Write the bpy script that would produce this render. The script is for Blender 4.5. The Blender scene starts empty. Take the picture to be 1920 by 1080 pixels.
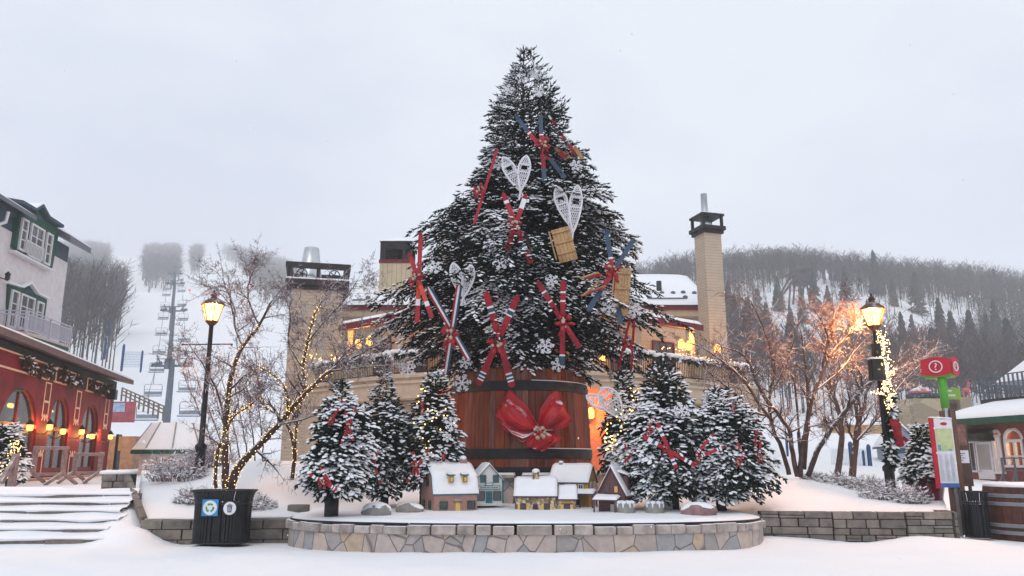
import bpy, math, random
import numpy as np
from mathutils import Vector, Matrix, noise

scene = bpy.context.scene
COL = scene.collection
random.seed(7)
RNG = np.random.default_rng(7)
F, TH, CZ = 1450.0, math.radians(12.5), 1.6
cT, sT = math.cos(TH), math.sin(TH)

def P(px, py, Y):
    """world point seen at photo pixel (px, py) at the depth Y"""
    u, v = (px - 960) / F, (540 - py) / F
    t = Y / (cT - sT * v)
    return Vector((u * t, Y, CZ + (sT + cT * v) * t))
def G(px, py, z):
    u, v = (px - 960) / F, (540 - py) / F
    t = (z - CZ) / (sT + cT * v)
    return Vector((u * t, (cT - sT * v) * t, z))
def lin(c):
    c /= 255.0
    return c / 12.92 if c <= .04045 else ((c + .055) / 1.055) ** 2.4
def S(r, g, b, k=1.0):
    return (min(1, lin(r) * k), min(1, lin(g) * k), min(1, lin(b) * k))
def lerp(a, b, t): return a + (b - a) * t
def smooth(a, b, x):
    t = min(1, max(0, (x - a) / (b - a))); return t * t * (3 - 2 * t)

WLOC = {}
def tag(o, label=None, cat=None, group=None, kind=None):
    if label: o['label'] = label
    if cat: o['category'] = cat
    if group: o['group'] = group
    if kind: o['kind'] = kind
    return o
def thing(name, label, cat, loc, group=None):
    o = bpy.data.objects.new(name, None)
    o.empty_display_size = .2
    COL.objects.link(o); o.location = loc
    WLOC[o] = Vector(loc)
    return tag(o, label, cat, group)
def kids(o): return list(o.children)
def copy_tree(o, parent=None):
    c = o.copy(); COL.objects.link(c)
    if parent: c.parent = parent
    for ch in kids(o): copy_tree(ch, c)
    return c

def finish(me, name, mats, parent, smoothf):
    for m in (mats if isinstance(mats, (list, tuple)) else [mats]): me.materials.append(m)
    if smoothf: me.shade_smooth()
    o = bpy.data.objects.new(name, me); COL.objects.link(o)
    if parent is not None: o.parent = parent
    return o

class MB:
    def __init__(s, M=None): s.v, s.f, s.m, s.M = [], [], [], M
    def add(s, vs, fs, mi=0):
        n = len(s.v)
        if s.M is not None: vs = [s.M @ Vector(v) for v in vs]
        s.v.extend([tuple(v) for v in vs])
        for f in fs:
            s.f.append(tuple(i + n for i in f)); s.m.append(mi)
        return s
    def box(s, c, size, mi=0, R=None, taper=1.0):
        x, y, z = size[0] / 2, size[1] / 2, size[2] / 2
        c = Vector(c); vs = []
        for dz in (-z, z):
            k = 1.0 if dz < 0 else taper
            for dx, dy in ((-x, -y), (x, -y), (x, y), (-x, y)):
                q = Vector((dx * k, dy * k, dz))
                if R is not None: q = R @ q
                vs.append(c + q)
        return s.add(vs, [(3, 2, 1, 0), (4, 5, 6, 7), (0, 1, 5, 4), (1, 2, 6, 5), (2, 3, 7, 6), (3, 0, 4, 7)], mi)
    def bb(s, x0, x1, y0, y1, z0, z1, mi=0):
        return s.box(((x0 + x1) / 2, (y0 + y1) / 2, (z0 + z1) / 2), (x1 - x0, y1 - y0, z1 - z0), mi)
    def bar(s, p, q, w, h, mi=0, up=(0, 0, 1)):
        p, q = Vector(p), Vector(q); d = (q - p); L = d.length
        if L < 1e-6: return s
        d = d / L; up = Vector(up)
        sd = d.cross(up)
        if sd.length < 1e-4: sd = d.cross(Vector((0, 1, 0)))
        sd.normalize(); n = sd.cross(d)
        vs = []
        for e in (p, q):
            for a, b in ((-1, -1), (1, -1), (1, 1), (-1, 1)): vs.append(e + sd * (a * w / 2) + n * (b * h / 2))
        return s.add(vs, [(3, 2, 1, 0), (4, 5, 6, 7), (0, 1, 5, 4), (1, 2, 6, 5), (2, 3, 7, 6), (3, 0, 4, 7)], mi)
    def tube(s, pts, r, n=6, mi=0, cap=True, closed=False):
        pts = [Vector(p) for p in pts]; k = len(pts)
        if not isinstance(r, (list, tuple)): r = [r] * k
        vs = []; ref = None
        for i, p in enumerate(pts):
            a = pts[i - 1] if (i > 0 or closed) else p
            b = pts[(i + 1) % k] if (i < k - 1 or closed) else p
            d = (b - a)
            d = d.normalized() if d.length > 1e-9 else Vector((0, 0, 1))
            if ref is None:
                ref = Vector((0, 0, 1)) if abs(d.z) < .9 else Vector((1, 0, 0))
            sd = d.cross(ref)
            if sd.length < 1e-5: sd = d.cross(Vector((0, 1, 0)))
            sd.normalize(); nn = sd.cross(d)
            for j in range(n):
                an = 2 * math.pi * j / n
                vs.append(p + (sd * math.cos(an) + nn * math.sin(an)) * r[i])
        fs = []
        for i in range(k if closed else k - 1):
            for j in range(n):
                a, b = i * n + j, i * n + (j + 1) % n
                c2, d2 = ((i + 1) % k) * n + (j + 1) % n, ((i + 1) % k) * n + j
                fs.append((a, b, c2, d2))
        if cap and not closed:
            fs.append(tuple(reversed(range(n)))); fs.append(tuple(range((k - 1) * n, k * n)))
        return s.add(vs, fs, mi)
    def lathe(s, prof, c=(0, 0, 0), n=20, mi=0, a0=0, sx=1, sy=1, cap=True):
        c = Vector(c); vs = []
        for r, z in prof:
            for j in range(n):
                an = a0 + 2 * math.pi * j / n
                vs.append(c + Vector((r * sx * math.cos(an), r * sy * math.sin(an), z)))
        fs = []
        for i in range(len(prof) - 1):
            for j in range(n):
                fs.append((i * n + j, i * n + (j + 1) % n, (i + 1) * n + (j + 1) % n, (i + 1) * n + j))
        if cap:
            fs.append(tuple(reversed(range(n)))); fs.append(tuple(range((len(prof) - 1) * n, len(prof) * n)))
        return s.add(vs, fs, mi)
    def prism(s, poly, o, ux, uy, dv, mi=0):
        o, ux, uy, dv = Vector(o), Vector(ux), Vector(uy), Vector(dv)
        k = len(poly)
        a = [o + ux * x + uy * y for x, y in poly]
        vs = a + [p + dv for p in a]
        fs = [tuple(reversed(range(k))), tuple(range(k, 2 * k))]
        fs += [(i, (i + 1) % k, k + (i + 1) % k, k + i) for i in range(k)]
        return s.add(vs, fs, mi)
    def ball(s, c, r, nu=10, nv=6, mi=0):
        if not isinstance(r, (list, tuple)): r = (r, r, r)
        c = Vector(c); vs = [c + Vector((0, 0, -r[2]))]
        for i in range(1, nv):
            ph = -math.pi / 2 + math.pi * i / nv
            for j in range(nu):
                a = 2 * math.pi * j / nu
                vs.append(c + Vector((r[0] * math.cos(ph) * math.cos(a), r[1] * math.cos(ph) * math.sin(a), r[2] * math.sin(ph))))
        vs.append(c + Vector((0, 0, r[2]))); fs = []
        for j in range(nu):
            fs.append((0, 1 + (j + 1) % nu, 1 + j))
            fs.append((len(vs) - 1, 1 + (nv - 2) * nu + j, 1 + (nv - 2) * nu + (j + 1) % nu))
        for i in range(nv - 2):
            for j in range(nu):
                a = 1 + i * nu
                fs.append((a + j, a + (j + 1) % nu, a + nu + (j + 1) % nu, a + nu + j))
        return s.add(vs, fs, mi)
    def mound(s, poly, th, mi=0, bulge=.25, jit=.12):
        """snow lying on a convex polygon of points: rounded edge, uneven top"""
        pts = [Vector(p) for p in poly]; dense = []
        for i, p in enumerate(pts):
            q = pts[(i + 1) % len(pts)]; k = max(1, min(14, int((q - p).length / max(.06, th * 2.0))))
            for j in range(k): dense.append(p.lerp(q, j / k))
        c = sum(dense, Vector()) / len(dense); n = len(dense); vs = []
        seed = Vector((random.random() * 50, random.random() * 50, 0))
        for lev, (inset, hz) in enumerate(((0, 0), (-bulge, .45), (.1, .85), (.9, 1.0))):
            for p in dense:
                d = (c - p); L = d.length
                d = d / L if L > 1e-6 else d
                nz = noise.noise(p * (1.2 / max(th, .08)) * .35 + seed)
                q = p + d * min(L * .9, inset * th) + Vector((0, 0, th * hz * (1 + jit * 2 * nz)))
                vs.append(q)
        vs.append(c + Vector((0, 0, th)))
        fs = []
        for l in range(3):
            for j in range(n): fs.append((l * n + j, l * n + (j + 1) % n, (l + 1) * n + (j + 1) % n, (l + 1) * n + j))
        for j in range(n): fs.append((3 * n + j, 3 * n + (j + 1) % n, 4 * n))
        fs.append(tuple(reversed(range(n))))
        return s.add(vs, fs, mi)
    def build(s, name, mats, parent=None, smoothf=False, bevel=0):
        me = bpy.data.meshes.new(name)
        off = Vector((0, 0, 0)); q = parent
        while q is not None:
            off += Vector(q.location); q = q.parent
        vs = [(v[0] - off.x, v[1] - off.y, v[2] - off.z) for v in s.v] if off.length > 0 else s.v
        me.from_pydata(vs, [], s.f)
        if s.m: me.polygons.foreach_set('material_index', s.m)
        me.update()
        o = finish(me, name, mats, parent, smoothf)
        if bevel:
            b = o.modifiers.new('bevel', 'BEVEL'); b.width = bevel; b.segments = 2; b.limit_method = 'ANGLE'
        return o

def solid(name, label, cat, mb, mats, group=None, smoothf=False, bevel=0, loc=None):
    """a top-level thing that is one mesh, its origin at its base"""
    zs = [v[2] for v in mb.v]; n = len(mb.v)
    base = Vector(loc) if loc is not None else Vector((sum(v[0] for v in mb.v) / n, sum(v[1] for v in mb.v) / n, min(zs)))
    mb.v = [(v[0] - base.x, v[1] - base.y, v[2] - base.z) for v in mb.v]
    o = mb.build(name, mats, None, smoothf, bevel); o.location = base
    return tag(o, label, cat, group)

# ---------- fast instanced meshes (numpy) ----------
def np_build(name, V, FA, mats, parent=None, smoothf=False, base=None):
    """V (n,3); FA list of (m,k) arrays"""
    me = bpy.data.meshes.new(name)
    if base is not None: V = V - np.array(base)
    me.vertices.add(len(V)); me.vertices.foreach_set('co', V.astype(np.float32).ravel())
    loops = np.concatenate([f.ravel() for f in FA]).astype(np.int32)
    sizes = np.concatenate([np.full(len(f), f.shape[1]) for f in FA]).astype(np.int32)
    starts = np.concatenate([[0], np.cumsum(sizes)[:-1]]).astype(np.int32)
    me.loops.add(len(loops)); me.loops.foreach_set('vertex_index', loops)
    me.polygons.add(len(sizes)); me.polygons.foreach_set('loop_start', starts); me.polygons.foreach_set('loop_total', sizes)
    me.update(calc_edges=True); me.validate()
    return finish(me, name, mats, parent, smoothf)
def frames(d, up=None):
    d = d / np.maximum(1e-9, np.linalg.norm(d, axis=1, keepdims=True))
    if up is None: up = np.tile(np.array([0, 0, 1.0]), (len(d), 1))
    s = np.cross(up, d); ln = np.linalg.norm(s, axis=1, keepdims=True)
    s = np.where(ln < 1e-4, np.array([1.0, 0, 0]), s / np.maximum(ln, 1e-9))
    n = np.cross(d, s)
    return d, s, n
def inst(TV, TF, pos, d, scale, up=None):
    """copies of a template (x axis along d, z up) -> V, [F...]"""
    d, s, n = frames(d, up)
    N, k = len(pos), len(TV)
    sc = np.asarray(scale)
    if sc.ndim == 1: sc = np.repeat(sc[:, None], 3, axis=1)
    L = TV[None] * sc[:, None, :]
    V = pos[:, None, :] + L[..., 0:1] * d[:, None] + L[..., 1:2] * s[:, None] + L[..., 2:3] * n[:, None]
    off = (np.arange(N) * k)[:, None, None]
    FA = [(f[None] + off).reshape(-1, f.shape[1]) for f in TF]
    return V.reshape(-1, 3), FA
def join(parts):
    V, FA, n = [], [], 0
    for v, fs in parts:
        V.append(v); FA += [f + n for f in fs]; n += len(v)
    return np.concatenate(V), FA
# ---------- materials ----------
MATS = {}
def node(nt, t, **kw):
    n = nt.nodes.new(t)
    for k, v in kw.items(): setattr(n, k, v)
    return n
def mat(name, col, rough=.7, var=.12, scale=6.0, bump=0.0, bscale=None, metal=0.0, col2=None, island=0.0, snow=None, spec=.3, stretch=None, detail=4, snowscale=4.0):
    """procedural paint/stone/wood: two-tone noise, optional bump, per-piece tone and snow lying on upward faces"""
    m = bpy.data.materials.new(name); m.use_nodes = True; nt = m.node_tree
    b = nt.nodes['Principled BSDF']; L = nt.links.new
    b.inputs['Roughness'].default_value = rough; b.inputs['Metallic'].default_value = metal
    b.inputs['Specular IOR Level'].default_value = spec
    tc = node(nt, 'ShaderNodeTexCoord'); mp = node(nt, 'ShaderNodeMapping')
    L(tc.outputs['Object'], mp.inputs['Vector'])
    if stretch: mp.inputs['Scale'].default_value = stretch
    nz = node(nt, 'ShaderNodeTexNoise'); nz.inputs['Scale'].default_value = scale; nz.inputs['Detail'].default_value = detail
    L(mp.outputs[0], nz.inputs['Vector'])
    mix = node(nt, 'ShaderNodeMix', data_type='RGBA')
    c2 = col2 or tuple(max(0, c * (1 - var * 2)) for c in col)
    c1 = col if col2 else tuple(min(1, c * (1 + var)) for c in col)
    mix.inputs['A'].default_value = (*c1, 1); mix.inputs['B'].default_value = (*c2, 1)
    rmp = node(nt, 'ShaderNodeMapRange'); rmp.inputs['From Min'].default_value = .3; rmp.inputs['From Max'].default_value = .7
    L(nz.outputs['Fac'], rmp.inputs['Value']); L(rmp.outputs[0], mix.inputs['Factor'])
    out = mix.outputs['Result']
    if island:
        geo = node(nt, 'ShaderNodeNewGeometry'); hs = node(nt, 'ShaderNodeHueSaturation')
        mr = node(nt, 'ShaderNodeMapRange'); mr.inputs['To Min'].default_value = 1 - island; mr.inputs['To Max'].default_value = 1 + island
        L(geo.outputs['Random Per Island'], mr.inputs['Value']); L(mr.outputs[0], hs.inputs['Value'])
        m2 = node(nt, 'ShaderNodeMath', operation='MULTIPLY_ADD'); m2.inputs[1].default_value = 7.13; m2.inputs[2].default_value = 0
        L(geo.outputs['Random Per Island'], m2.inputs[0]); fr = node(nt, 'ShaderNodeMath', operation='FRACT'); L(m2.outputs[0], fr.inputs[0])
        m3 = node(nt, 'ShaderNodeMapRange'); m3.inputs['To Min'].default_value = 1 - island * .8; m3.inputs['To Max'].default_value = 1 + island * .5
        L(fr.outputs[0], m3.inputs['Value']); L(m3.outputs[0], hs.inputs['Saturation'])
        L(out, hs.inputs['Color']); out = hs.outputs['Color']
    if snow is not None:
        geo = node(nt, 'ShaderNodeNewGeometry'); sx = node(nt, 'ShaderNodeSeparateXYZ'); L(geo.outputs['Normal'], sx.inputs[0])
        n2 = node(nt, 'ShaderNodeTexNoise'); n2.inputs['Scale'].default_value = snowscale; L(tc.outputs['Object'], n2.inputs['Vector'])
        ad = node(nt, 'ShaderNodeMath', operation='MULTIPLY_ADD'); ad.inputs[1].default_value = .9; L(n2.outputs['Fac'], ad.inputs[0]); L(sx.outputs['Z'], ad.inputs[2])
        mr = node(nt, 'ShaderNodeMapRange'); mr.inputs['From Min'].default_value = snow + .45 - .12; mr.inputs['From Max'].default_value = snow + .45 + .12
        L(ad.outputs[0], mr.inputs['Value'])
        ms = node(nt, 'ShaderNodeMix', data_type='RGBA'); ms.inputs['B'].default_value = (.84, .85, .88, 1)
        L(out, ms.inputs['A']); L(mr.outputs[0], ms.inputs['Factor']); out = ms.outputs['Result']
    L(out, b.inputs['Base Color'])
    if bump:
        nb = node(nt, 'ShaderNodeTexNoise'); nb.inputs['Scale'].default_value = bscale or scale * 3; nb.inputs['Detail'].default_value = 6
        L(mp.outputs[0], nb.inputs['Vector'])
        bp = node(nt, 'ShaderNodeBump'); bp.inputs['Strength'].default_value = bump; bp.inputs['Distance'].default_value = .03
        L(nb.outputs['Fac'], bp.inputs['Height']); L(bp.outputs[0], b.inputs['Normal'])
    MATS[name] = m
    return m
def emit(name, col, strength, trans=0.0):
    m = bpy.data.materials.new(name); m.use_nodes = True; nt = m.node_tree; nt.nodes.clear()
    o = node(nt, 'ShaderNodeOutputMaterial'); e = node(nt, 'ShaderNodeEmission')
    e.inputs['Color'].default_value = (*col, 1); e.inputs['Strength'].default_value = strength
    if trans:
        t = node(nt, 'ShaderNodeBsdfTransparent'); mx = node(nt, 'ShaderNodeMixShader'); mx.inputs[0].default_value = trans
        nt.links.new(e.outputs[0], mx.inputs[1]); nt.links.new(t.outputs[0], mx.inputs[2]); nt.links.new(mx.outputs[0], o.inputs[0])
    else: nt.links.new(e.outputs[0], o.inputs[0])
    return m
def glassy(name, col=(.04, .045, .05), see=.35):
    """window glass: dark, glossy, partly see-through"""
    m = bpy.data.materials.new(name); m.use_nodes = True; nt = m.node_tree
    b = nt.nodes['Principled BSDF']; o = nt.nodes['Material Output']
    b.inputs['Base Color'].default_value = (*col, 1); b.inputs['Roughness'].default_value = .06; b.inputs['Specular IOR Level'].default_value = .9
    nz = node(nt, 'ShaderNodeTexNoise'); nz.inputs['Scale'].default_value = 1.2
    bp = node(nt, 'ShaderNodeBump'); bp.inputs['Strength'].default_value = .12; nt.links.new(nz.outputs['Fac'], bp.inputs['Height']); nt.links.new(bp.outputs[0], b.inputs['Normal'])
    t = node(nt, 'ShaderNodeBsdfTransparent'); mx = node(nt, 'ShaderNodeMixShader'); mx.inputs[0].default_value = see
    nt.links.new(b.outputs[0], mx.inputs[1]); nt.links.new(t.outputs[0], mx.inputs[2]); nt.links.new(mx.outputs[0], o.inputs[0])
    return m
def siding(name, col, pitch=.16, axis=2, rough=.7, gap=.55):
    """painted boards: a thin dark joint and a bump every pitch metres"""
    m = mat(name, col, rough, .05, 2.0); nt = m.node_tree; L = nt.links.new; b = nt.nodes['Principled BSDF']
    tc = node(nt, 'ShaderNodeTexCoord'); sx = node(nt, 'ShaderNodeSeparateXYZ'); L(tc.outputs['Object'], sx.inputs[0])
    if axis == 0:
        ad = node(nt, 'ShaderNodeMath', operation='MULTIPLY_ADD'); ad.inputs[1].default_value = .73; L(sx.outputs[1], ad.inputs[0]); L(sx.outputs[0], ad.inputs[2]); src = ad.outputs[0]
    else: src = sx.outputs[axis]
    dv = node(nt, 'ShaderNodeMath', operation='DIVIDE'); dv.inputs[1].default_value = pitch; L(src, dv.inputs[0])
    fr = node(nt, 'ShaderNodeMath', operation='FRACT'); L(dv.outputs[0], fr.inputs[0])
    lt = node(nt, 'ShaderNodeMath', operation='LESS_THAN'); lt.inputs[1].default_value = .1; L(fr.outputs[0], lt.inputs[0])
    old = b.inputs['Base Color'].links[0].from_socket
    mx = node(nt, 'ShaderNodeMix', data_type='RGBA'); mx.inputs['B'].default_value = (*[c * gap for c in col], 1)
    L(old, mx.inputs['A']); L(lt.outputs[0], mx.inputs['Factor']); L(mx.outputs['Result'], b.inputs['Base Color'])
    bp = node(nt, 'ShaderNodeBump'); bp.inputs['Strength'].default_value = .5; bp.inputs['Distance'].default_value = .02
    L(fr.outputs[0], bp.inputs['Height']); L(bp.outputs[0], b.inputs['Normal'])
    return m
def bricky(name, c1, c2, mortar, scale=5.0, msize=.02, w=.5, h=.25, snow=None):
    m = bpy.data.materials.new(name); m.use_nodes = True; nt = m.node_tree; L = nt.links.new; b = nt.nodes['Principled BSDF']
    tc = node(nt, 'ShaderNodeTexCoord'); sx = node(nt, 'ShaderNodeSeparateXYZ'); L(tc.outputs['Object'], sx.inputs[0])
    ad = node(nt, 'ShaderNodeMath', operation='ADD'); L(sx.outputs[0], ad.inputs[0]); L(sx.outputs[1], ad.inputs[1])
    cb = node(nt, 'ShaderNodeCombineXYZ'); L(ad.outputs[0], cb.inputs[0]); L(sx.outputs[2], cb.inputs[1])
    br = node(nt, 'ShaderNodeTexBrick'); L(cb.outputs[0], br.inputs['Vector'])
    for k, v in (('Color1', c1), ('Color2', c2), ('Mortar', mortar)): br.inputs[k].default_value = (*v, 1)
    br.inputs['Scale'].default_value = scale; br.inputs['Mortar Size'].default_value = msize; br.inputs['Brick Width'].default_value = w; br.inputs['Row Height'].default_value = h
    L(br.outputs['Color'], b.inputs['Base Color']); b.inputs['Roughness'].default_value = .85
    bp = node(nt, 'ShaderNodeBump'); bp.inputs['Strength'].default_value = .5; bp.inputs['Distance'].default_value = .01; bp.invert = True
    L(br.outputs['Fac'], bp.inputs['Height']); L(bp.outputs[0], b.inputs['Normal'])
    return m
def flagstone(name, scale, cols, mortar, warp=.25, gap=.035, stretch=(1, 1, 1)):
    """irregular stones: voronoi cells with their own tones and mortar between"""
    m = bpy.data.materials.new(name); m.use_nodes = True; nt = m.node_tree; L = nt.links.new; b = nt.nodes['Principled BSDF']
    tc = node(nt, 'ShaderNodeTexCoord'); mp = node(nt, 'ShaderNodeMapping'); L(tc.outputs['Object'], mp.inputs[0]); mp.inputs['Scale'].default_value = stretch
    nz = node(nt, 'ShaderNodeTexNoise'); nz.inputs['Scale'].default_value = 1.3; L(mp.outputs[0], nz.inputs['Vector'])
    mxv = node(nt, 'ShaderNodeMix', data_type='VECTOR'); mxv.inputs['Factor'].default_value = warp * .3; L(mp.outputs[0], mxv.inputs['A']); L(nz.outputs['Color'], mxv.inputs['B'])
    v1 = node(nt, 'ShaderNodeTexVoronoi', feature='F1'); v2 = node(nt, 'ShaderNodeTexVoronoi', feature='DISTANCE_TO_EDGE')
    for v in (v1, v2): v.inputs['Scale'].default_value = scale; L(mxv.outputs['Result'], v.inputs['Vector'])
    sp = node(nt, 'ShaderNodeSeparateColor'); L(v1.outputs['Color'], sp.inputs[0])
    cr = node(nt, 'ShaderNodeValToRGB'); e = cr.color_ramp.elements; cr.color_ramp.interpolation = 'CONSTANT'
    for i, c in enumerate(cols):
        x = i / len(cols)
        if i < 2: e[i].position = x; e[i].color = (*c, 1)
        else: q = e.new(x); q.color = (*c, 1)
    L(sp.outputs[0], cr.inputs[0])
    n2 = node(nt, 'ShaderNodeTexNoise'); n2.inputs['Scale'].default_value = 9; n2.inputs['Detail'].default_value = 6; L(tc.outputs['Object'], n2.inputs['Vector'])
    mm = node(nt, 'ShaderNodeMix', data_type='RGBA', blend_type='MULTIPLY'); mm.inputs['Factor'].default_value = .5; L(cr.outputs[0], mm.inputs['A']); 
    mr0 = node(nt, 'ShaderNodeMapRange'); mr0.inputs['To Min'].default_value = .35; mr0.inputs['To Max'].default_value = 1.5; L(n2.outputs['Fac'], mr0.inputs['Value']); L(mr0.outputs[0], mm.inputs['B'])
    mr = node(nt, 'ShaderNodeMapRange'); mr.inputs['From Max'].default_value = gap; L(v2.outputs['Distance'], mr.inputs['Value'])
    mx = node(nt, 'ShaderNodeMix', data_type='RGBA'); mx.inputs['A'].default_value = (*mortar, 1); L(mm.outputs['Result'], mx.inputs['B']); L(mr.outputs[0], mx.inputs['Factor'])
    L(mx.outputs['Result'], b.inputs['Base Color']); b.inputs['Roughness'].default_value = .85
    ad = node(nt, 'ShaderNodeMath', operation='MULTIPLY_ADD'); ad.inputs[1].default_value = .35; L(n2.outputs['Fac'], ad.inputs[0]); L(mr.outputs[0], ad.inputs[2])
    bp = node(nt, 'ShaderNodeBump'); bp.inputs['Strength'].default_value = .7; bp.inputs['Distance'].default_value = .02; L(ad.outputs[0], bp.inputs['Height']); L(bp.outputs[0], b.inputs['Normal'])
    return m

M_snow = mat('snow', (.88, .885, .905), .75, .0, 1.5, .25, 5.0, col2=(.855, .865, .895), spec=.15)
M_snowlump = mat('snow_lump', (.85, .86, .89), .8, .02, 3.0, spec=.1)
M_needle = mat('needles', (.02, .037, .031), .8, .3, 1.6, col2=(.012, .022, .018), island=.4, spec=.08)
M_needle2 = mat('fir_needles', (.034, .06, .045), .75, .3, 2.2, col2=(.018, .034, .024), island=.4, spec=.1)
M_bark = mat('bark', (.055, .04, .034), .9, .25, 8, .4)
M_twig = mat('snowy_bark', (.075, .048, .045), .9, .25, 6, .3, snow=.42, snowscale=9)
M_twigfine = mat('fine_twigs', (.16, .1, .1), .9, .2, 4, snow=.5, snowscale=11)
M_red = mat('red_paint', S(158, 28, 42), .55, .2, 3, snow=.86, snowscale=9)
M_redsnow = mat('red_paint_snowy', S(162, 26, 40), .5, .12, 3, snow=.56, snowscale=7)
M_blue = mat('blue_paint', S(50, 74, 96), .5, .12, 3)
M_white = mat('white_paint', (.72, .71, .74), .55, .05, 5)
M_orange = mat('orange_paint', S(196, 62, 38), .5, .1, 3)
M_cream_cloth = mat('burlap', S(196, 170, 150), .9, .18, 30, .4)
M_ribbon = mat('red_ribbon', S(150, 16, 32), .42, .2, 5, .25, 9, spec=.4)
M_wood = mat('pale_wood', S(178, 140, 98), .7, .2, 5, .2, stretch=(1, 1, .2))
M_woodgrey = mat('weathered_wood', S(150, 128, 124), .85, .2, 8, .35, snow=.6)
M_stave = mat('barrel_staves', S(146, 76, 50), .75, .25, 4, .5, 24, island=.34, col2=S(98, 48, 32), stretch=(5, 5, .35))
M_black = mat('black_iron', (.018, .018, .021), .55, .3, 5, .1)
M_blackpaint = mat('black_painted_steel', (.014, .015, .018), .42, .2, 8)
M_slat = mat('slat_steel', (.011, .012, .015), .45, .3, 7, spec=.3)
M_concrete = mat('concrete', S(150, 148, 142), .9, .12, 9, .3)
M_cap = mat('cap_stone', S(172, 160, 152), .88, .2, 5, .6, 14, island=.16, snow=.72)
M_block = mat('wall_stone', S(136, 126, 116), .9, .25, 5, .7, 16, island=.25, col2=S(100, 95, 90))
M_mortar = mat('dark_mortar', S(70, 62, 58), .95, .2, 10)
M_flag = flagstone('flagstone', 3.3, [S(180, 166, 158), S(160, 152, 148), S(184, 170, 162), S(168, 156, 148), S(188, 172, 160), S(158, 156, 156), S(182, 162, 142), S(170, 162, 158)], S(112, 104, 100), stretch=(1, 1, .72))
M_rubble = flagstone('rubble_stone', 3.2, [S(130, 122, 110), S(150, 142, 128), S(112, 106, 98), S(140, 128, 112)], S(86, 80, 74))
M_cream = siding('cream_clapboard', S(200, 183, 162, .84), .17)
M_creamflat = mat('cream_trim', S(204, 184, 160, .84), .7, .06, 3)
M_creamv = siding('cream_boards', S(205, 187, 155, .92), .3, 0)
M_stucco = mat('pale_stucco', S(222, 215, 218, .97), .9, .05, 3, .2, 20)
M_darkroof = mat('dark_metal', (.03, .032, .036), .5, .2, 4)
M_redtrim = mat('burgundy_trim', S(112, 26, 42), .6, .12, 3)
M_galv = mat('galvanised_steel', (.55, .58, .6), .32, .08, 3, metal=.85)
M_green = mat('green_paint', S(24, 78, 62), .6, .15, 3)
M_greenblue = mat('slate_blue_siding', S(62, 84, 98), .7, .12, 4)
M_darkgreen = mat('dark_green_board', S(42, 48, 48), .7, .2, 6)
M_shopred = mat('shop_red', S(124, 22, 30), .65, .25, 1.2, .15, 9)
M_creamline = mat('cream_line', S(226, 196, 170), .6, .05, 5)
M_glass = glassy('window_glass')
M_glassdark = glassy('dark_glass', (.03, .03, .035), .0)
M_lampglass = emit('lamp_glass', (1, .55, .15), 5.5, .5)
M_bulb = emit('warm_bulb', (1, .55, .14), 12)
M_fairy = emit('fairy_bulb', (1, .6, .2), 4.5)
M_fairyhot = emit('bright_fairy_bulb', (1, .64, .3), 10)
M_copper = mat('lamp_metal', S(96, 58, 38), .5, .2, 6, metal=.3, snow=.9)
M_lift = mat('lift_steel', S(92, 104, 116), .6, .12, 3)
M_chair = mat('chair_steel', S(136, 144, 156), .6, .1, 3)
M_bluepost = mat('blue_pad', S(42, 76, 122), .7, .15, 4)
M_net = mat('blue_net', S(150, 176, 206), .8, .1, 4)
M_hilltree = mat('bare_crowns', (.082, .066, .074), .95, .3, .06, island=.6)
M_hillcon = mat('far_conifer', (.028, .044, .042), .9, .3, .6, island=.4)
M_lampshop = emit('amber_lamp_glass', (1, .42, .08), 5)
M_glassclear = glassy('clear_glass', (.05, .05, .055), .75)
# ---------- camera ----------
cd = bpy.data.cameras.new('camera'); cam = bpy.data.objects.new('camera', cd); COL.objects.link(cam)
cam.location = (0, 0, CZ); cam.rotation_euler = (math.radians(90) + TH, 0, 0)
cd.sensor_width = 36; cd.lens = 36 * F / 1920; cd.clip_start = .1; cd.clip_end = 6000
scene.camera = cam
vs = scene.view_settings
scene.display_settings.display_device = 'sRGB'
vs.view_transform = 'Standard'; vs.look = 'None'; vs.exposure = .03; vs.gamma = 1
scene.cycles.volume_bounces = 6; scene.cycles.max_bounces = 12; scene.cycles.transparent_max_bounces = 24
scene.cycles.diffuse_bounces = 4

# ---------- world: overcast winter sky ----------
SUN_EL, SUN_AZ = math.radians(48), math.radians(200)
w = bpy.data.worlds.new('World'); scene.world = w; w.use_nodes = True; nt = w.node_tree; nt.nodes.clear(); L = nt.links.new
o = node(nt, 'ShaderNodeOutputWorld'); bg = node(nt, 'ShaderNodeBackground'); L(bg.outputs[0], o.inputs[0]); bg.inputs['Strength'].default_value = .1
sky = node(nt, 'ShaderNodeTexSky', sky_type='NISHITA'); sky.sun_disc = False; sky.sun_elevation = SUN_EL; sky.sun_rotation = SUN_AZ
tc = node(nt, 'ShaderNodeTexCoord'); mp = node(nt, 'ShaderNodeMapping'); mp.inputs['Scale'].default_value = (1, 1, 2.2); L(tc.outputs['Generated'], mp.inputs[0])
nz = node(nt, 'ShaderNodeTexNoise'); nz.inputs['Scale'].default_value = 2.4; nz.inputs['Detail'].default_value = 5; nz.inputs['Roughness'].default_value = .5; L(mp.outputs[0], nz.inputs['Vector'])
mr = node(nt, 'ShaderNodeMapRange'); mr.inputs['From Min'].default_value = .35; mr.inputs['From Max'].default_value = .65; 
sxz = node(nt, 'ShaderNodeSeparateXYZ'); L(tc.outputs['Generated'], sxz.inputs[0])
mz = node(nt, 'ShaderNodeMapRange'); mz.inputs['From Min'].default_value = .12; mz.inputs['From Max'].default_value = .62; mz.inputs['To Min'].default_value = -.16; mz.inputs['To Max'].default_value = .16; L(sxz.outputs['Z'], mz.inputs['Value'])
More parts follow.
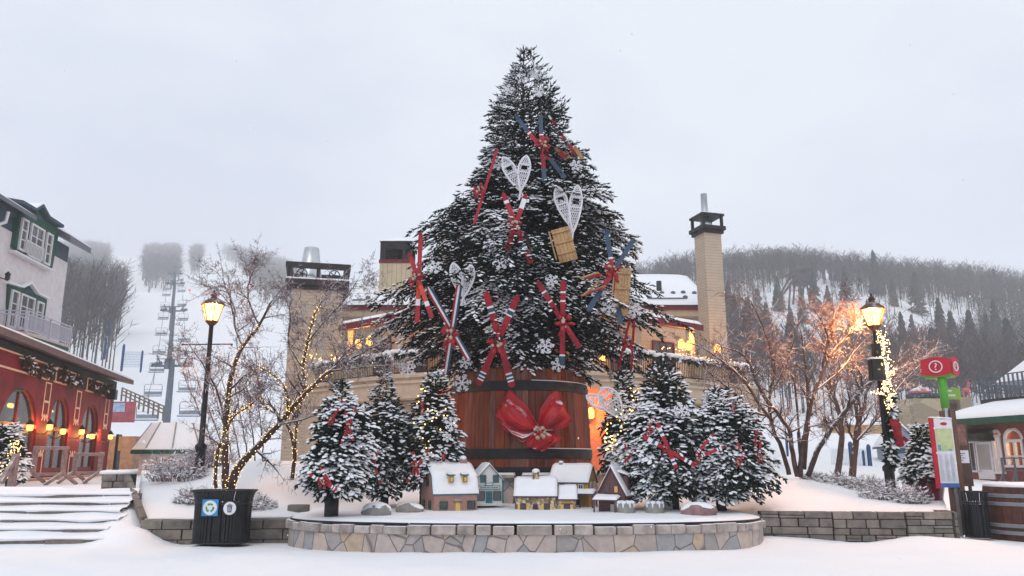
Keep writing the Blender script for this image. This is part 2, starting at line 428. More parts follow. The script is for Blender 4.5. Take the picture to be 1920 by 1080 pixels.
mzx = node(nt, 'ShaderNodeMath', operation='MULTIPLY_ADD'); mzx.inputs[1].default_value = .2; L(sxz.outputs['X'], mzx.inputs[0]); L(mz.outputs[0], mzx.inputs[2])
adz = node(nt, 'ShaderNodeMath', operation='ADD'); L(nz.outputs['Fac'], adz.inputs[0]); L(mzx.outputs[0], adz.inputs[1]); L(adz.outputs[0], mr.inputs['Value'])
cl = node(nt, 'ShaderNodeMix', data_type='RGBA'); L(mr.outputs[0], cl.inputs['Factor'])
cl.inputs['A'].default_value = (*[lin(c) * 10 for c in (198, 207, 231)], 1); cl.inputs['B'].default_value = (*[lin(c) * 10 for c in (242, 248, 255)], 1)
mx = node(nt, 'ShaderNodeMix', data_type='RGBA'); mx.inputs['Factor'].default_value = .93
L(sky.outputs[0], mx.inputs['A']); L(cl.outputs['Result'], mx.inputs['B']); L(mx.outputs['Result'], bg.inputs['Color'])
sl = bpy.data.lights.new('sun', 'SUN'); sl.energy = .8; sl.angle = math.radians(35); sl.color = (1, .97, .94)
so = bpy.data.objects.new('sun', sl); COL.objects.link(so)
sdir = Vector((math.sin(SUN_AZ) * math.cos(SUN_EL), math.cos(SUN_AZ) * math.cos(SUN_EL), math.sin(SUN_EL)))
so.rotation_euler = sdir.to_track_quat('Z', 'Y').to_euler(); so.location = (0, -10, 40)

# ---------- terrain ----------
def zpx(px, py, Y): return P(px, py, Y).z
COLS = [
 (-700, [(15.2, 0), (17.4, .86), (60, .9), (120, 14), (350, 70), (900, 240), (1500, 260)]),
 (60,   [(15.2, 0), (17.4, .86), (45, .9), (80, 4), (120, zpx(60, 665, 120)), (200, zpx(60, 605, 200)), (350, zpx(60, 560, 350)), (430, zpx(60, 556, 430)), (620, zpx(60, 505, 620)), (950, zpx(60, 478, 950)), (1500, 300)]),
 (235,  [(15.2, 0), (17.4, .86), (35, .92), (60, 1.9), (80, zpx(235, 835, 80)), (110, zpx(235, 790, 110)), (200, zpx(235, 640, 200)), (350, zpx(235, 551, 350)), (430, zpx(235, 552, 430)), (620, zpx(235, 515, 620)), (950, zpx(235, 480, 950)), (1500, 300)]),
 (320,  [(16.0, 0), (19, .6), (24, .9), (50, 1.4), (75, zpx(320, 836, 75)), (110, zpx(320, 795, 110)), (200, zpx(320, 640, 200)), (350, zpx(320, 550, 350)), (430, zpx(320, 552, 430)), (620, zpx(320, 515, 620)), (950, zpx(320, 482, 950)), (1500, 300)]),
 (430,  [(16.5, 0), (19, .5), (24, .9), (50, 1.4), (75, zpx(430, 840, 75)), (110, zpx(430, 800, 110)), (200, zpx(430, 650, 200)), (350, zpx(430, 556, 350)), (430, zpx(430, 556, 430)), (620, zpx(430, 520, 620)), (950, zpx(430, 486, 950)), (1500, 300)]),
 (530,  [(17.5, 0), (24, .7), (50, 1.3), (75, zpx(530, 845, 75)), (200, zpx(530, 680, 200)), (350, zpx(530, 590, 350)), (430, zpx(530, 585, 430)), (620, zpx(530, 550, 620)), (950, zpx(530, 513, 950)), (1500, 260)]),
 (700,  [(17.5, 0), (24, .7), (50, 1.2), (200, zpx(700, 760, 200)), (350, zpx(700, 690, 350)), (950, zpx(700, 600, 950)), (1500, 240)]),
 (1050, [(17.5, 0), (24, .7), (50, 1.0), (110, 4), (200, zpx(1050, 720, 200)), (300, zpx(1050, 620, 300)), (350, zpx(1050, 615, 350)), (950, zpx(1050, 620, 950)), (1500, 200)]),
 (1200, [(17.5, 0), (24, .7), (50, 1.0), (90, 3), (130, zpx(1200, 775, 130)), (200, zpx(1200, 670, 200)), (300, zpx(1200, 552, 300)), (350, zpx(1200, 550, 350)), (950, 120), (1500, 120)]),
 (1330, [(17.5, 0), (24, .8), (40, .9), (60, 2.6), (90, zpx(1330, 805, 90)), (130, zpx(1330, 775, 130)), (200, zpx(1330, 670, 200)), (300, zpx(1330, 528, 300)), (350, zpx(1330, 522, 350)), (950, 130), (1500, 120)]),
 (1500, [(17.5, 0), (24, .85), (40, 1.0), (60, 2.6), (90, zpx(1500, 800, 90)), (130, zpx(1500, 765, 130)), (200, zpx(1500, 665, 200)), (235, zpx(1500, 612, 235)), (265, zpx(1500, 556, 265)), (300, zpx(1500, 520, 300)), (350, zpx(1500, 516, 350)), (950, 130), (1500, 120)]),
 (1700, [(17.5, 0), (24, .75), (40, .9), (60, 2.4), (90, zpx(1700, 800, 90)), (130, zpx(1700, 770, 130)), (200, zpx(1700, 670, 200)), (235, zpx(1700, 630, 235)), (265, zpx(1700, 570, 265)), (300, zpx(1700, 545, 300)), (350, zpx(1700, 532, 350)), (950, 130), (1500, 120)]),
 (1920, [(17, 0), (26, .5), (45, .65), (60, 1.4), (90, zpx(1920, 820, 90)), (130, zpx(1920, 780, 130)), (200, zpx(1920, 690, 200)), (265, zpx(1920, 610, 265)), (300, zpx(1920, 570, 300)), (350, zpx(1920, 556, 350)), (950, 120), (1500, 120)]),
 (2500, [(17, 0), (26, .5), (45, .65), (60, 1.4), (90, 6), (200, 25), (350, 60), (950, 110), (1500, 110)]),
]
def prof(pts, Y):
    if Y <= pts[0][0]: return pts[0][1]
    for (a, za), (b, zb) in zip(pts, pts[1:]):
        if Y <= b: return lerp(za, zb, (Y - a) / (b - a))
    return pts[-1][1]
CU = [((c[0] - 960) / F, c[1]) for c in COLS]
def ground(x, y):
    """height of the snow at x, y"""
    if y < 12: base = 0.0
    else:
        u = x / max(y, 8)
        if u <= CU[0][0]: base = prof(CU[0][1], y)
        elif u >= CU[-1][0]: base = prof(CU[-1][1], y)
        else:
            base = 0
            for (ua, pa), (ub, pb) in zip(CU, CU[1:]):
                if u <= ub:
                    t = (u - ua) / (ub - ua); base = lerp(prof(pa, y), prof(pb, y), t); break
    p = Vector((x, y, 0))
    z = base + .05 * noise.noise(p * .5) + .022 * noise.noise(p * 1.5) + .006 * noise.noise(p * 5)
    if y > 60:
        k = smooth(60, 140, y); z += k * (1.6 * noise.noise(p * .022) + .5 * noise.noise(p * .09))
    if y < 17.5:   # drifts along the walls
        z += .16 * math.exp(-((x - 7.9) / .9) ** 2 - ((y - 15.6) / .55) ** 2) + .1 * math.exp(-((x - 5.2) / 1.2) ** 2 - ((y - 15.9) / .5) ** 2)
        z += .2 * math.exp(-((x + 7.1) / .35) ** 2 - ((y - 15.6) / .8) ** 2)
        z += .2 * math.exp(-((x + 7.5 + .24 * (y - 15.3)) / .42) ** 2) * smooth(14.6, 15.6, y)
        z += .05 * math.exp(-((y - 13.4) / .6) ** 2) * (.5 + noise.noise(p * .4)) - .03 * math.exp(-((y - 11.6 - .2 * math.sin(x)) / .35) ** 2)
    return z
us = sorted(set([-2.2, -1.7, -1.3, -1.05] + [round(-.86 + i * .011, 4) for i in range(157)] + [1.0, 1.3, 1.7, 2.2]))
ys = [-30, -15, -6, 0, 4, 7, 9] + [10 + .3 * i for i in range(54)]
while ys[-1] < 1500: ys.append(ys[-1] * 1.028)
mb = MB(); V = []
for y in ys:
    for u in us:
        x = u * max(y, 14) ; V.append((x, y, ground(x, y)))
nu = len(us); Fq = [(j * nu + i, j * nu + i + 1, (j + 1) * nu + i + 1, (j + 1) * nu + i) for j in range(len(ys) - 1) for i in range(nu - 1)]
mb.add(V, Fq); tag(mb.build('ground', M_snow, None, True), kind='structure')

# ---------- raised snow banks behind the stone walls ----------
WL0, WL1 = G(284, 1010, 0), G(556, 1012, 0)          # foot of the left wall
WLY = 15.85; WL0 = Vector(((284 - 960) / F * WLY * .985, WLY, 0)); WL1 = Vector((-4.15, WLY + .25, 0))
WR0 = Vector((5.02, 16.3, 0)); WR1 = Vector((9.05, 16.0, 0))
def bankz_l(x, y):
    t = smooth(15.9, 20.5, y)
    z = .46 + .85 * t + .25 * smooth(-8.8, -6.5, x) * t * (1 - smooth(-5, -2.5, x)) - .35 * smooth(20.5, 26, y)
    z = lerp(z, .5, smooth(-5.3, -4.25, x - .1 * (y - 16)))
    return z + .05 * noise.noise(Vector((x, y, 3)) * .7)
def bankz_r(x, y):
    t = smooth(16.1, 21.5, y)
    z = .56 + .6 * t * (1 - .55 * smooth(6.5, 10.5, x)) - .2 * smooth(22, 27, y)
    z = lerp(z, .5, smooth(5.7, 4.8, x + .1 * (y - 16)))
    return z + .04 * noise.noise(Vector((x, y, 9)) * .7)
def sheet(name, xl, xr, y0, y1, zf, nx=44, ny=34, front=None):
    V = []; 
    for j in range(ny):
        tj = j / (ny - 1)
        for i in range(nx):
            ti = i / (nx - 1); ya = y0(ti) if callable(y0) else y0
            y = lerp(ya, y1, tj); x = lerp(xl(y), xr(y), ti); V.append((x, y, zf(x, y)))
    m = MB().add(V, [(j * nx + i, j * nx + i + 1, (j + 1) * nx + i + 1, (j + 1) * nx + i) for j in range(ny - 1) for i in range(nx - 1)])
    # a skirt down to the ground
    n = len(m.v); edge = [i for i in range(nx)] + [j * nx + nx - 1 for j in range(1, ny)] + [(ny - 1) * nx + i for i in range(nx - 2, -1, -1)] + [j * nx for j in range(ny - 2, 0, -1)]
    for i in edge: m.v.append((m.v[i][0], m.v[i][1], -.3))
    k = len(edge)
    for i in range(k): m.f.append((edge[i], edge[(i + 1) % k], n + (i + 1) % k, n + i)); m.m.append(0)
    return tag(m.build(name, M_snow, None, True), kind='structure')
sheet('snow_bank', lambda y: lerp(WL0.x + .05, -8.8, min(1, max(0, (y - WLY) / 3.0))) if y < WLY + 3 else -8.8 - .46 * (y - WLY - 3), lambda y: -4.0 + .12 * (y - 16), lambda t: WLY + .0 + .25 * t, 27, bankz_l)
sheet('snow_bank', lambda y: 4.6 - .05 * (y - 16), lambda y: 8.72 + .5 * (y - 16), lambda t: 16.28 - .3 * t, 28, bankz_r)

# ---------- stone walls of real blocks ----------
def block_wall(mb, a, b, h, thick, rows, core, z0=-.1, seed=1, lmin=.25, lmax=.7, zt=None):
    rnd = random.Random(seed); a, b = Vector(a), Vector(b); d = (b - a); L = d.length; d /= L; nrm = Vector((d.y, -d.x, 0))
    if nrm.y > 0: nrm = -nrm
    zs = [z0]
    for r in range(rows): zs.append(zs[-1] + rnd.uniform(.75, 1.25))
    k = (h - z0) / (zs[-1] - z0); zs = [z0 + (z - z0) * k for z in zs]
    for r in range(rows):
        x = -rnd.uniform(0, lmin)
        while x < L:
            l = rnd.uniform(lmin, lmax); x0, x1 = max(0, x), min(L, x + l); x += l
            if x1 - x0 < .05: continue
            j = rnd.uniform(0, .035); c = a + d * ((x0 + x1) / 2) + nrm * (j - .0) + Vector((0, 0, (zs[r] + zs[r + 1]) / 2))
            R = Matrix((d, -nrm, Vector((0, 0, 1)))).transposed()
            sub = [zs[r], zs[r + 1]]
            if rnd.random() < .18 and x1 - x0 > .3: sub = [zs[r], lerp(zs[r], zs[r + 1], rnd.uniform(.4, .6)), zs[r + 1]]
            for q in range(len(sub) - 1):
                g = .012
                c.z = (sub[q] + sub[q + 1]) / 2
                mb.box(c, (x1 - x0 - g * 2, thick, sub[q + 1] - sub[q] - g), 0, R)
    core.box((a + b) / 2 + Vector((0, 0, (h + z0) / 2)) - nrm * .02, (L - .02, thick - .03, h - z0 - .03), 0, Matrix((d, -nrm, Vector((0, 0, 1)))).transposed())
def stone_wall(name, label, segs, h, thick, rows, seed, capw=None):
    t = thing(name, label, 'wall', segs[0][0])
    b, c = MB(), MB()
    for i, (a, e) in enumerate(segs): block_wall(b, a, e, h, thick, rows, c, seed=seed + i)
    b.build('stones', M_block, t, False, .012); c.build('core', M_mortar, t)
    return t
stone_wall('retaining_wall', 'low grey stone wall holding the snow bank behind the slatted black bin', [(WL0 + Vector((0, .05, 0)), WL1)], .44, .3, 3, 3)
wr = [Vector((5.02, 16.35, 0)), Vector((6.4, 16.2, 0)), Vector((7.8, 16.1, 0)), Vector((8.72, 16.1, 0)), Vector((8.9, 16.8, 0))]
stone_wall('retaining_wall', 'long grey block stone wall under the smooth snow bank left of the information post', list(zip(wr, wr[1:])), .58, .32, 5, 31)
# side curb and pillar by the stairs
t = thing('stair_curb', 'snow topped stone pillar and sloping curb edging the right side of the stairs', 'curb', (-9.2, 18.6, .8))
b, c = MB(), MB(); block_wall(b, (-9.4, 18.45, 0), (-8.8, 18.45, 0), 1.28, .45, 6, c, z0=.2, seed=8, lmin=.2, lmax=.45)
b.build('pillar', M_block, t, False, .012); c.build('core', M_mortar, t)
cb = MB()
for i in range(5):
    a, e = Vector((-8.8, 18.2, 1.2)).lerp(Vector((-7.27, 15.9, .42)), i / 5), Vector((-8.8, 18.2, 1.2)).lerp(Vector((-7.27, 15.9, .42)), (i + .96) / 5)
    cb.bar(a, e, .13, .14)
cb.build('curb_stone', M_block, t, False, .015)
sb = MB(); sb.mound([(-9.43, 18.2, 1.27), (-8.78, 18.2, 1.27), (-8.78, 18.7, 1.27), (-9.43, 18.7, 1.27)], .09); sb.build('snow', M_snow, t, True)

# ---------- stairs ----------
st = thing('stone_stairs', 'wide snow covered stone stairs rising towards the red fronted cafe', 'stairs', (-12, 16.2, 0))
rb, sn = MB(), MB(); rnd = random.Random(4)
for i in range(6):
    y0 = 15.3 + .34 * i; z1 = .15 * (i + 1); xl, xr = -15.5, -7.72 - .065 * i - (.08 if i % 2 else 0)
    x = xl
    while x < xr:
        l = rnd.uniform(1.3, 2.2); e = min(xr, x + l); rb.bb(x + .01, e - .01, y0 + rnd.uniform(-.01, .015), y0 + .6, z1 - .16, z1 - .02); x = e
    xs = xl
    N = 60; ring = []
    V = []
    for k in range(N + 1):
        x = lerp(xl, xr + .05, k / N); n1 = noise.noise(Vector((x * .9, i * 3.1, 0))); n2 = noise.noise(Vector((x * 2.3, i * 7.7, 4)))
        lip = -.01 - .05 * max(0, n1 + .2); drop = .015 + .06 * max(0, n1 + .05 + .4 * n2)
        if i == 5: drop = .03 + .05 * max(0, n1)
        V += [(x, y0 + .02, z1 - .02 - drop), (x, y0 + lip - .02, z1 - drop * .5), (x, y0 + lip, z1 + .005), (x, y0 + .06, z1 + .03 + .02 * n2), (x, y0 + .22, z1 + .035 + .03 * n2), (x, y0 + .36, z1 + .09 + .05 * n1)]
    sn.add(V, [(k * 6 + q, (k + 1) * 6 + q, (k + 1) * 6 + q + 1, k * 6 + q + 1) for k in range(N) for q in range(5)])
rb.build('stone_treads', M_block, st, False, .015); sn.build('snow', M_snow, st, True)

# ---------- air with falling snow and haze ----------
def haze_box(density):
    m = bpy.data.materials.new('haze_air'); m.use_nodes = True; n = m.node_tree; n.nodes.clear()
    o = node(n, 'ShaderNodeOutputMaterial'); v = node(n, 'ShaderNodeVolumePrincipled')
    v.inputs['Density'].default_value = density; v.inputs['Color'].default_value = (1, 1, 1, 1); v.inputs['Anisotropy'].default_value = 0
    n.links.new(v.outputs[0], o.inputs['Volume'])
    b = MB().bb(-3600, 3600, -60, 1560, -2, 420)
    h = b.build('haze', m); tag(h, kind='stuff'); h.display_type = 'WIRE'
    return h
haze_box(.0009)
fl = MB(); rnd = random.Random(12)
for i in range(240):
    Y = rnd.uniform(3.5, 22); u = rnd.uniform(-.72, .72); v = rnd.uniform(-.45, .4)
    p = Vector((u * Y, Y, CZ + (sT + cT * v) * Y))
    if p.z < .9: continue
    r = rnd.uniform(.003, .008); fl.ball(p, (r, r, r * rnd.uniform(1, 1.6)), 5, 3)
tag(fl.build('falling_snow', M_snowlump, None, True), kind='stuff')
# ---------- conifers ----------
def shoot_tpl(needles=5, w=.16, seed=0):
    r = np.random.default_rng(seed); V = []; Q = []; T = []
    for k in range(3):   # three crossed spindles: the needle-covered twig
        a = math.pi * k / 3; c, s = math.cos(a), math.sin(a); n = len(V)
        V += [(0, 0, 0), (.35, w * c, w * s), (1, 0, 0), (.35, -w * c, -w * s)]; Q.append((n, n + 1, n + 2, n + 3))
    for k in range(needles):
        x = r.uniform(.1, .9); a = r.uniform(0, 2 * math.pi); c, s = math.cos(a), math.sin(a); n = len(V); l = r.uniform(.2, .34)
        V += [(x - .05, -.03 * s, .03 * c), (x + .05, .03 * s, -.03 * c), (x + .22, l * c, l * s)]; T.append((n, n + 1, n + 2))
    return np.array(V), [np.array(Q), np.array(T)]
def lump_tpl(n=6):
    V = []; prof_ = [(0, .96, -.25), (0, 1, .25), (0, .62, .8)]
    for _, r, z in prof_:
        for j in range(n):
            a = 2 * math.pi * j / n; V.append((r * math.cos(a), r * math.sin(a), z))
    V.append((0, 0, 1.0)); Q, T = [], []
    for l in range(2):
        for j in range(n): Q.append((l * n + j, l * n + (j + 1) % n, (l + 1) * n + (j + 1) % n, (l + 1) * n + j))
    for j in range(n): T.append((2 * n + j, 2 * n + (j + 1) % n, 3 * n)); T.append((n - 1 - j, (n - j) % n if j else 0, 0)) if False else None
    return np.array(V, float), [np.array(Q), np.array(T)]
SHOOT = [shoot_tpl(5, .14, 1), shoot_tpl(8, .2, 2)]
LUMP = lump_tpl()
NO = np.random.default_rng(3).uniform(0, 60, 3)
def pnoise(p, s):   # cheap smooth noise for arrays
    q = p * s + NO
    return (np.sin(q[:, 0] * 1.7 + np.sin(q[:, 1] * 2.3)) + np.sin(q[:, 1] * 1.9 + np.sin(q[:, 2] * 2.1 + 1)) + np.sin(q[:, 2] * 2.2 + np.sin(q[:, 0] * 1.3 + 2))) / 3

def conifer(name, label, base, rows, nb, step, twl, shl, snow, seed, group=None, needle=None, lean=(0, 0), zlow=0, inner=.4, trunk_r=.1, droop=.4, shoot=0, lump=1.0, snow_noise=2.0, top_up=.5, jit=.12, mound=1.0, shrink=0.0, hole=0.0):
    """rows: (height, left half width, right half width); tips land on that outline"""
    r = np.random.default_rng(seed); base = Vector(base)
    t = thing(name, label, 'tree', base, group)
    rows = sorted(rows); H = np.array([a[0] for a in rows]); RL = np.array([a[1] for a in rows]); RR = np.array([a[2] for a in rows])
    Hmax, Hmin = H[-1], H[0]
    # tip heights with density proportional to width
    hs = np.linspace(Hmin, Hmax, 400); wd = np.interp(hs, H, (RL + RR) / 2) + .2 * max(RL.max(), .3)
    cdf = np.cumsum(wd); cdf /= cdf[-1]
    zt = np.interp((np.arange(nb) + r.uniform(0, 1, nb)) / nb, cdf, hs)
    az = np.arange(nb) * 2.39996 + r.uniform(-.4, .4, nb)
    c = np.cos(az); l = np.interp(zt, H, RL); rr = np.interp(zt, H, RR)
    k = (c + 1) / 2; rad = (l * (1 - k) + rr * k) * (1 - np.abs(r.normal(0, jit, nb)))
    clump = 1 + .07 * np.sin(az * 3 + zt * 2.1) + .06 * np.sin(zt * 2 * math.pi / (.115 * (Hmax - Hmin)) + np.sin(az * 2) * 1.4) * np.clip((Hmax - zt) / (Hmax - Hmin) * 2.5, 0, 1); rad *= clump
    rad = np.maximum(rad - shrink * np.clip(rad / 1.6, .3, 1), rad * .35)
    rad *= np.where(r.uniform(0, 1, nb) < .12, r.uniform(1.05, 1.2, nb), 1.0) * (1 + .11 * pnoise(np.stack([c * 2, np.sin(az) * 2, zt * 1.6], 1), 1.5))
    rel = (zt - Hmin) / (Hmax - Hmin)
    rise = np.where(rel > .75, -top_up * (rel - .75) / .25, droop * (1 - rel / .75))    # base higher than tip low down, lower at the top
    zb = zt + rad * rise
    zb = np.minimum(zb, Hmax - shl * 1.6); zt = np.minimum(zt, Hmax - shl * 1.5)
    pos, dr, sc, outer, upn = [], [], [], [], []
    bp = MB()
    for i in range(nb):
        tip = np.array([rad[i] * c[i] + lean[0] * rel[i], rad[i] * math.sin(az[i]) + lean[1] * rel[i], zt[i]])
        b0 = np.array([lean[0] * rel[i], lean[1] * rel[i], zb[i]])
        L = np.linalg.norm(tip - b0)
        if L < .02: continue
        sag = (.1 if rel[i] < .7 else -.02) * L
        def pt(s): q = b0 + (tip - b0) * s; q[2] += sag * 4 * s * (1 - s); return q
        n = max(2, int(L * (1 - inner) / step)); side = 1
        ss = 1 - (1 - inner) * (np.arange(n) + r.uniform(0, .5)) / n
        for s in ss:
            p = pt(s); d = pt(min(1, s + .05)) - pt(s - .05); d /= np.linalg.norm(d)
            lat = np.cross(d, [0, 0, 1.0]); lat /= max(1e-6, np.linalg.norm(lat)); side = -side
            tl = twl * (.35 + .75 * (1 - s) ** .5) * r.uniform(.6, 1.2) * min(1, .3 + L)
            td = d * .75 + lat * side * r.uniform(.4, 1.0) + np.array([0, 0, r.uniform(-.6 + .3 * rel[i], .05 + .4 * rel[i])]); td /= np.linalg.norm(td)
            m = max(1, int(tl / (shl * .42)))
            for q in range(m):
                f = (q + .5) / m; pp = p + td * tl * f
                sd = 1 if q % 2 else -1
                lat2 = np.cross(td, [0, 0, 1.0])
                dd = td + lat2 * sd * r.uniform(.3, 1.0) + r.normal(0, .22, 3); pos.append(pp); dr.append(dd); sc.append(shl * r.uniform(.7, 1.25)); outer.append(s)
            pos.append(p + td * tl); dr.append(td + r.normal(0, .1, 3)); sc.append(shl * r.uniform(.9, 1.4)); outer.append(s)
        pos.append(tip); dr.append((tip - pt(.9)) + r.normal(0, .02, 3)); sc.append(shl * 1.3); outer.append(1.0)
        if L > .25: bp.tube([pt(0), pt(.5), pt(.97)], [.012 + .012 * L, .008 + .008 * L, .004], 4, 0, False)
    # leader at the top
    for i in range(10):
        a = r.uniform(0, 6.28); z = Hmax - shl * 1.6 - abs(r.normal(0, .06)) * (Hmax - Hmin) * .5
        pos.append(np.array([lean[0], lean[1], z])); dr.append(np.array([.4 * math.cos(a), .4 * math.sin(a), 1.0])); sc.append(shl * r.uniform(1.0, 1.7)); outer.append(1)
    pos, dr, sc, outer = np.array(pos), np.array(dr), np.array(sc), np.array(outer)
    if hole > 0:
        keep = (pnoise(pos + np.array(base), 1.9) + .5 * pnoise(pos, 4.3) > -1.05 + hole) | (outer < .45)
        pos, dr, sc, outer = pos[keep], dr[keep], sc[keep], outer[keep]
    W = pos + np.array(base)
    TV, TF = SHOOT[shoot]
    s3 = np.stack([sc, sc, sc], 1)
    print('SHOOTS', name, len(pos))
    V, FA = inst(TV, TF, pos, dr, s3)
    np_build('foliage', V, FA, needle or M_needle, t)
    # snow lying on the twigs, in clumps
    nzv = pnoise(W, snow_noise) + .35 * pnoise(W, snow_noise * 3.7); pr = snow * (.3 + 2.1 * np.clip(nzv + .12, 0, 1)) * 1.15 * np.clip((outer - inner * .8) * 2.2, 0, 1)
    pick = r.uniform(0, 1, len(pos)) < pr
    sp, sd, ss = pos[pick], dr[pick].copy(), sc[pick]
    sd[:, 2] *= .5
    u = sd / np.linalg.norm(sd, axis=1, keepdims=True)
    sp = sp + u * ss[:, None] * .5 + np.array([0, 0, 1.0]) * ss[:, None] * .1
    rv = r.uniform(.75, 1.25, (len(sp), 3)); S3 = np.stack([ss * .52 * lump, ss * .26 * lump * mound, ss * .17 * lump * mound], 1) * rv
    if len(sp):
        V, FA = inst(LUMP[0], LUMP[1], sp, sd, S3); np_build('snow', V, FA, M_snowlump, t, True)
    tk = MB(); tk.tube([(0, 0, zlow), (lean[0] * .5, lean[1] * .5, Hmax * .5), (lean[0], lean[1], Hmax)], [trunk_r, trunk_r * .6, .01], 8)
    bp.v = tk.v + bp.v; n = len(tk.v); bp.f = tk.f + [tuple(i + n for i in f) for f in bp.f]; bp.m = tk.m + bp.m
    me_o = bpy.data.meshes.new('trunk'); me_o.from_pydata(bp.v, [], bp.f); me_o.update(); finish(me_o, 'trunk', M_bark, t, False)
    return t

# the big spruce: outline measured row by row
TX, TY = .2, 21.0
rows_px = [(90, 985, 987), (112, 968, 1002), (140, 948, 1018), (172, 935, 1036), (205, 912, 1048), (232, 908, 1058), (262, 905, 1068), (300, 888, 1108), (345, 852, 1132), (385, 822, 1165), (410, 808, 1200), (450, 772, 1190), (500, 752, 1205), (545, 715, 1225), (580, 690, 1238), (610, 690, 1242), (645, 700, 1236), (675, 728, 1212), (700, 770, 1185), (716, 815, 1150)]
big_rows = []
for y, l, r_ in rows_px:
    a, b = P(l, y, TY), P(r_, y, TY); big_rows.append((a.z, max(.03, TX - a.x), max(.03, b.x - TX)))
BZ = 1.42
def surf_y(p_x, p_y):
    """depth of the spruce's outer foliage seen at a pixel"""
    Y = TY - 1
    for _ in range(8):
        q = P(p_x, p_y, Y); zs = [a[0] for a in reversed(big_rows)]; rr = float(np.interp(q.z, zs, [(a[1] + a[2]) / 2 for a in reversed(big_rows)]))
        dx = q.x - TX; Y = TY - math.sqrt(max(.02, rr * rr - dx * dx)) * .86 - .02
    return Y
conifer('giant_spruce', 'giant snow dusted spruce hung with skis and snowshoes, rising from the wooden barrel', (TX, TY, 0), big_rows, 700, .09, .6, .125, .38, 5, zlow=2.0, inner=.3, trunk_r=.2, droop=.42, lump=.86, lean=(.15, 0), snow_noise=1.25, jit=.16, mound=1.05, top_up=.9, shrink=.27, hole=.55)

# ---------- leafless deciduous trees ----------
def bare_tree(name, label, base, trunks, seed, group=None, levels=4, r0=.09, spread=.55, twig=.3, upb=.12, cat='tree', seglen=.16, fine=None, kids_=(3, 5), k=1.0, ratio=.62):
    """trunks: list of polylines (world points, radius); side branches and twigs grow from them"""
    rnd = random.Random(seed); base = Vector(base); t = thing(name, label, cat, base, group)
    tk, fn = MB(), MB(); pathsout = []
    def grow(p, d, L, r, lev):
        n = max(2, int(L / seglen)); pts = [p]; q = p; dd = d.normalized(); pd = [dd]
        for i in range(n):
            dd = (dd + Vector((rnd.gauss(0, .16), rnd.gauss(0, .16), rnd.gauss(0, .12) + upb * .5))).normalized(); q = q + dd * (L / n); pts.append(q); pd.append(dd)
        rs = [max(.0035, r * (1 - .75 * i / n)) for i in range(n + 1)]
        (tk if r > .011 else fn).tube(pts, rs, 5 if r > .011 else 3, 0, False)
        if lev <= 1: pathsout.append((pts, rs))
        branch(pts, pd, rs, L, lev)
    def branch(pts, pd, rs, L, lev, tmin=.25):
        if lev >= levels: return
        n = len(pts) - 1; c = rnd.randint(*kids_) + (6 if lev == 1 else 0)
        for k in range(c):
            f = lerp(tmin, 1.0, (k + rnd.random()) / c); i = min(n, int(f * n)); 
            d = pd[i]; ax = Vector((rnd.gauss(0, 1), rnd.gauss(0, 1), rnd.gauss(0, .8)))
            ax = (ax - d * ax.dot(d)).normalized()
            nd = (d * (1 - spread * .5) + ax * spread * rnd.uniform(.7, 1.5) + Vector((0, 0, upb))).normalized()
            grow(pts[i], nd, L * ratio * rnd.uniform(.7, 1.2) * (1 - .2 * f), max(.004, rs[i] * .6), lev + 1)
        # continue the tip
        grow(pts[-1], pd[-1], L * ratio * .8, max(.004, rs[-1] * .9), lev + 1)
    for poly, ra, rb_, Lb in trunks:
        pts = []; poly = [Vector(a) for a in poly]
        # smooth the polyline
        for i in range(len(poly) - 1):
            p0 = poly[max(0, i - 1)]; p1, p2 = poly[i], poly[i + 1]; p3 = poly[min(len(poly) - 1, i + 2)]
            for s in range(4):
                u = s / 4; pts.append(.5 * ((2 * p1) + (p2 - p0) * u + (2 * p0 - 5 * p1 + 4 * p2 - p3) * u * u + (3 * p1 - p0 - 3 * p2 + p3) * u ** 3))
        pts.append(poly[-1]); n = len(pts) - 1
        pts = [p + Vector((rnd.gauss(0, .008), rnd.gauss(0, .008), 0)) for p in pts]
        rs = [lerp(ra, rb_, i / n) for i in range(n + 1)]
        tk.tube(pts, rs, 7, 0, True); pathsout.append((pts, rs))
        pd = [(pts[min(n, i + 1)] - pts[max(0, i - 1)]).normalized() for i in range(n + 1)]
        branch(pts, pd, rs, Lb * k, 1, .3)
    tk.build('trunk', M_twig, t, True); fn.build('twigs', fine or M_twigfine, t)
    return t, pathsout
def string_lights(name, label, paths, seed, dens, rad=.014, mat_=None, group=None, frac=1.0, wire=True):
    rnd = random.Random(seed); b, wv = MB(), MB()
    for pts, rs in paths:
        n = len(pts); L = sum((pts[i + 1] - pts[i]).length for i in range(n - 1)); k = int(L * dens); prev = None
        for j in range(k):
            f = j / max(1, k) * frac * (n - 1); i = min(n - 2, int(f)); u = f - i
            p = pts[i].lerp(pts[i + 1], u); d = (pts[i + 1] - pts[i]).normalized(); r = lerp(rs[i], rs[i + 1], u) + .012
            a = j * 1.1 + rnd.uniform(-.4, .4); s = d.cross(Vector((.3, 1, .1))).normalized(); nn = s.cross(d)
            q = p + (s * math.cos(a) + nn * math.sin(a)) * (r + rnd.uniform(0, .02)); b.ball(q, rad * rnd.uniform(.7, 1.15), 5, 3)
            if prev is not None and wire: wv.bar(prev, q, .006, .006)
            prev = q
    t = thing(name, label, 'string lights', min(b.v, key=lambda v: v[2]), group)
    o = b.build('bulbs', mat_ or M_fairy, t, True); o['kind'] = 'stuff'
    if wire: wv.build('wire', M_blackpaint, t)
    return t
def PX(l, Y, dY=0):
    """pixel polyline at a depth that may drift"""
    n = max(1, len(l) - 1); return [P(x, y, Y + dY * i / n) for i, (x, y) in enumerate(l)]

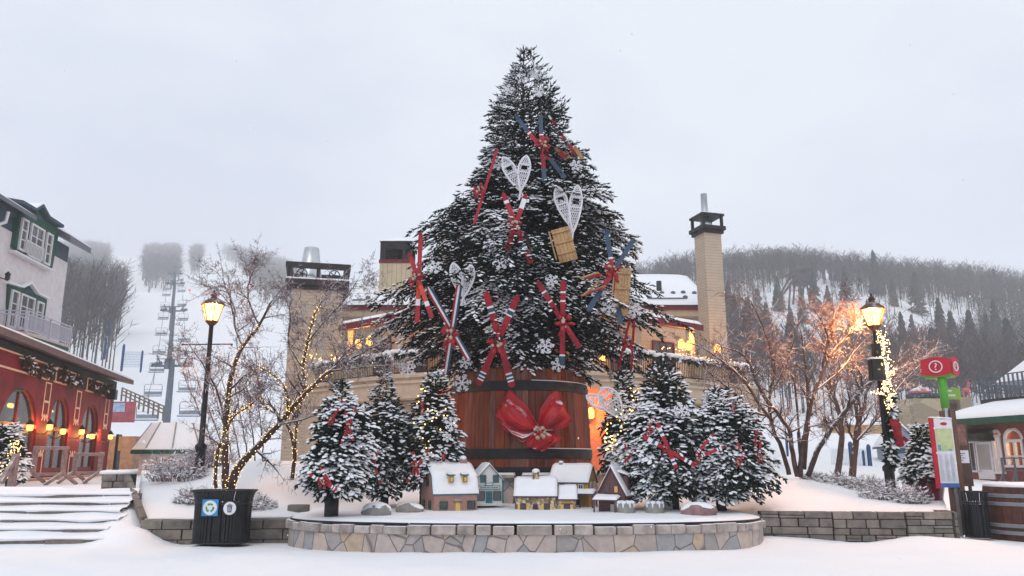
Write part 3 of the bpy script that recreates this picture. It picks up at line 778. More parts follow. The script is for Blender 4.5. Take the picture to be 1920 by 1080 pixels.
# left tree, three stems wrapped with lights
LTY = 17.6
tr = [(PX([(432, 915), (445, 880), (470, 850), (505, 815), (540, 775), (575, 735), (620, 695), (668, 668)], LTY, -.5), .1, .03, 1.0),
      (PX([(424, 915), (421, 860), (424, 800), (428, 745), (438, 690), (455, 650), (486, 610), (510, 560)], LTY, .6), .085, .025, 1.05),
      (PX([(404, 915), (405, 870), (416, 825), (440, 780), (470, 760), (490, 740)], LTY - .4, -.6), .04, .015, .7),
      (PX([(455, 650), (440, 610), (432, 560), (415, 520)], LTY + .6, .5), .035, .014, .9),
      (PX([(575, 735), (568, 690), (578, 640), (590, 590), (612, 555)], LTY - .3, .3), .035, .012, .85),
      (PX([(540, 775), (535, 730), (508, 700), (470, 680)], LTY - .3, -.6), .03, .012, .7),
      (PX([(620, 695), (650, 660), (690, 630)], LTY - .4, .2), .03, .01, .8),
      (PX([(578, 640), (610, 600), (648, 560), (672, 520)], LTY + .1, .3), .022, .009, .7), (PX([(620, 695), (670, 690), (735, 684)], LTY - .5, -.2), .022, .009, .6), (PX([(568, 690), (540, 640), (545, 590), (530, 550)], LTY - .2, .3), .022, .009, .7),
      (PX([(424, 800), (410, 740), (385, 690), (360, 655)], LTY + .1, -.3), .03, .01, .75),
      (PX([(486, 610), (465, 560), (470, 520), (480, 500)], LTY + .6, .3), .025, .01, .7)]
lt, lpaths = bare_tree('ornamental_tree', 'leafless multi stemmed tree wrapped in yellow lights beside the left street lamp', P(425, 916, LTY), tr, 21, levels=5, spread=.9, upb=.02, kids_=(3, 5), ratio=.6, k=1.5)
string_lights('string_lights', 'warm yellow lights wound around the stems of the left leafless tree', [lpaths[i] for i in (0, 1, 2, 4, 5)], 3, 40, .0098, frac=.86)
tr = [(PX([(548, 900), (552, 850), (545, 810), (525, 780), (500, 765), (488, 735), (480, 690)], 18.6, .3), .05, .015, .7),
      (PX([(552, 850), (556, 800), (566, 750), (575, 700)], 18.6, .3), .03, .012, .7)]
lt2, lp2 = bare_tree('ornamental_tree', 'slender leafless tree with lit branches standing just left of the nearest small fir', P(548, 900, 18.6), tr, 5, levels=4, k=1.5, ratio=.6)
string_lights('string_lights', 'warm lights wound on the slender leafless tree beside the leftmost fir', lp2[:2], 8, 26, .0098)
# shrubby thicket behind the left tree
tr = [(PX([(470 + i * 14 - 60, 880), (465 + i * 16 - 70, 820), (455 + i * 20 - 90, 750), (450 + i * 24 - 110, 690)], 20.5 + .2 * i, .2), .022, .008, .55) for i in range(7)]
bare_tree('young_thicket', 'thicket of thin bare stems behind the light wrapped left tree', P(455, 885, 21), tr, 9, levels=4, k=1.5, cat='shrub', ratio=.62)
# right trees
RTY = 21.0
tr = [(PX([(1500, 895), (1503, 850), (1512, 800), (1527, 735), (1545, 690), (1566, 655), (1597, 622), (1616, 655)][:7], RTY, -.3), .075, .028, .8),
      (PX([(1515, 893), (1530, 850), (1558, 805), (1590, 765), (1612, 735), (1640, 712)], RTY - .2, -.5), .075, .05, .7),
      (PX([(1495, 893), (1486, 850), (1480, 810), (1462, 780), (1448, 762)], RTY, .2), .07, .045, .7),
      (PX([(1508, 880), (1515, 800), (1514, 735), (1510, 690), (1505, 650)], RTY + .3, .3), .06, .02, .8),
      (PX([(1527, 735), (1540, 690), (1552, 640), (1540, 600), (1520, 575)], RTY - .1, .2), .04, .014, .85),
      (PX([(1590, 630), (1602, 600), (1598, 565)], RTY - .35, .05), .03, .012, .6), (PX([(1527, 735), (1580, 690), (1600, 660)], RTY + .5, .5), .028, .012, .7), (PX([(1545, 690), (1548, 640), (1572, 600)], RTY + .4, .4), .028, .012, .8), (PX([(1640, 712), (1690, 690), (1735, 668)], RTY + 1.0, .2), .028, .01, .7),
      (PX([(1566, 655), (1560, 620), (1565, 590), (1580, 565)], RTY - .2, .1), .035, .012, .7),
      (PX([(1500, 850), (1490, 720), (1470, 690), (1450, 672)], RTY + .2, .1), .03, .012, .7)]
rt, rp = bare_tree('ornamental_tree', 'leafless multi stemmed tree standing next to the right lamp, tips glowing orange', P(1505, 895, RTY), tr, 33, levels=5, kids_=(3, 4), spread=.88, upb=.02, ratio=.6, k=1.55)
tr = [(PX([(1480, 890), (1465, 840), (1448, 800), (1442, 750), (1452, 700), (1450, 665)], RTY + .6, .2), .065, .03, .8),
      (PX([(1442, 760), (1418, 715), (1405, 680), (1385, 660), (1350, 650)], RTY + .5, -.5), .045, .015, .8),
      (PX([(1448, 790), (1425, 760), (1400, 720), (1370, 690), (1330, 660), (1300, 645)], RTY + .3, -.8), .05, .016, .9),
      (PX([(1440, 780), (1410, 770), (1380, 740), (1350, 715), (1320, 690)], RTY + .3, -1.0), .04, .013, .8),
      (PX([(1452, 700), (1440, 640), (1420, 590), (1405, 560)], RTY + .6, .3), .03, .011, .9),
      (PX([(1450, 730), (1475, 680), (1490, 630), (1500, 600)], RTY + .6, .3), .03, .011, .8)]
bare_tree('ornamental_tree', 'spreading leafless tree between the right small fir and the lamp side tree', P(1482, 892, RTY + .6), tr, 44, levels=5, kids_=(3, 4), spread=.88, upb=.02, ratio=.6, k=1.55)
tr = [(PX([(1598, 893), (1604, 830), (1612, 780), (1622, 750)], 26, .2), .12, .06, .9),
      (PX([(1570, 893), (1578, 820), (1572, 770), (1560, 735)], 26, .2), .11, .05, .9),
      (PX([(1604, 830), (1640, 790), (1670, 760)], 26, -.2), .05, .02, .8)]
bare_tree('bare_tree', 'pair of darker leafless trunks behind the tree next to the right lamp', P(1588, 893, 26), tr, 51, levels=4, k=1.5, kids_=(4, 5), ratio=.66)
tr = [(PX([(1662, 760), (1690, 720), (1720, 690), (1745, 660)], 22.4, .2), .03, .012, .55), (PX([(1664, 905), (1660, 820), (1662, 760), (1680, 690)], 22.4, .2), .05, .02, .6)]
bare_tree('ornamental_tree', 'leafless tree behind the right lamp post with branches reaching towards the red sign', P(1664, 890, 22.4), tr, 53, levels=4, upb=.03, k=1.7, ratio=.66, kids_=(4, 5))

# ---------- twiggy snow-dusted shrubs ----------
def shrub(label, base, rx, ry, h, n, seed, group):
    r = np.random.default_rng(seed); pos, dr, sc = [], [], []
    for i in range(n):
        a = r.uniform(0, 6.28); q = r.uniform(0, 1) ** .5; x, y = rx * q * math.cos(a), ry * q * math.sin(a)
        hh = h * (1 - .75 * q * q) * r.uniform(.55, 1.1); d = np.array([x / rx * .8 + r.normal(0, .35), y / ry * .6 + r.normal(0, .3), 1.0])
        p = np.array([x * .7, y * .7, 0]); L = hh; d /= np.linalg.norm(d)
        pos.append(p); dr.append(d); sc.append((L, .007, .007))
        for k in range(7):
            f = r.uniform(.3, 1); dd = d + r.normal(0, .6, 3); pos.append(p + d * L * f); dr.append(dd); sc.append((L * r.uniform(.18, .4), .006, .006))
    TV = np.array([(0, 1, 0), (0, -.5, .87), (0, -.5, -.87), (1, 0, 0)], float); TF = [np.array([(0, 1, 3), (1, 2, 3), (2, 0, 3)])]
    pos, dr, sc = np.array(pos), np.array(dr), np.array(sc); t = thing('shrub', label, 'shrub', base, group)
    V, FA = inst(TV, TF, pos, dr, sc); np_build('stems', V, FA, M_shrub, t)
    pick = (r.uniform(0, 1, len(pos)) < .24) & (pos[:, 2] > h * .12); sp = pos[pick]; sd = dr[pick].copy(); sd[:, 2] *= .3
    S3 = np.stack([r.uniform(.03, .075, len(sp)), r.uniform(.014, .03, len(sp)), r.uniform(.01, .02, len(sp))], 1)
    V, FA = inst(LUMP[0], LUMP[1], sp, sd, S3); np_build('snow', V, FA, M_snowlump, t, True)
M_shrub = mat('shrub_stems', S(128, 92, 92), .9, .25, 3, snow=.75, snowscale=14)
for k, (x, y, Y, rx, h, lab) in enumerate([(330, 905, 18.9, .9, .78, 'tall twiggy shrub left of the lamp base in the snow bank'), (365, 935, 17.4, .6, .4, 'low twiggy shrub drooping towards the slatted bin'), (392, 900, 20.2, .8, .85, 'twiggy shrub directly behind the left lamp base'), (470, 938, 17.0, .75, .38, 'brownish twiggy shrub right of the slatted bin'), (305, 885, 21, .6, .5, 'farther twiggy shrub at the left edge of the snow bank')]):
    q = P(x, y, Y); shrub(lab, (q.x, Y, bankz_l(q.x, Y) - .05), rx, rx * .7, h, 210, 60 + k, 'twiggy shrubs in the left snow bank')
for k, (x, y, Y, rx, h, lab) in enumerate([(1570, 905, 20.5, .75, .4, 'brown low shrub behind the right snow mound next to the bare trunks'), (1622, 908, 19.8, .7, .45, 'brown low shrub just left of the right lamp base'), (1655, 935, 18.4, .75, .5, 'snowy twiggy shrub in front of the right lamp base'), (1705, 940, 18.0, .6, .52, 'snowy twiggy shrub against the burgundy pot'), (1530, 900, 21.2, .6, .3, 'low dry shrub at the foot of the right bare trees')]):
    q = P(x, y, Y); shrub(lab, (q.x, Y, bankz_r(q.x, Y) - .05), rx, rx * .6, h, 210, 80 + k, 'twiggy shrubs in the right snow bank')
# ---------- round stone planter ----------
PCX, PCY, PA, PB, PE = .27, 16.15, 4.68, 1.95, 2.3
def rim(a, k=1.0, dr=0.0):
    c, s = math.cos(a), math.sin(a)
    x = (PA * k + dr) * math.copysign(abs(c) ** (2 / PE), c); y = (PB * k + dr) * math.copysign(abs(s) ** (2 / PE), s)
    return PCX + x, PCY + y
pl = thing('stone_planter', 'round flagstone planter wall with grey cap stones around the miniature village', 'planter', (PCX, PCY - PB, 0))
wb = MB(); N = 120; VV = []
angs = [math.pi * (1 + i / N) for i in range(N + 1)]
for a in angs:
    ox, oy = rim(a); ix, iy = rim(a, 1, -.35)
    VV += [(ox, oy, -.12), (ox, oy, .3), (ix, iy, .3), (ix, iy, -.12)]
wb.add(VV, [(i * 4 + q, (i + 1) * 4 + q, (i + 1) * 4 + q + 1, i * 4 + q + 1) for i in range(N) for q in range(3)] + [(0, 1, 2, 3), (N * 4 + 3, N * 4 + 2, N * 4 + 1, N * 4)])
wb.build('wall', M_flag, pl)
cb = MB(); rnd = random.Random(2); a = math.pi; 
while a < 2 * math.pi - .02:
    da = rnd.uniform(.045, .1) / (.45 + .55 * abs(math.sin(a))) * (1.0 if abs(math.sin(a)) > .5 else .8); a1 = min(2 * math.pi, a + da); o_ = rnd.uniform(.015, .075); zt = .455 + rnd.uniform(-.022, .02); V = []
    for i in range(4):
        aa = lerp(a + .0035, a1 - .0035, i / 3); ox, oy = rim(aa, 1, o_); ix, iy = rim(aa, 1, -.33); V += [(ox, oy, .302), (ox, oy, zt), (ix, iy, zt), (ix, iy, .302)]
    cb.add(V, [(i * 4 + q, i * 4 + (q + 1) % 4, (i + 1) * 4 + (q + 1) % 4, (i + 1) * 4 + q) for i in range(3) for q in range(4)] + [(3, 2, 1, 0), (12, 13, 14, 15)])
    a = a1
cb.build('cap_stones', M_cap, pl, False, .018)
eb = MB(); eb.tube([(*rim(a, 1, -.03), .478) for a in angs], .02, 6); eb.build('edging', M_blackpaint, pl, True)
def bedz(x, y):
    d = ((abs(x - PCX) / PA) ** PE + (abs(min(0, y - PCY)) / PB) ** PE if y < PCY else (abs(x - PCX) / PA) ** PE)
    z = .49 + .05 * smooth(1.0, .8, d) + .05 * smooth(15.5, 18.5, y) + .012 * noise.noise(Vector((x * 1.5, y * 1.5, 2)))
    z += .05 * max(0, noise.noise(Vector((x * 1.1, y * 1.6, 7)))) * smooth(1, .85, d)
    return z
bv = MB(); nr = 40; V = []
ysb = [PCY - (PB - .04) * math.cos(math.pi / 2 * j / 24) for j in range(25)] + [PCY + .4 * j for j in range(1, 20)]
for y in ysb:
    if y <= PCY: wd_ = (PA - .04) * max(0, 1 - ((PCY - y) / (PB - .035)) ** PE) ** (1 / PE)
    else: wd_ = PA - .04 + .12 * (y - PCY)
    for i in range(61):
        x = PCX + wd_ * (i / 30 - 1); V.append((x, y, bedz(x, y)))
bv.add(V, [(j * 61 + i, j * 61 + i + 1, (j + 1) * 61 + i + 1, (j + 1) * 61 + i) for j in range(len(ysb) - 1) for i in range(60)])
tag(bv.build('snow_bed', M_snow, None, True), kind='structure')

# ---------- the great barrel on its plinth ----------
BX, BY, B0, B1 = P(974, 873, 21).x, 21.0, 1.42, 3.83
bt = thing('giant_barrel', 'giant reddish wooden barrel with two black hoops under the spruce', 'barrel', (BX, BY, B0))
def br(z): return lerp(1.9, 1.77, (z - B0) / (B1 - B0)) + .035 * math.sin(math.pi * (z - B0) / (B1 - B0))
sb_ = MB(); rnd = random.Random(9); ang = 0
cuts = []
while ang < 2 * math.pi: cuts.append(ang); ang += rnd.choice([.075, .09, .11, .13])
cuts[-1] = 2 * math.pi
for a0, a1 in zip(cuts, cuts[1:]):
    j = rnd.uniform(-.008, .008); V = []
    zs_ = [B0, B0 + .8, B0 + 1.6, B1 + rnd.uniform(-.01, .01)]
    for z in zs_:
        for a, dr in ((a0 + .003, 0), (a1 - .003, 0), (a1 - .003, -.06), (a0 + .003, -.06)):
            V.append((BX + (br(z) + j + dr) * math.cos(a), BY + (br(z) + j + dr) * math.sin(a), z))
    sb_.add(V, [(q * 4 + k, q * 4 + (k + 1) % 4, (q + 1) * 4 + (k + 1) % 4, (q + 1) * 4 + k) for q in range(3) for k in range(4)] + [(3, 2, 1, 0), (12, 13, 14, 15)])
o = sb_.build('staves', M_stave, bt)
ib = MB(); ib.lathe([(br(B0) - .07, B0 + .01), (br(B1) - .07, B1 - .1)], (BX, BY, 0), 48); ib.build('inner_lining', M_mortar, bt)
zt1 = P(975, 713, 19.2).z; zt2 = P(975, 732, 19.2).z; zb1 = P(975, 841, 19.1).z; zb2 = P(975, 860, 19.1).z
for (za, zb_) in ((zt2, zt1), (zb2, zb1)):
    hb = MB(); hb.lathe([(br(za) + .004, za), (br(za) + .028, za + .004), (br(zb_) + .028, zb_ - .004), (br(zb_) + .004, zb_)], (BX, BY, 0), 90, cap=False)
    for k in range(24):
        a = k * 2 * math.pi / 24 + .1; hb.ball((BX + (br(za) + .03) * math.cos(a), BY + (br(za) + .03) * math.sin(a), (za + zb_) / 2), .015, 6, 4)
    h = hb.build('hoop', M_black, bt)
    sw = MB(); sw.tube([(BX + (br(zb_) + .018) * math.cos(a), BY + (br(zb_) + .018) * math.sin(a), zb_ + .004) for a in [math.pi * (1.55 + .4 * i / 30) for i in range(31)]], .013, 5); sw.build('snow', M_snowlump, h, True)
ft = MB(); ft.lathe([(1.95, B0 - .09), (1.95, B0)], (BX, BY, 0), 48); ft.build('base_ring', M_black, bt)
pt = thing('stone_plinth', 'round stone plinth of fire niches with snowy slabs under the giant barrel', 'plinth', (BX, BY, .5))
cr = MB(); cr.lathe([(1.9, .3), (1.9, B0 - .09)], (BX, BY, 0), 40); cr.build('core', M_blackpaint, pt)
wl, sl_, sn_ = MB(), MB(), MB()
def arcblock(mb, a0, a1, r0, r1, z0, z1, n=8, mi=0):
    V = []
    for i in range(n + 1):
        a = lerp(a0, a1, i / n); c, s = math.cos(a), math.sin(a)
        V += [(BX + r1 * c, BY + r1 * s, z0), (BX + r1 * c, BY + r1 * s, z1), (BX + r0 * c, BY + r0 * s, z1), (BX + r0 * c, BY + r0 * s, z0)]
    mb.add(V, [(i * 4 + q, i * 4 + (q + 1) % 4, (i + 1) * 4 + (q + 1) % 4, (i + 1) * 4 + q) for i in range(n) for q in range(4)] + [(3, 2, 1, 0), (n * 4, n * 4 + 1, n * 4 + 2, n * 4 + 3)], mi)
ar = MB()
for k in range(8):
    c = -math.pi / 2 - .02 + (k - .5) * math.pi / 4; h = math.pi / 8
    arcblock(wl, c - h + .05, c + h - .05, 1.85, 2.32, .35, 1.17); arcblock(sl_, c - h + .035, c + h - .035, 1.8, 2.48, 1.175, 1.255)
    arcblock(sn_, c - h + .045, c + h - .045, 1.9, 2.45, 1.256, 1.29)
    for sgn in (-1, 1):   # terracotta arch stones at the niche edges
        e = c + sgn * (h - .035)
        for q in range(4):
            aa = e + sgn * .012 * q; r_ = 2.34; p = Vector((BX + r_ * math.cos(aa), BY + r_ * math.sin(aa), 1.02 + .045 * q)); ar.box(p, (.07, .06, .05), 0, Matrix.Rotation(aa + math.pi / 2, 3, 'Z'))
wl.build('stone_wall', M_flag, pt); sl_.build('slabs', M_cap, pt, False, .015); sn_.build('snow', M_snowlump, pt); ar.build('arch_tiles', mat('terracotta', S(196, 112, 72), .8, .15, 9), pt)

# ---------- small firs around the village ----------
def fir(label, Y, rows_, axis, base_y, seed, stand=None, snow=.36, nb=300, grp='small snowy firs around the miniature village', needle=None, shl=.085):
    ax = P(axis, rows_[-1][0], Y).x
    rows = []
    for y, l, r_ in rows_:
        a, b = P(l, y, Y), P(r_, y, Y); rows.append((a.z, max(.02, ax - a.x), max(.02, b.x - ax)))
    zb = bedz(ax, Y) if base_y is None else base_y
    rows = [(z - zb, l, r_) for z, l, r_ in rows]
    t = conifer('small_fir', label, (ax, Y, zb), rows, nb, .055, .2, shl, snow, seed, grp, needle or M_needle2, inner=.3, trunk_r=.04, droop=.45, shoot=1, lump=1.15, snow_noise=2.6, top_up=1.3, jit=.15, mound=1.25, shrink=.025)
    if stand:
        sx, y0, y1, hw = stand; q = P(sx, (y0 + y1) / 2, Y); m = MB(); rp_ = hw / F * Y
        m.lathe([(rp_, zb - .05), (rp_ * 1.04, q.z * .5 + zb * .5), (rp_ * .96, P(sx, y0, Y).z + .12)], (q.x, Y, 0), 14); m.build('pot', M_blackpaint, t, True)
    return t
fir('small fir with mini skis, leftmost of the three beside the brick house', 15.35, [(708, 638, 642), (740, 620, 660), (770, 603, 682), (800, 590, 692), (850, 568, 694), (890, 560, 694), (920, 575, 688), (936, 602, 668)], 632, None, 101, (620, 932, 968, 11))
fir('small pointed fir in the middle of the three left of the brick house', 17.6, [(692, 716, 719), (730, 700, 735), (765, 684, 756), (800, 678, 768), (850, 670, 774), (900, 672, 764), (935, 690, 745)], 718, None, 102, (721, 930, 950, 7))
fir('small fir directly behind the brick gambrel house, with a few lights', 17.5, [(690, 808, 822), (720, 793, 840), (760, 778, 852), (800, 766, 858), (850, 756, 868), (890, 748, 870), (916, 765, 850)], 812, None, 103, (795, 912, 945, 8))
fir('broad fir with big red crossed skis, beside the dark brown mini house', 16.9, [(672, 1232, 1248), (700, 1214, 1272), (750, 1196, 1302), (800, 1172, 1318), (850, 1155, 1330), (900, 1162, 1335), (938, 1190, 1310)], 1245, None, 104, (1262, 925, 962, 11), nb=400)
fir('broad fir at the right end of the planter with flat mini skis', 16.8, [(722, 1338, 1358), (750, 1322, 1390), (790, 1308, 1418), (830, 1296, 1428), (870, 1288, 1442), (910, 1292, 1452), (940, 1310, 1428)], 1352, None, 105, (1352, 925, 958, 9), nb=380)
tz = bedz(1.9, 18.6)
fir('narrow lit fir between the giant barrel and the broad fir', 18.4, [(690, 1165, 1180), (740, 1150, 1194), (800, 1130, 1204), (850, 1118, 1208), (890, 1130, 1200)], 1172, tz, 106, None, .4, 260)
def scatter_lights(label, spots, Y, seed, n, group=None, mat_=None, rad=.016):
    r = random.Random(seed); b = MB()
    for i in range(n):
        x, y, w_, h_ = r.choice(spots); q = P(x + r.uniform(-w_, w_), y + r.uniform(-h_, h_), Y + r.uniform(-.15, .1)); b.ball(q, rad * r.uniform(.8, 1.2), 5, 3)
    t = thing('string_lights', label, 'string lights', min(b.v, key=lambda v: v[2]), group); o = b.build('bulbs', mat_ or M_fairy, t, True); o['kind'] = 'stuff'
scatter_lights('yellow light clusters on the narrow fir right of the barrel', [(1190, 740, 8, 16), (1145, 830, 12, 14), (1170, 790, 16, 30), (1140, 810, 6, 20)], 17.75, 5, 60)
scatter_lights('few warm lights on the fir behind the brick gambrel house', [(790, 740, 10, 22), (845, 775, 10, 25), (800, 820, 30, 30), (820, 770, 20, 20)], 16.95, 6, 26)
# ---------- ornaments ----------
SKM = [M_red, M_white, M_blue, M_orange]
def facing(A, B):
    ax = (B - A).normalized(); mid = (A + B) / 2; n = Vector((0, 0, CZ)) + Vector((0, 0, 3)) - mid
    n = (n - ax * n.dot(ax)).normalized(); return ax, n.cross(ax).normalized(), n
def ski(parent, A, B, wd, pattern, name='ski', th=.03, mats=None, tip=True):
    """A = upturned tip, B = tail; pattern 'x:..' = list of (t0, t1, material) across or 'long' = stripes along it"""
    wd *= .7; ax, sd, n = facing(A, B); L = (B - A).length; m = MB()
    def hw(t):
        x = t * L
        r = wd / 2
        e = 1.0
        if x < wd * 1.2: e = math.sqrt(max(.02, 1 - (1 - x / (wd * 1.2)) ** 2)) * .98
        if L - x < wd * .5: e = math.sqrt(max(.03, 1 - (1 - (L - x) / (wd * .5)) ** 2))
        return r * e * (1 + .06 * math.cos(2 * math.pi * t))
    def bend(t):
        x = t * L; return n * (.35 * wd * max(0, 1 - x / (wd * 2.2)) ** 2 * 2.0) if tip else Vector()
    cuts = {0, 1, *[q * wd * 1.2 / L / 5 for q in range(1, 6)], *[1 - q * wd * .5 / L / 4 for q in range(1, 5)], .25, .5, .75}
    if pattern != 'long':
        for a, b_, _ in pattern: cuts |= {a, b_}
    cuts = sorted(c for c in cuts if 0 <= c <= 1)
    lanes = [(-1, -.36, 0), (-.36, .3, 1), (.3, 1, 2)] if pattern == 'long' else [(-1, 1, None)]
    for lo, hi, lm in lanes:
        for t0, t1 in zip(cuts, cuts[1:]):
            if t1 - t0 < 1e-5: continue
            mi = lm
            if lm is None:
                mi = 0
                for a, b_, k in pattern:
                    if a - 1e-6 <= t0 and t1 <= b_ + 1e-6: mi = k
            vs = []
            for t in (t0, t1):
                c = A + ax * (t * L) + bend(t); h = hw(t)
                vs += [c + sd * lo * h - n * th / 2, c + sd * hi * h - n * th / 2, c + sd * hi * h + n * th / 2, c + sd * lo * h + n * th / 2]
            m.add(vs, [(0, 1, 5, 4), (1, 2, 6, 5), (2, 3, 7, 6), (3, 0, 4, 7), (3, 2, 1, 0), (4, 5, 6, 7)], mi)
    return m.build(name, mats or SKM, parent)
def bow(parent, c, s, seed, name='bow', burlap=True):
    r = random.Random(seed); m = MB(); s *= .85
    for k in range(8):
        a = k * 2 * math.pi / 8 + r.uniform(-.5, .5); d = Vector((math.cos(a), -.25 + r.uniform(-.1, .1), math.sin(a)))
        q = c + d * s * .42; u = d.normalized(); R = Matrix((u, Vector((0, -1, 0)).cross(u).normalized(), Vector((0, -1, 0)))).transposed()
        mm = MB(); mm.ball((0, 0, 0), (s * r.uniform(.2, .38), s * r.uniform(.12, .2), s * .12), 8, 5); m.add([q + R @ Vector(v) for v in mm.v], mm.f, 0)
    for sg in (-1, 1):
        p0 = c + Vector((sg * s * .1, -.03, -.1 * s)); m.bar(p0, p0 + Vector((sg * s * .3, -.02, -s * .85)), s * .2, .015, 0, up=(0, 1, 0))
    if burlap:
        for k in range(5):
            q = c + Vector((r.uniform(-.3, .3) * s, -.14 * s - .03, r.uniform(-.35, .3) * s)); m.ball(q, s * r.uniform(.07, .15), 6, 4, 1)
    return m.build(name, [M_ribbon, M_cream_cloth], parent, True)
OFF = -.12
def crossed(label, a, b, bowp, wd=.17, bs=.32, seed=1, grp='crossed skis hung on the giant spruce', pa=None, pb=None, Yfix=None, flat=.75):
    def dep(l):
        if Yfix is not None: return [Yfix, Yfix]
        ys_ = [surf_y(*p) for p in l]; m = surf_y((l[0][0] + l[1][0]) / 2, (l[0][1] + l[1][1]) / 2); base = min(m, sum(ys_) / 2)
        return [base + (y - sum(ys_) / 2) * flat + OFF for y in ys_]
    da, db = dep(a), dep(b) if b else None
    bp = P(bowp[0], bowp[1], (Yfix if Yfix is not None else min(surf_y(*bowp), sum(da) / 2 - OFF) + OFF) - .08)
    t = thing('crossed_skis', label, 'skis', bp, grp)
    ski(t, P(*a[0], da[0]), P(*a[1], da[1]), wd, pa)
    if b: ski(t, P(*b[0], db[0] - .05), P(*b[1], db[1] - .05), wd, pb if pb is not None else pa)
    bow(t, bp + Vector((0, -.05, 0)), bs, seed)
    return t
red2 = [(0, 1, 0), (.16, .18, 1), (.18, .22, 2), (.22, .235, 1), (.85, .865, 1), (.865, .89, 2), (.89, .905, 1), (.905, .925, 2), (.925, .94, 1)]
crossed('topmost crossed red and blue skis high on the spruce above the heart shaped snowshoes', ((968, 219), (1060, 334)), ((1013, 220), (1021, 341)), (1019, 272), .16, .36, 1, pa=[(0, .25, 2), (.25, .7, 0), (.27, .29, 1), (.7, 1, 2)], pb=[(0, .26, 2), (.26, .8, 0), (.28, .3, 1), (.8, 1, 2)])
crossed('crossed red skis with white tips under the uppermost snowshoe pair of the spruce', ((944, 364), (996, 494)), ((986, 366), (950, 470)), (966, 425), .17, .36, 2, pa=[(0, 1, 0), (.1, .14, 1), (.72, .74, 1), (.74, .77, 2), (.77, .79, 1)], pb=[(0, 1, 0), (.08, .25, 1)])
crossed('single thin red ski leaning on the upper left side of the spruce', ((932, 280), (889, 420)), None, (899, 358), .1, .3, 3, pa=[(0, 1, 0)])
crossed('red skis with orange lower halves tied at the left edge of the spruce', ((789, 438), (782, 605)), ((768, 478), (810, 597)), (781, 522), .15, .34, 4, pa=[(0, .5, 0), (.5, .75, 3), (.75, .82, 1), (.82, 1, 0)])
crossed('crossed skis striped lengthwise in red white and blue, lower left of the spruce', ((802, 538), (879, 673)), ((862, 530), (835, 702)), (843, 629), .2, .4, 5, pa='long')
crossed('big red crossed skis with chevron bands hanging down over the barrel top', ((910, 544), (961, 726)), ((973, 551), (896, 722)), (932, 646), .21, .42, 6, pa=red2)
crossed('crossed red skis with white bands and one blue tail above the barrel', ((1006, 526), (1087, 652)), ((1056, 523), (1054, 685)), (1059, 606), .17, .4, 7, pa=[(0, 1, 0), (.16, .18, 1), (.2, .215, 2), (.3, .32, 1)], pb=[(0, .88, 0), (.14, .16, 1), (.24, .26, 1), (.87, .89, 1), (.89, 1, 2)])
crossed('crossed skis with blue ends and red middles at the right edge of the spruce', ((1137, 432), (1164, 607)), ((1187, 451), (1102, 583)), (1147, 508), .16, .38, 8, pa=[(0, .32, 2), (.3, .32, 1), (.32, .66, 0), (.66, 1, 2)], pb=[(0, .4, 2), (.4, .7, 0), (.7, 1, 2)])
crossed('thin red skis seen edge on at the lower right skirt of the spruce', ((1182, 594), (1158, 697)), ((1189, 600), (1183, 706)), (1176, 642), .08, .28, 9, pa=[(0, 1, 0)])
crossed('narrow red ski poking out of the spruce near its top on the right side', ((1027, 214), (1060, 262)), None, (1056, 262), .08, .16, 10, pa=[(0, 1, 0), (0, .2, 1)])

# snowshoes: white frames with woven lattice
def snowshoe(parent, head, tail, wpx, Y, tilt=0):
    A, B = P(*head, Y), P(*tail, Y + tilt); ax, sd, n = facing(A, B); L = (B - A).length; W = wpx / F * Y / 2
    m = MB(); TLL = .78
    def hw(t):
        if t > 1: return 0
        return W * (math.sin(math.pi * min(1, t / .62) / 2) ** .55 if t < .3 else (math.sin(math.pi * .3 / .62 / 2) ** .55) * math.cos((t - .3) / .7 * math.pi / 2) ** .8)
    ts = [i / 24 for i in range(25)]
    left = [A + ax * (t * L) + sd * hw(t) for t in ts]; right = [A + ax * (t * L) - sd * hw(t) for t in ts]
    r = .024
    m.tube(left, r, 5); m.tube(right, r, 5); m.tube([A - sd * .02, A + sd * .02], r, 5); m.tube([B, B + ax * L * .25], r, 5)
    for t in (.24, .46): m.bar(A + ax * t * L - sd * hw(t), A + ax * t * L + sd * hw(t), .03, .02, up=n)
    N = 6
    for sg in (-1, 1):
        for k in range(-N, N + 1):
            run = []
            for i in range(61):
                t = i / 60; x = (k / N * 1.6 + sg * (t - .5) * L / (2 * W) * .75) * W
                ok = abs(x) < hw(t) * .98 and not (.28 < t < .4 and abs(x) < W * .4)
                if ok: run.append(A + ax * t * L + sd * x)
                if (not ok or i == 60) and len(run) > 1: m.bar(run[0], run[-1], .014, .01, up=n)
                if not ok: run = []
    for k in range(9):
        t = .07 + .8 * k / 8
        if .27 < t < .41:
            for sg in (-1, 1): m.bar(A + ax * t * L + sd * sg * W * .42, A + ax * t * L + sd * sg * hw(t), .011, .01, up=n)
        else: m.bar(A + ax * t * L - sd * hw(t), A + ax * t * L + sd * hw(t), .011, .01, up=n)
    return m.build('snowshoe', M_white, parent)
def shoes(label, a, b, wpx, dy=0):
    mx, my = (a[0][0] + a[1][0]) / 2, (a[0][1] + a[1][1]) / 2; Y = surf_y(mx, my) + OFF - .06 + dy
    t = thing('snowshoes', label, 'snowshoes', P(a[1][0], a[1][1], Y), 'white snowshoe pairs hung on the giant spruce')
    snowshoe(t, *a, wpx, Y); 
    if b: snowshoe(t, *b, wpx, Y - .05)
shoes('uppermost white snowshoe pair forming a heart, near the top of the spruce', ((944, 295), (976, 358)), ((987, 292), (976, 358)), 29)
shoes('white snowshoe pair on the upper right of the spruce above the hanging wooden toboggan', ((1044, 350), (1066, 420)), ((1083, 348), (1074, 436)), 29)
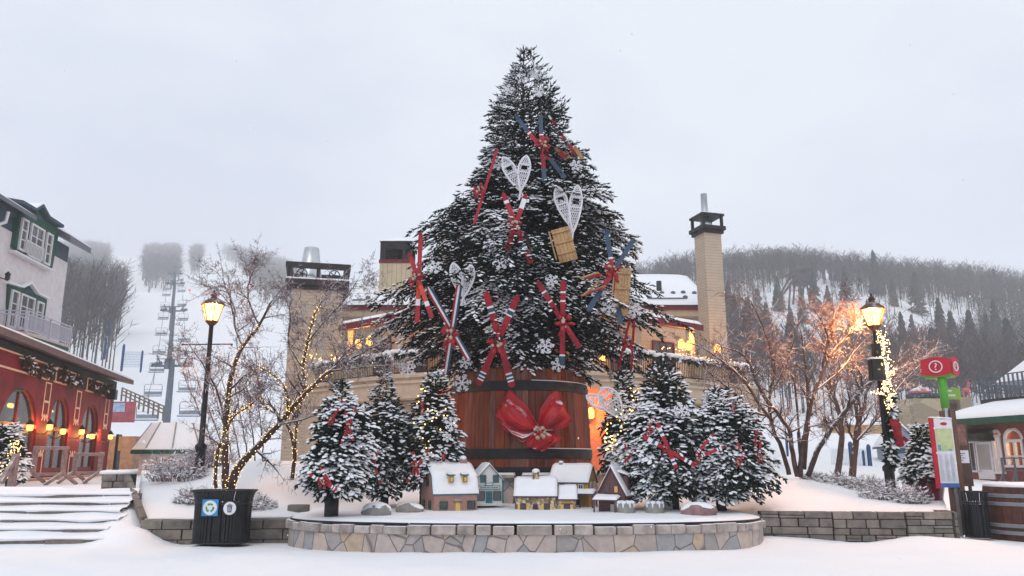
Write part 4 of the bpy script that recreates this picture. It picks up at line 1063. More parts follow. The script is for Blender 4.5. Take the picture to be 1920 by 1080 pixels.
shoes('small white snowshoe pair at the left of the spruce above the lengthwise striped skis', ((849, 494), (868, 556)), ((884, 498), (868, 558)), 27)
tt = thing('snowshoes', 'large white snowshoes hanging in front of the orange doorway right of the barrel', 'snowshoes', P(1140, 780, 18.0), 'white snowshoe pairs hung on the giant spruce')
snowshoe(tt, (1128, 728), (1166, 784), 46, 18.0); snowshoe(tt, (1100, 742), (1155, 772), 26, 18.08)

# snowflakes
def snowflake(mb, c, R, rot, n=Vector((0, -1, .1))):
    n = n.normalized(); u = n.cross(Vector((0, 0, 1))).normalized(); v = u.cross(n)
    for k in range(6):
        a = rot + k * math.pi / 3; d = u * math.cos(a) + v * math.sin(a); e = u * math.cos(a + math.pi / 2) + v * math.sin(a + math.pi / 2)
        mb.bar(c, c + d * R, R * .14, .02, up=n)
        for f, l in ((.45, .34), (.75, .26)):
            for s in (-1, 1): mb.bar(c + d * R * f, c + d * R * (f + l * .7) + e * s * R * l * .75, R * .12, .02, up=n)
FL = [((978, 147), 12, 'snowflake nearest the tip of the spruce'), ((1005, 138), 12, 'snowflake at the right of the spruce tip'), ((952, 168), 12, 'snowflake at the left of the spruce top'), ((1010, 172), 11, 'snowflake below right of the spruce tip'), ((1058, 266), 12, 'snowflake right of the topmost crossed skis'), ((937, 308), 13, 'snowflake touching the left side of the uppermost snowshoes'), ((1080, 310), 12, 'snowflake between the small sleds and the right edge high up'), ((918, 460), 13, 'snowflake left of the crossed skis in the upper middle'), ((938, 492), 15, 'snowflake right of the small heart shaped snowshoes'), ((815, 501), 13, 'snowflake just left of the small heart shaped snowshoes'), ((765, 693), 15, 'snowflake at the lower left skirt of the spruce'), ((866, 718), 17, 'snowflake dangling over the upper left of the barrel'), ((872, 680), 12, 'snowflake right of the striped skis just above the barrel'), ((1142, 576), 15, 'snowflake under the red runner sled'), ((1023, 649), 15, 'snowflake left of the bow of the lower middle crossed skis'), ((1034, 526), 12, 'snowflake between the tips of the lower middle crossed skis'), ((1190, 582), 14, 'snowflake at the right edge of the spruce'), ((1176, 716), 17, 'snowflake over the large hanging snowshoes'), ((1046, 684), 13, 'snowflake behind the blue ski tail above the barrel')]
for k, ((x, y), rp_, lab) in enumerate(FL):
    Y = surf_y(x, y) + OFF - .05
    if y > 690: Y = min(Y, 18.7)
    m = MB(); snowflake(m, P(x, y, Y), rp_ / F * Y * 1.05, k * .37)
    solid('snowflake_ornament', 'white cut out ' + lab, 'ornament', m, M_white, 'white snowflakes on the spruce')
for (x, y, Y, r_, lab) in ((846, 795, 16.7, 13, 'white snowflake at the right side of the fir behind the brick house'), (1278, 770, 16.1, 15, 'white snowflake high on the broad fir beside the dark brown house'), (838, 820, 16.65, 9, 'small white snowflake low on the fir behind the brick house')):
    m = MB(); snowflake(m, P(x, y, Y), r_ / F * Y, .4); solid('snowflake_ornament', lab, 'ornament', m, M_white, 'white snowflakes on the small firs')

# sleds
def toboggan(label, A, B, wd, curl=True, tilt=0):
    ax, sd, n = facing(A, B); L = (B - A).length; t = thing('wooden_sled', label, 'sled', B, 'wooden sleds on the spruce'); m = MB()
    for k in range(5):
        o_ = (k - 2) * wd / 5; pts = [A + sd * o_ + ax * L * f - n * (.18 * wd * max(0, (f - .8) / .2) ** 2) for f in (0, .4, .8, .9, 1)]
        for p, q in zip(pts, pts[1:]): m.bar(p, q + ax * .004, wd / 5 - .006, .018, up=n)
    m.build('deck', M_wood, t); m2 = MB()
    for f in (.12, .45, .78): m2.bar(A + ax * L * f - sd * wd * .5 + n * .03, A + ax * L * f + sd * wd * .5 + n * .03, .04, .03, up=n)
    m2.build('crossbars', M_wood, t); m3 = MB()
    m3.bar(A - sd * wd * .62 - n * .06, B - sd * wd * .62 - n * .06 - ax * .1, .035, .09, up=n); m3.build('runner', M_wood, t)
Y = surf_y(1055, 458) + OFF - .1
toboggan('pale wooden toboggan hanging under the right snowshoe pair on the spruce', P(1050, 428, Y), P(1066, 487, Y - .12), .45)
Y = surf_y(1165, 540) + OFF - .15
toboggan('brown wooden sled board standing upright behind the skis at the right edge of the spruce', P(1170, 502, Y), P(1163, 590, Y), .36)
Y = surf_y(1110, 535) + OFF - .2
t = thing('runner_sled', 'small red sled with bent pale wooden runners on the right of the spruce', 'sled', P(1110, 555, Y))
m = MB(); m.bar(P(1095, 522, Y + .1), P(1128, 515, Y), .2, .02, 0, (0, 0, 1)); m.bar(P(1098, 552, Y), P(1130, 540, Y), .16, .02, 0, (0, 0, 1)); m.build('seat', M_redsnow, t)
m = MB(); m.tube([P(x, y, Y - .05) for x, y in ((1088, 522), (1105, 516), (1121, 511), (1127, 517), (1122, 528), (1110, 540), (1098, 550), (1090, 555))], .025, 6); m.tube([P(x, y, Y - .02) for x, y in ((1089, 555), (1110, 546), (1135, 536))], .025, 6); m.build('runner', M_wood, t, True)
Y = surf_y(1075, 285) + OFF
t = thing('small_sleds', 'cluster of little tan and red sled boards near the upper right edge of the spruce', 'sled', P(1075, 290, Y))
for k, (x0, y0, x1, y1, mm) in enumerate([(1040, 275, 1058, 296, M_wood), (1058, 283, 1068, 296, M_wood), (1066, 270, 1082, 294, M_red), (1076, 275, 1092, 297, M_wood), (1050, 284, 1060, 297, M_red)]):
    m = MB(); m.bar(P(x0, y0, Y - .03 * k), P(x1, y1, Y - .03 * k), .12, .03, 0, (0, 1, 0)); m.build('board', mm, t)
# mini skis on the small firs
mini = 'mini skis on the small firs'
mp_ = [(0, 1, 0), (.12, .2, 1), (.2, .25, 2), (.25, .3, 1), (.8, .84, 1), (.84, .88, 2), (.88, .92, 1)]
def mini_skis(label, a, b, bowp, Y, wd=.075, bs=.15, seed=0, pa=mp_, mats=None):
    t = thing('mini_skis', label, 'skis', P(bowp[0], bowp[1], Y), mini)
    mm = mats or [M_redsnow, M_white, M_blue, M_orange]
    ski(t, P(*a[0], Y), P(*a[1], Y), wd, pa, th=.02, mats=mm)
    if b: ski(t, P(*b[0], Y - .03), P(*b[1], Y - .03), wd, pa, th=.02, mats=mm)
    bow(t, P(bowp[0], bowp[1], Y - .05), bs, seed)
mini_skis('bright red mini skis low on the leftmost small fir above its black pot', ((600, 876), (628, 922)), ((580, 890), (632, 918)), (606, 903), 14.62, .085, .16, 1)
mini_skis('mini skis crossed on the right side of the leftmost small fir', ((668, 765), (640, 832)), ((647, 772), (662, 826)), (654, 799), 14.75, .07, .15, 2)
mini_skis('slanted mini skis near the top of the leftmost small fir', ((643, 750), (616, 800)), None, (622, 785), 14.85, .06, .14, 3)
mini_skis('snow covered mini skis crossed on the middle of the three left small firs', ((686, 828), (714, 906)), ((712, 838), (690, 870)), (700, 856), 16.7, .08, .17, 4)
mini_skis('upright red mini ski high on the fir behind the brick house', ((793, 742), (791, 775)), None, (792, 772), 16.95, .06, .1, 5)
mini_skis('mini skis crossed low on the fir behind the brick house', ((803, 842), (764, 903)), ((774, 846), (787, 902)), (779, 872), 16.6, .08, .17, 6)
mini_skis('small red mini skis low right on the fir behind the brick house', ((838, 842), (826, 868)), ((824, 848), (838, 866)), (832, 856), 16.55, .05, .1, 7)
mini_skis('large red mini skis crossed on the fir beside the dark brown house', ((1203, 816), (1304, 873)), ((1232, 792), (1268, 878)), (1247, 841), 15.85, .115, .14, 8)
mini_skis('red mini ski sticking out near the upper left of the broad fir', ((1224, 782), (1214, 815)), ((1232, 806), (1212, 814)), (1218, 812), 16.05, .06, .1, 9)
mini_skis('thin mini skis at the left edge of the fir beside the dark brown house', ((1168, 824), (1178, 850)), ((1190, 842), (1170, 866)), (1175, 860), 16.3, .05, .12, 10)
mini_skis('snow topped mini skis lying flat on the left of the rightmost fir', ((1358, 838), (1312, 856)), ((1338, 814), (1306, 850)), (1308, 862), 15.9, .09, .13, 11)
mini_skis('mini skis forming a V on the front of the rightmost fir', ((1378, 820), (1391, 848)), ((1396, 846), (1384, 874)), (1384, 866), 15.95, .065, .14, 12)
mini_skis('red mini skis standing upright at the right edge of the rightmost fir', ((1418, 788), (1416, 850)), ((1428, 812), (1424, 852)), (1424, 858), 16.2, .06, .15, 13)
mini_skis('red mini ski at the top of the rightmost fir', ((1372, 758), (1376, 772)), None, (1374, 766), 16.25, .05, .1, 14)

# ---------- big red bow on the barrel ----------
rbw = thing('ribbon_bow', 'huge red fabric bow with snow in its folds on the front of the barrel', 'bow', P(1010, 800, 18.95))
def puff(pts, Y, depth, name, n=34):
    """a stuffed ribbon loop: outline in photo pixels swept from the knot, folded across"""
    m = MB(); k = len(pts[0]); V = []
    for j in range(n + 1):
        f = j / n
        for i in range(k):
            a, b = pts[0][i], pts[1][i]; x, y = lerp(a[0], b[0], f), lerp(a[1], b[1], f); tt_ = i / (k - 1)
            bul = math.sin(math.pi * f) * math.sin(math.pi * min(1, tt_ * 1.02)) ** .6; fold = math.sin(f * 19 + tt_ * 3.5) * .075 * (1 - tt_ * .6) * math.sin(math.pi * min(1, tt_ + .08)) + math.sin(f * 11 + 1.3 + tt_) * .06 * math.sin(math.pi * f)
            V.append(P(x, y, Y - depth * bul - fold))
    nv = len(V); V += [Vector((v.x, Y + .05, v.z)) for v in V]; fs = []
    for j in range(n):
        for i in range(k - 1): q = j * k + i; fs.append((q, q + 1, q + k + 1, q + k))
    bd = [i for i in range(k)] + [j * k + k - 1 for j in range(1, n + 1)] + [n * k + i for i in range(k - 2, -1, -1)] + [j * k for j in range(n - 1, 0, -1)]
    for a, b in zip(bd, bd[1:] + bd[:1]): fs.append((a, b, nv + b, nv + a))
    m.add(V, fs); m.build(name, M_bow, rbw, True)
M_bow = mat('snowy_red_satin', S(182, 14, 32), .45, .18, 4, .3, 7, snow=.68, snowscale=5, spec=.45)
def lerp2(a, b, n): return [(lerp(a[0], b[0], i / n), lerp(a[1], b[1], i / n)) for i in range(n + 1)]
def curve(l, n):
    out = []
    for i in range(n + 1):
        f = i / n * (len(l) - 1); k = min(len(l) - 2, int(f)); out.append((lerp(l[k][0], l[k + 1][0], f - k), lerp(l[k][1], l[k + 1][1], f - k)))
    return out
puff((curve([(1012, 803), (990, 762), (970, 744), (955, 730)], 10), curve([(1012, 806), (975, 818), (945, 808), (928, 779)], 10)), 18.98, .26, 'loop')
puff((curve([(1008, 800), (1012, 768), (1028, 742), (1044, 731)], 10), curve([(1014, 806), (1040, 808), (1062, 800), (1074, 788)], 10)), 18.98, .26, 'loop')
puff((curve([(930, 778), (950, 800), (985, 812), (1004, 806)], 8), curve([(940, 796), (965, 820), (980, 832), (1000, 816)], 8)), 18.95, .16, 'tail')
puff((curve([(1006, 806), (990, 822), (985, 832), (992, 838)], 8), curve([(1018, 808), (1044, 814), (1056, 822), (1018, 847)], 8)), 18.88, .16, 'tail')
m = MB(); rnd = random.Random(5)
for k in range(16): m.ball(P(1014 + rnd.uniform(-11, 11), 811 + rnd.uniform(-11, 11), 18.6 + rnd.uniform(-.04, .05)), rnd.uniform(.025, .052), 7, 5)
m.build('knot_flower', M_cream_cloth, rbw, True)
# ---------- building helpers ----------
def T(x, y, z): return Matrix.Translation((x, y, z))
def RZ(a): return Matrix.Rotation(a, 4, 'Z')
class Face:
    """a wall plane: local x to the right, y into the wall, z up; pix() gives local x, z under a photo pixel"""
    def __init__(s, o, xd):
        s.o = Vector(o); xd = Vector((xd[0], xd[1], 0)).normalized(); s.x = xd; s.n = Vector((xd.y, -xd.x, 0)); y = -s.n
        s.M = Matrix(((xd.x, y.x, 0, s.o.x), (xd.y, y.y, 0, s.o.y), (0, 0, 1, s.o.z), (0, 0, 0, 1)))
    def pix(s, px, py, out=0.0):
        a, b = P(px, py, 10), Vector((0, 0, CZ)); d = a - b; o = s.o + s.n * out
        t = (o - b).dot(s.n) / d.dot(s.n); q = b + d * t - s.o
        return q.dot(s.x), q.z
def strip(mb, M, prof, x0, x1, th, mi=0, inset=0, cap=True):
    """roof skin: profile (y, z) extruded along local x with vertical thickness"""
    k = len(prof); vs = []
    for x in (x0, x1):
        vs += [M @ Vector((x, y, z)) for y, z in prof] + [M @ Vector((x + (inset if x == x0 else -inset), y, z + th)) for y, z in prof]
    n = 2 * k; fs = []
    for i in range(k - 1):
        fs += [(k + i, k + i + 1, n + k + i + 1, n + k + i), (i + 1, i, n + i, n + i + 1), (i, i + 1, k + i + 1, k + i), (n + i + 1, n + i, n + k + i, n + k + i + 1)]
    fs += [(0, k, n + k, n), (k - 1, n + k - 1, n + 2 * k - 1, 2 * k - 1)]
    sv = mb.M; mb.M = None; mb.add(vs, fs, mi); mb.M = sv
def snow_roof(mb, M, prof, x0, x1, th, nx=14):
    """snow blanket following a roof profile, thinning to a rounded edge, uneven"""
    P2 = []
    for (ya, za), (yb, zb) in zip(prof, prof[1:]):
        for i in range(5): P2.append((lerp(ya, yb, i / 5), lerp(za, zb, i / 5)))
    P2.append(prof[-1]); k = len(P2); vs = []; sd = random.random() * 40
    for a in range(nx + 1):
        x = lerp(x0, x1, a / nx); ex = min(1, min(a, nx - a) / 1.0 + .25)
        for i, (y, z) in enumerate(P2):
            ey = min(1, min(i, k - 1 - i) / 1.2 + .3); h = th * ex * ey * (1 + .35 * noise.noise(Vector((x / max(th, .03) * .12 + sd, y / max(th, .03) * .12, z))))
            vs.append(M @ Vector((x, y, z + h)))
    fs = [(a * k + i, a * k + i + 1, (a + 1) * k + i + 1, (a + 1) * k + i) for a in range(nx) for i in range(k - 1)]
    n = len(vs)
    bd = [(0, i) for i in range(k)] + [(a, k - 1) for a in range(1, nx + 1)] + [(nx, i) for i in range(k - 2, -1, -1)] + [(a, 0) for a in range(nx - 1, 0, -1)]
    for a, i in bd: vs.append(M @ Vector((lerp(x0, x1, a / nx), P2[i][0], P2[i][1])))
    for q in range(len(bd)):
        r = (q + 1) % len(bd); fs.append((bd[q][0] * k + bd[q][1], n + q, n + r, bd[r][0] * k + bd[r][1]))
    sv = mb.M; mb.M = None; mb.add(vs, fs); mb.M = sv
def window(parent, M, x, z, w, h, fm, gm=None, cols=2, rws=2, fr=.06, y=0.0, name='window', depth=.06, label=None):
    m = MB(M); d = depth
    m.bb(x - w / 2 - fr, x - w / 2, y - d, y + .01, z - fr, z + h + fr); m.bb(x + w / 2, x + w / 2 + fr, y - d, y + .01, z - fr, z + h + fr)
    m.bb(x - w / 2, x + w / 2, y - d, y + .01, z - fr, z); m.bb(x - w / 2, x + w / 2, y - d, y + .01, z + h, z + h + fr)
    for c in range(1, cols): m.bb(x - w / 2 + w * c / cols - fr * .3, x - w / 2 + w * c / cols + fr * .3, y - d * .7, y - .004, z, z + h)
    for r in range(1, rws): m.bb(x - w / 2, x + w / 2, y - d * .66, y - .006, z + h * r / rws - fr * .25, z + h * r / rws + fr * .25)
    o = m.build(name, fm, parent); g = MB(M).bb(x - w / 2, x + w / 2, y - .012, y + .008, z, z + h).build('pane', gm or M_glassdark, o)
    return o
def gable_body(mb, M, x0, x1, prof, z0, mi=0):
    """walls: the roof profile closed down to z0, extruded along local x"""
    pts = [(prof[0][0], z0)] + list(prof) + [(prof[-1][0], z0)]; k = len(pts)
    vs = [M @ Vector((x0, y, z)) for y, z in pts] + [M @ Vector((x1, y, z)) for y, z in pts]
    fs = [tuple(range(k)), tuple(reversed(range(k, 2 * k)))] + [(i, k + i, k + (i + 1) % k, (i + 1) % k) for i in range(k)]
    sv = mb.M; mb.M = None; mb.add(vs, fs, mi); mb.M = sv
def over(prof, e, dz=0):
    """profile with eaves carried outwards along the slope by e"""
    (y0, z0), (y1, z1) = prof[0], prof[1]; l = math.hypot(y1 - y0, z1 - z0); a = (y0 - (y1 - y0) / l * e, z0 - (z1 - z0) / l * e + dz)
    (y2, z2), (y3, z3) = prof[-1], prof[-2]; l = math.hypot(y3 - y2, z3 - z2); b = (y2 - (y3 - y2) / l * e, z2 - (z3 - z2) / l * e + dz)
    return [a] + [(y, z + dz) for y, z in prof[1:-1]] + [b]

# ---------- miniature village ----------
MV = 'miniature houses of the planter village'
M_minibrick = bricky('mini_brick', S(168, 122, 108), S(148, 104, 94), S(186, 168, 158), 11, .016)
M_minidark = bricky('mini_dark_brick', S(104, 72, 72), S(88, 60, 62), S(120, 100, 100), 13, .014)
M_ministone = flagstone('mini_stone', 16, [S(200, 184, 150), S(150, 132, 104), S(120, 100, 80), S(214, 202, 172), S(170, 150, 120)], S(72, 60, 52), gap=.06)
M_miniwhite = siding('mini_white_boards', S(222, 220, 216), .035, 2, .6, .8)
M_ochre = siding('mini_ochre_boards', S(176, 138, 74), .04, 2, .7, .75)
M_teal = mat('teal_paint', S(34, 106, 112), .5, .1, 6)
M_plum = mat('plum_paint', S(84, 40, 62), .5, .1, 6)
M_yellow = mat('yellow_paint', S(222, 182, 104), .6, .08, 6)
M_warmpane = emit('lit_mini_window', (1, .62, .22), .55)
def at_bed(px, py, z=.53): return G(px, py, z)
def SD(M, x): return M @ T(x, 0, 0) @ RZ(math.radians(-90 if x < 0 else 90))      # face of a gable end
# brick gambrel house
q = at_bed(838, 960, .54); rz = math.radians(24); M = T(q.x, q.y + .46, .5) @ RZ(rz) @ Matrix.Scale(1.13, 4); h = thing('miniature_house', 'miniature brick house with a snowy gambrel roof and two small dormers', 'model house', M.to_translation(), MV)
pr = [(-.39, .38), (-.3, .66), (0, .86), (.3, .66), (.39, .38)]; m = MB(); gable_body(m, M, -.42, .42, pr, -.05); m.build('wall', M_minibrick, h)
m = MB(); strip(m, M, over(pr, .05, .0), -.46, .46, .018); r = m.build('roof', M_teal, h); m = MB(); snow_roof(m, M, over(pr, .045, .019), -.45, .45, .05); m.build('snow', M_snowlump, r, True)
m = MB(M); m.bb(.2, .34, -.05, .05, .8, .98); c = m.build('chimney', M_minibrick, h); m = MB(M); m.ball((.27, 0, 1.0), (.075, .065, .05)); m.build('snow', M_snowlump, c, True)
for dx in (-.1, .17):
    m = MB(M); m.bb(dx - .05, dx + .05, -.4, -.25, .55, .68); dm = m.build('dormer', M_yellow, h); window(dm, M, dx, .575, .05, .08, M_teal, M_warmpane, 2, 1, .01, -.402, depth=.015)
    m = MB(M); strip(m, M, [(-.43, .68), (-.2, .71)], dx - .07, dx + .07, .015); m.build('roof', M_teal, dm)
    m = MB(M); m.mound([(dx - .06, -.42, .7), (dx + .06, -.42, .7), (dx + .06, -.26, .72), (dx - .06, -.26, .72)], .03); m.build('snow', M_snowlump, dm, True)
for x in (-.24, .3): window(h, M, x, .1, .12, .11, M_green, None, 2, 2, .016, -.391, depth=.02)
m = MB(M); m.bb(-.01, .08, -.4, -.385, 0, .2); m.build('door', M_yellow, h); m = MB(M); m.lathe([(.1, .22), (.08, .25), (.0, .27)], (.035, -.39, 0), 12, 0, 0, 1, .5); m.build('door_hood', M_concrete, h, True)
Ms = SD(M, -.42)
for x, z in ((-.2, .1), (.16, .1), (0, .5)): window(h, Ms, x, z, .09, .12, M_green, None, 2, 2, .014, -.001, depth=.02)
# white store with teal trim
q = P(910, 943, 17.3); M = T(q.x, q.y + .32, q.z) @ RZ(math.radians(14)); h = thing('miniature_house', 'miniature white gable front store with teal trim and a shop sign', 'model house', M.to_translation(), MV)
Mr = M @ RZ(math.radians(90)); pr = [(-.31, .47), (0, .8), (.31, .47)]; m = MB(); gable_body(m, Mr, -.32, .45, pr, -.06); m.build('wall', M_miniwhite, h)
m = MB(); strip(m, Mr, over(pr, .06), -.38, .5, .02); r = m.build('roof', mat('mini_grey_trim', S(112, 118, 126), .6), h); m = MB(); snow_roof(m, Mr, over(pr, .05, .021), -.36, .49, .035); m.build('snow', M_snowlump, r, True)
Mf = M @ T(0, -.32, 0) if False else M @ T(0, -.32, 0)
Mf = Mr @ T(-.32, 0, 0) @ RZ(math.radians(-90))
for x in (-.13, .15): window(h, Mf, x, .44, .1, .13, M_teal, None, 2, 1, .016, -.001, depth=.02)
for x in (-.18, .18): window(h, Mf, x, .06, .15, .17, M_green, None, 1, 1, .014, -.001, depth=.02)
m = MB(Mf); m.bb(-.07, .07, -.02, -.001, 0, .24); d = m.build('door', M_teal, h); m = MB(Mf); m.bb(-.035, .035, -.026, -.021, .1, .2); m.build('pane', M_glassdark, d)
m = MB(Mf); m.bb(-.24, .24, -.03, -.002, .28, .36); m.bb(-.08, .08, -.03, -.002, .361, .42); sg = m.build('sign_board', M_teal, h)
m = MB(Mf); m.bb(-.225, .225, -.034, -.031, .292, .348); m.bb(-.065, .065, -.034, -.031, .372, .41); m.build('panel', M_miniwhite, sg)
m = MB(Mf); rr = random.Random(3); x = -.2
while x < .2: w_ = rr.uniform(.012, .026); m.bb(x, x + w_, -.037, -.0345, .305, .335); x += w_ + .008
m.build('lettering', M_teal, sg)
for x in (-.305, .305): m = MB(Mf); m.bb(x - .015, x + .015, -.015, 0, 0, .47); m.build('corner_board', M_teal, h)
# stone cottage with annex
q = at_bed(1006, 959, .53); M = T(q.x, q.y + .3, .5) @ RZ(math.radians(-4)); h = thing('miniature_house', 'miniature fieldstone cottage with yellow shutters and a low annex, in the middle of the village', 'model house', M.to_translation(), MV)
pr = [(-.28, .36), (0, .66), (.28, .36)]; m = MB(); gable_body(m, M, -.44, .44, pr, -.05); m.build('wall', M_ministone, h)
m = MB(); strip(m, M, over(pr, .06), -.47, .47, .022); r = m.build('roof', M_plum, h); m = MB(); snow_roof(m, M, over(pr, .055, .023), -.465, .465, .07); m.build('snow', M_snowlump, r, True)
m = MB(M); m.bb(-.07, .07, -.06, .06, .6, .84); c = m.build('chimney', M_ministone, h); m = MB(M); m.ball((0, 0, .85), (.085, .075, .06)); m.build('snow', M_snowlump, c, True)
m = MB(M); m.bb(-.06, .05, -.29, -.275, 0, .17); m.build('door', M_plum, h)
for x in (-.26, .24):
    w_ = window(h, M, x, .06, .1, .12, M_plum, None, 2, 1, .012, -.281, depth=.018)
    for s in (-1, 1): mm = MB(M); mm.bb(x + s * .09 - .025, x + s * .09 + .025, -.293, -.281, .05, .19); mm.build('shutter', M_yellow, w_)
pr2 = [(-.25, .29), (0, .5), (.25, .29)]; m = MB(); gable_body(m, M, .445, .86, pr2, -.05); m.build('annex_wall', M_ministone, h); m = MB(); strip(m, M, over(pr2, .05), .447, .89, .02); r = m.build('annex_roof', M_plum, h)
m = MB(); snow_roof(m, M, over(pr2, .045, .021), .475, .885, .06); m.build('snow', M_snowlump, r, True)
w_ = window(h, M, .66, .04, .11, .12, M_plum, None, 2, 1, .012, -.251, depth=.018)
for s in (-1, 1): mm = MB(M); mm.bb(.66 + s * .1 - .03, .66 + s * .1 + .03, -.265, -.251, .03, .17); mm.build('shutter', M_yellow, w_)
m = MB(M); m.bb(.52, .8, -.27, -.252, .2, .25); sg = m.build('sign_board', M_yellow, h); m = MB(M); x = .54
while x < .78: m.bb(x, x + .014, -.2735, -.2705, .212, .238); x += .022
m.build('lettering', M_plum, sg)
# ochre farmhouse
q = at_bed(1085, 955, .55); M = T(q.x - .02, q.y + .72, .52) @ RZ(math.radians(-24)); h = thing('miniature_house', 'miniature ochre farmhouse with blue trim and a snowy porch roof behind the cottage annex', 'model house', M.to_translation(), MV)
pr = [(-.3, .6), (0, .92), (.3, .6)]; m = MB(); gable_body(m, M, -.5, .42, pr, -.05); m.build('wall', M_ochre, h); m = MB(); strip(m, M, over(pr, .06), -.54, .45, .022); r = m.build('roof', M_blue, h)
m = MB(); snow_roof(m, M, over(pr, .055, .023), -.53, .44, .06); m.build('snow', M_snowlump, r, True)
for x in (-.3, .25): window(h, M, x, .42, .09, .11, M_miniwhite, None, 2, 2, .016, -.301, depth=.018)
m = MB(M); m.ball((-.05, -.31, .5), (.1, .015, .09)); m.build('fan_light', M_miniwhite, h, True)
window(h, M, .16, .1, .14, .13, M_miniwhite, None, 1, 1, .018, -.301, depth=.018)
m = MB(); strip(m, M, [(-.55, .33), (-.3, .4)], -.1, .62, .02); r = m.build('porch_roof', M_blue, h); m = MB(); snow_roof(m, M, [(-.54, .351), (-.3, .42)], -.09, .61, .05); m.build('snow', M_snowlump, r, True)
m = MB(M); m.bb(.423, .6, -.32, .2, -.03, .02); m.build('porch_floor', M_blue, h)
for x, y in ((.0, -.52), (.3, -.52), (.58, -.52), (.58, -.2)): m = MB(M); m.bb(x - .012, x + .012, y - .012, y + .012, -.03, .335); m.build('porch_post', M_blue, h)
Ms = SD(M, .42)
for x in (-.14, .12): window(h, Ms, x, .44, .075, .14, M_miniwhite, None, 1, 2, .016, -.001, depth=.018)
window(h, Ms, .05, .08, .09, .14, M_miniwhite, None, 1, 2, .016, -.001, depth=.018)
m = MB(M); m.bb(-.36, -.28, -.04, .04, .86, 1.02); c = m.build('chimney', M_concrete, h); m = MB(M); m.ball((-.32, 0, 1.02), (.06, .06, .035)); m.build('snow', M_snowlump, c, True)
# dark brown cottage
q = at_bed(1156, 962, .53); M = T(q.x + .06, q.y + .36, .5) @ RZ(math.radians(-26)); h = thing('miniature_house', 'miniature dark brown steep roofed cottage with a dormer and small front porch', 'model house', M.to_translation(), MV)
Mr = M @ RZ(math.radians(90)); pr = [(-.29, .42), (0, .93), (.29, .42)]; m = MB(); gable_body(m, Mr, -.32, .32, pr, -.05); m.build('wall', M_minidark, h)
m = MB(); strip(m, Mr, over(pr, .09), -.37, .36, .022); r = m.build('roof', M_minidark, h); m = MB(); snow_roof(m, Mr, over(pr, .085, .023), -.36, .35, .055); m.build('snow', M_snowlump, r, True)
Mf = Mr @ T(-.32, 0, 0) @ RZ(math.radians(-90))
for x in (-.09, .1): window(h, Mf, x, .44, .07, .12, M_minidark, M_warmpane if x > 0 else None, 1, 2, .014, -.001, depth=.016)
m = MB(Mf); m.bb(-.03, .05, -.014, -.001, 0, .2); m.build('door', M_miniwhite, h)
m = MB(Mf); strip(m, Mf, [(-.3, .28), (0, .34)], -.32, .2, .02); r = m.build('porch_roof', M_minidark, h); m = MB(); snow_roof(m, Mf, [(-.3, .301), (-.01, .361)], -.32, .2, .06); m.build('snow', M_snowlump, r, True)
for x in (-.29, .16): m = MB(Mf); m.bb(x - .015, x + .015, -.29, -.26, -.03, .283); m.build('porch_post', M_minidark, h)
Mside = M @ T(.29, 0, 0) @ RZ(math.radians(90))
m = MB(Mside); m.bb(-.12, .14, -.0, .22, .45, .76); dm = m.build('dormer', M_minidark, h); window(dm, Mside, .01, .5, .09, .15, M_plum, None, 2, 2, .016, -.001, depth=.016)
m = MB(); strip(m, Mside, [(-.06, .75), (.24, .84)], -.16, .18, .018); m.build('roof', M_minidark, dm); m = MB(); snow_roof(m, Mside, [(-.06, .77), (.24, .86)], -.16, .18, .05); m.build('snow', M_snowlump, dm, True)
# concrete fluted domes
for k, (px, lab) in enumerate(((1173, 'fluted grey concrete dome with snow, next to the dark brown cottage porch'), (1228, 'fluted grey concrete dome with snow, at the pot of the broad fir'))):
    q = at_bed(px, 964, .52); R_ = .2; t = thing('concrete_dome', lab, 'planter', (q.x, q.y, .5)); m = MB(); n = 32; V = []
    pf = [(1.0, 0), (.97, .08), (.86, .2), (.72, .245), (.5, .235), (.2, .2)]
    for r_, z in pf:
        for j in range(n): a = 2 * math.pi * j / n; f = 1 + .05 * math.cos(a * 8) * (1 if z > .05 else .3); V.append((q.x + r_ * R_ * f * math.cos(a), q.y + r_ * R_ * f * math.sin(a), .5 + z))
    m.add(V, [(i * n + j, i * n + (j + 1) % n, (i + 1) * n + (j + 1) % n, (i + 1) * n + j) for i in range(len(pf) - 1) for j in range(n)] + [tuple(range((len(pf) - 1) * n, len(pf) * n))])
    m.build('body', M_concrete, t, True); m = MB()
    for j in range(8):
        a = 2 * math.pi * (j + .5) / 8; m.ball((q.x + .145 * math.cos(a), q.y + .145 * math.sin(a), .75), (.055, .055, .04)); m.ball((q.x + .178 * math.cos(a), q.y + .178 * math.sin(a), .7), (.018, .018, .06))
    m.ball((q.x, q.y, .74), (.15, .15, .04)); m.build('snow', M_snowlump, t, True)
def rock(label, px, py, Y, rx, h, seed, m_=M_concrete):
    q = P(px, py, Y); t = thing('snowy_rock', label, 'rock', (q.x, Y, bedz(q.x, Y) - .03), 'snow covered rocks under the small firs'); m = MB(); s = MB()
    m.ball((q.x, Y, bedz(q.x, Y) + h * .25), (rx, rx * .6, h * .75), 14, 8); m.v = [tuple(Vector(v) * 1 + Vector((noise.noise(Vector(v) * 6 + Vector((seed, 0, 0))), 0, noise.noise(Vector(v) * 5))) * .05) for v in m.v]
    s.ball((q.x, Y + .03, bedz(q.x, Y) + h * .42), (rx * .98, rx * .62, h * .72), 14, 8); m.build('stone', m_, t, True); s.build('snow', M_snowlump, t, True)
rock('snow covered boulder between the two left firs', 706, 958, 15.7, .3, .22, 1)
rock('flat snow covered boulder left of the brick gambrel house', 768, 950, 16.4, .3, .16, 2)
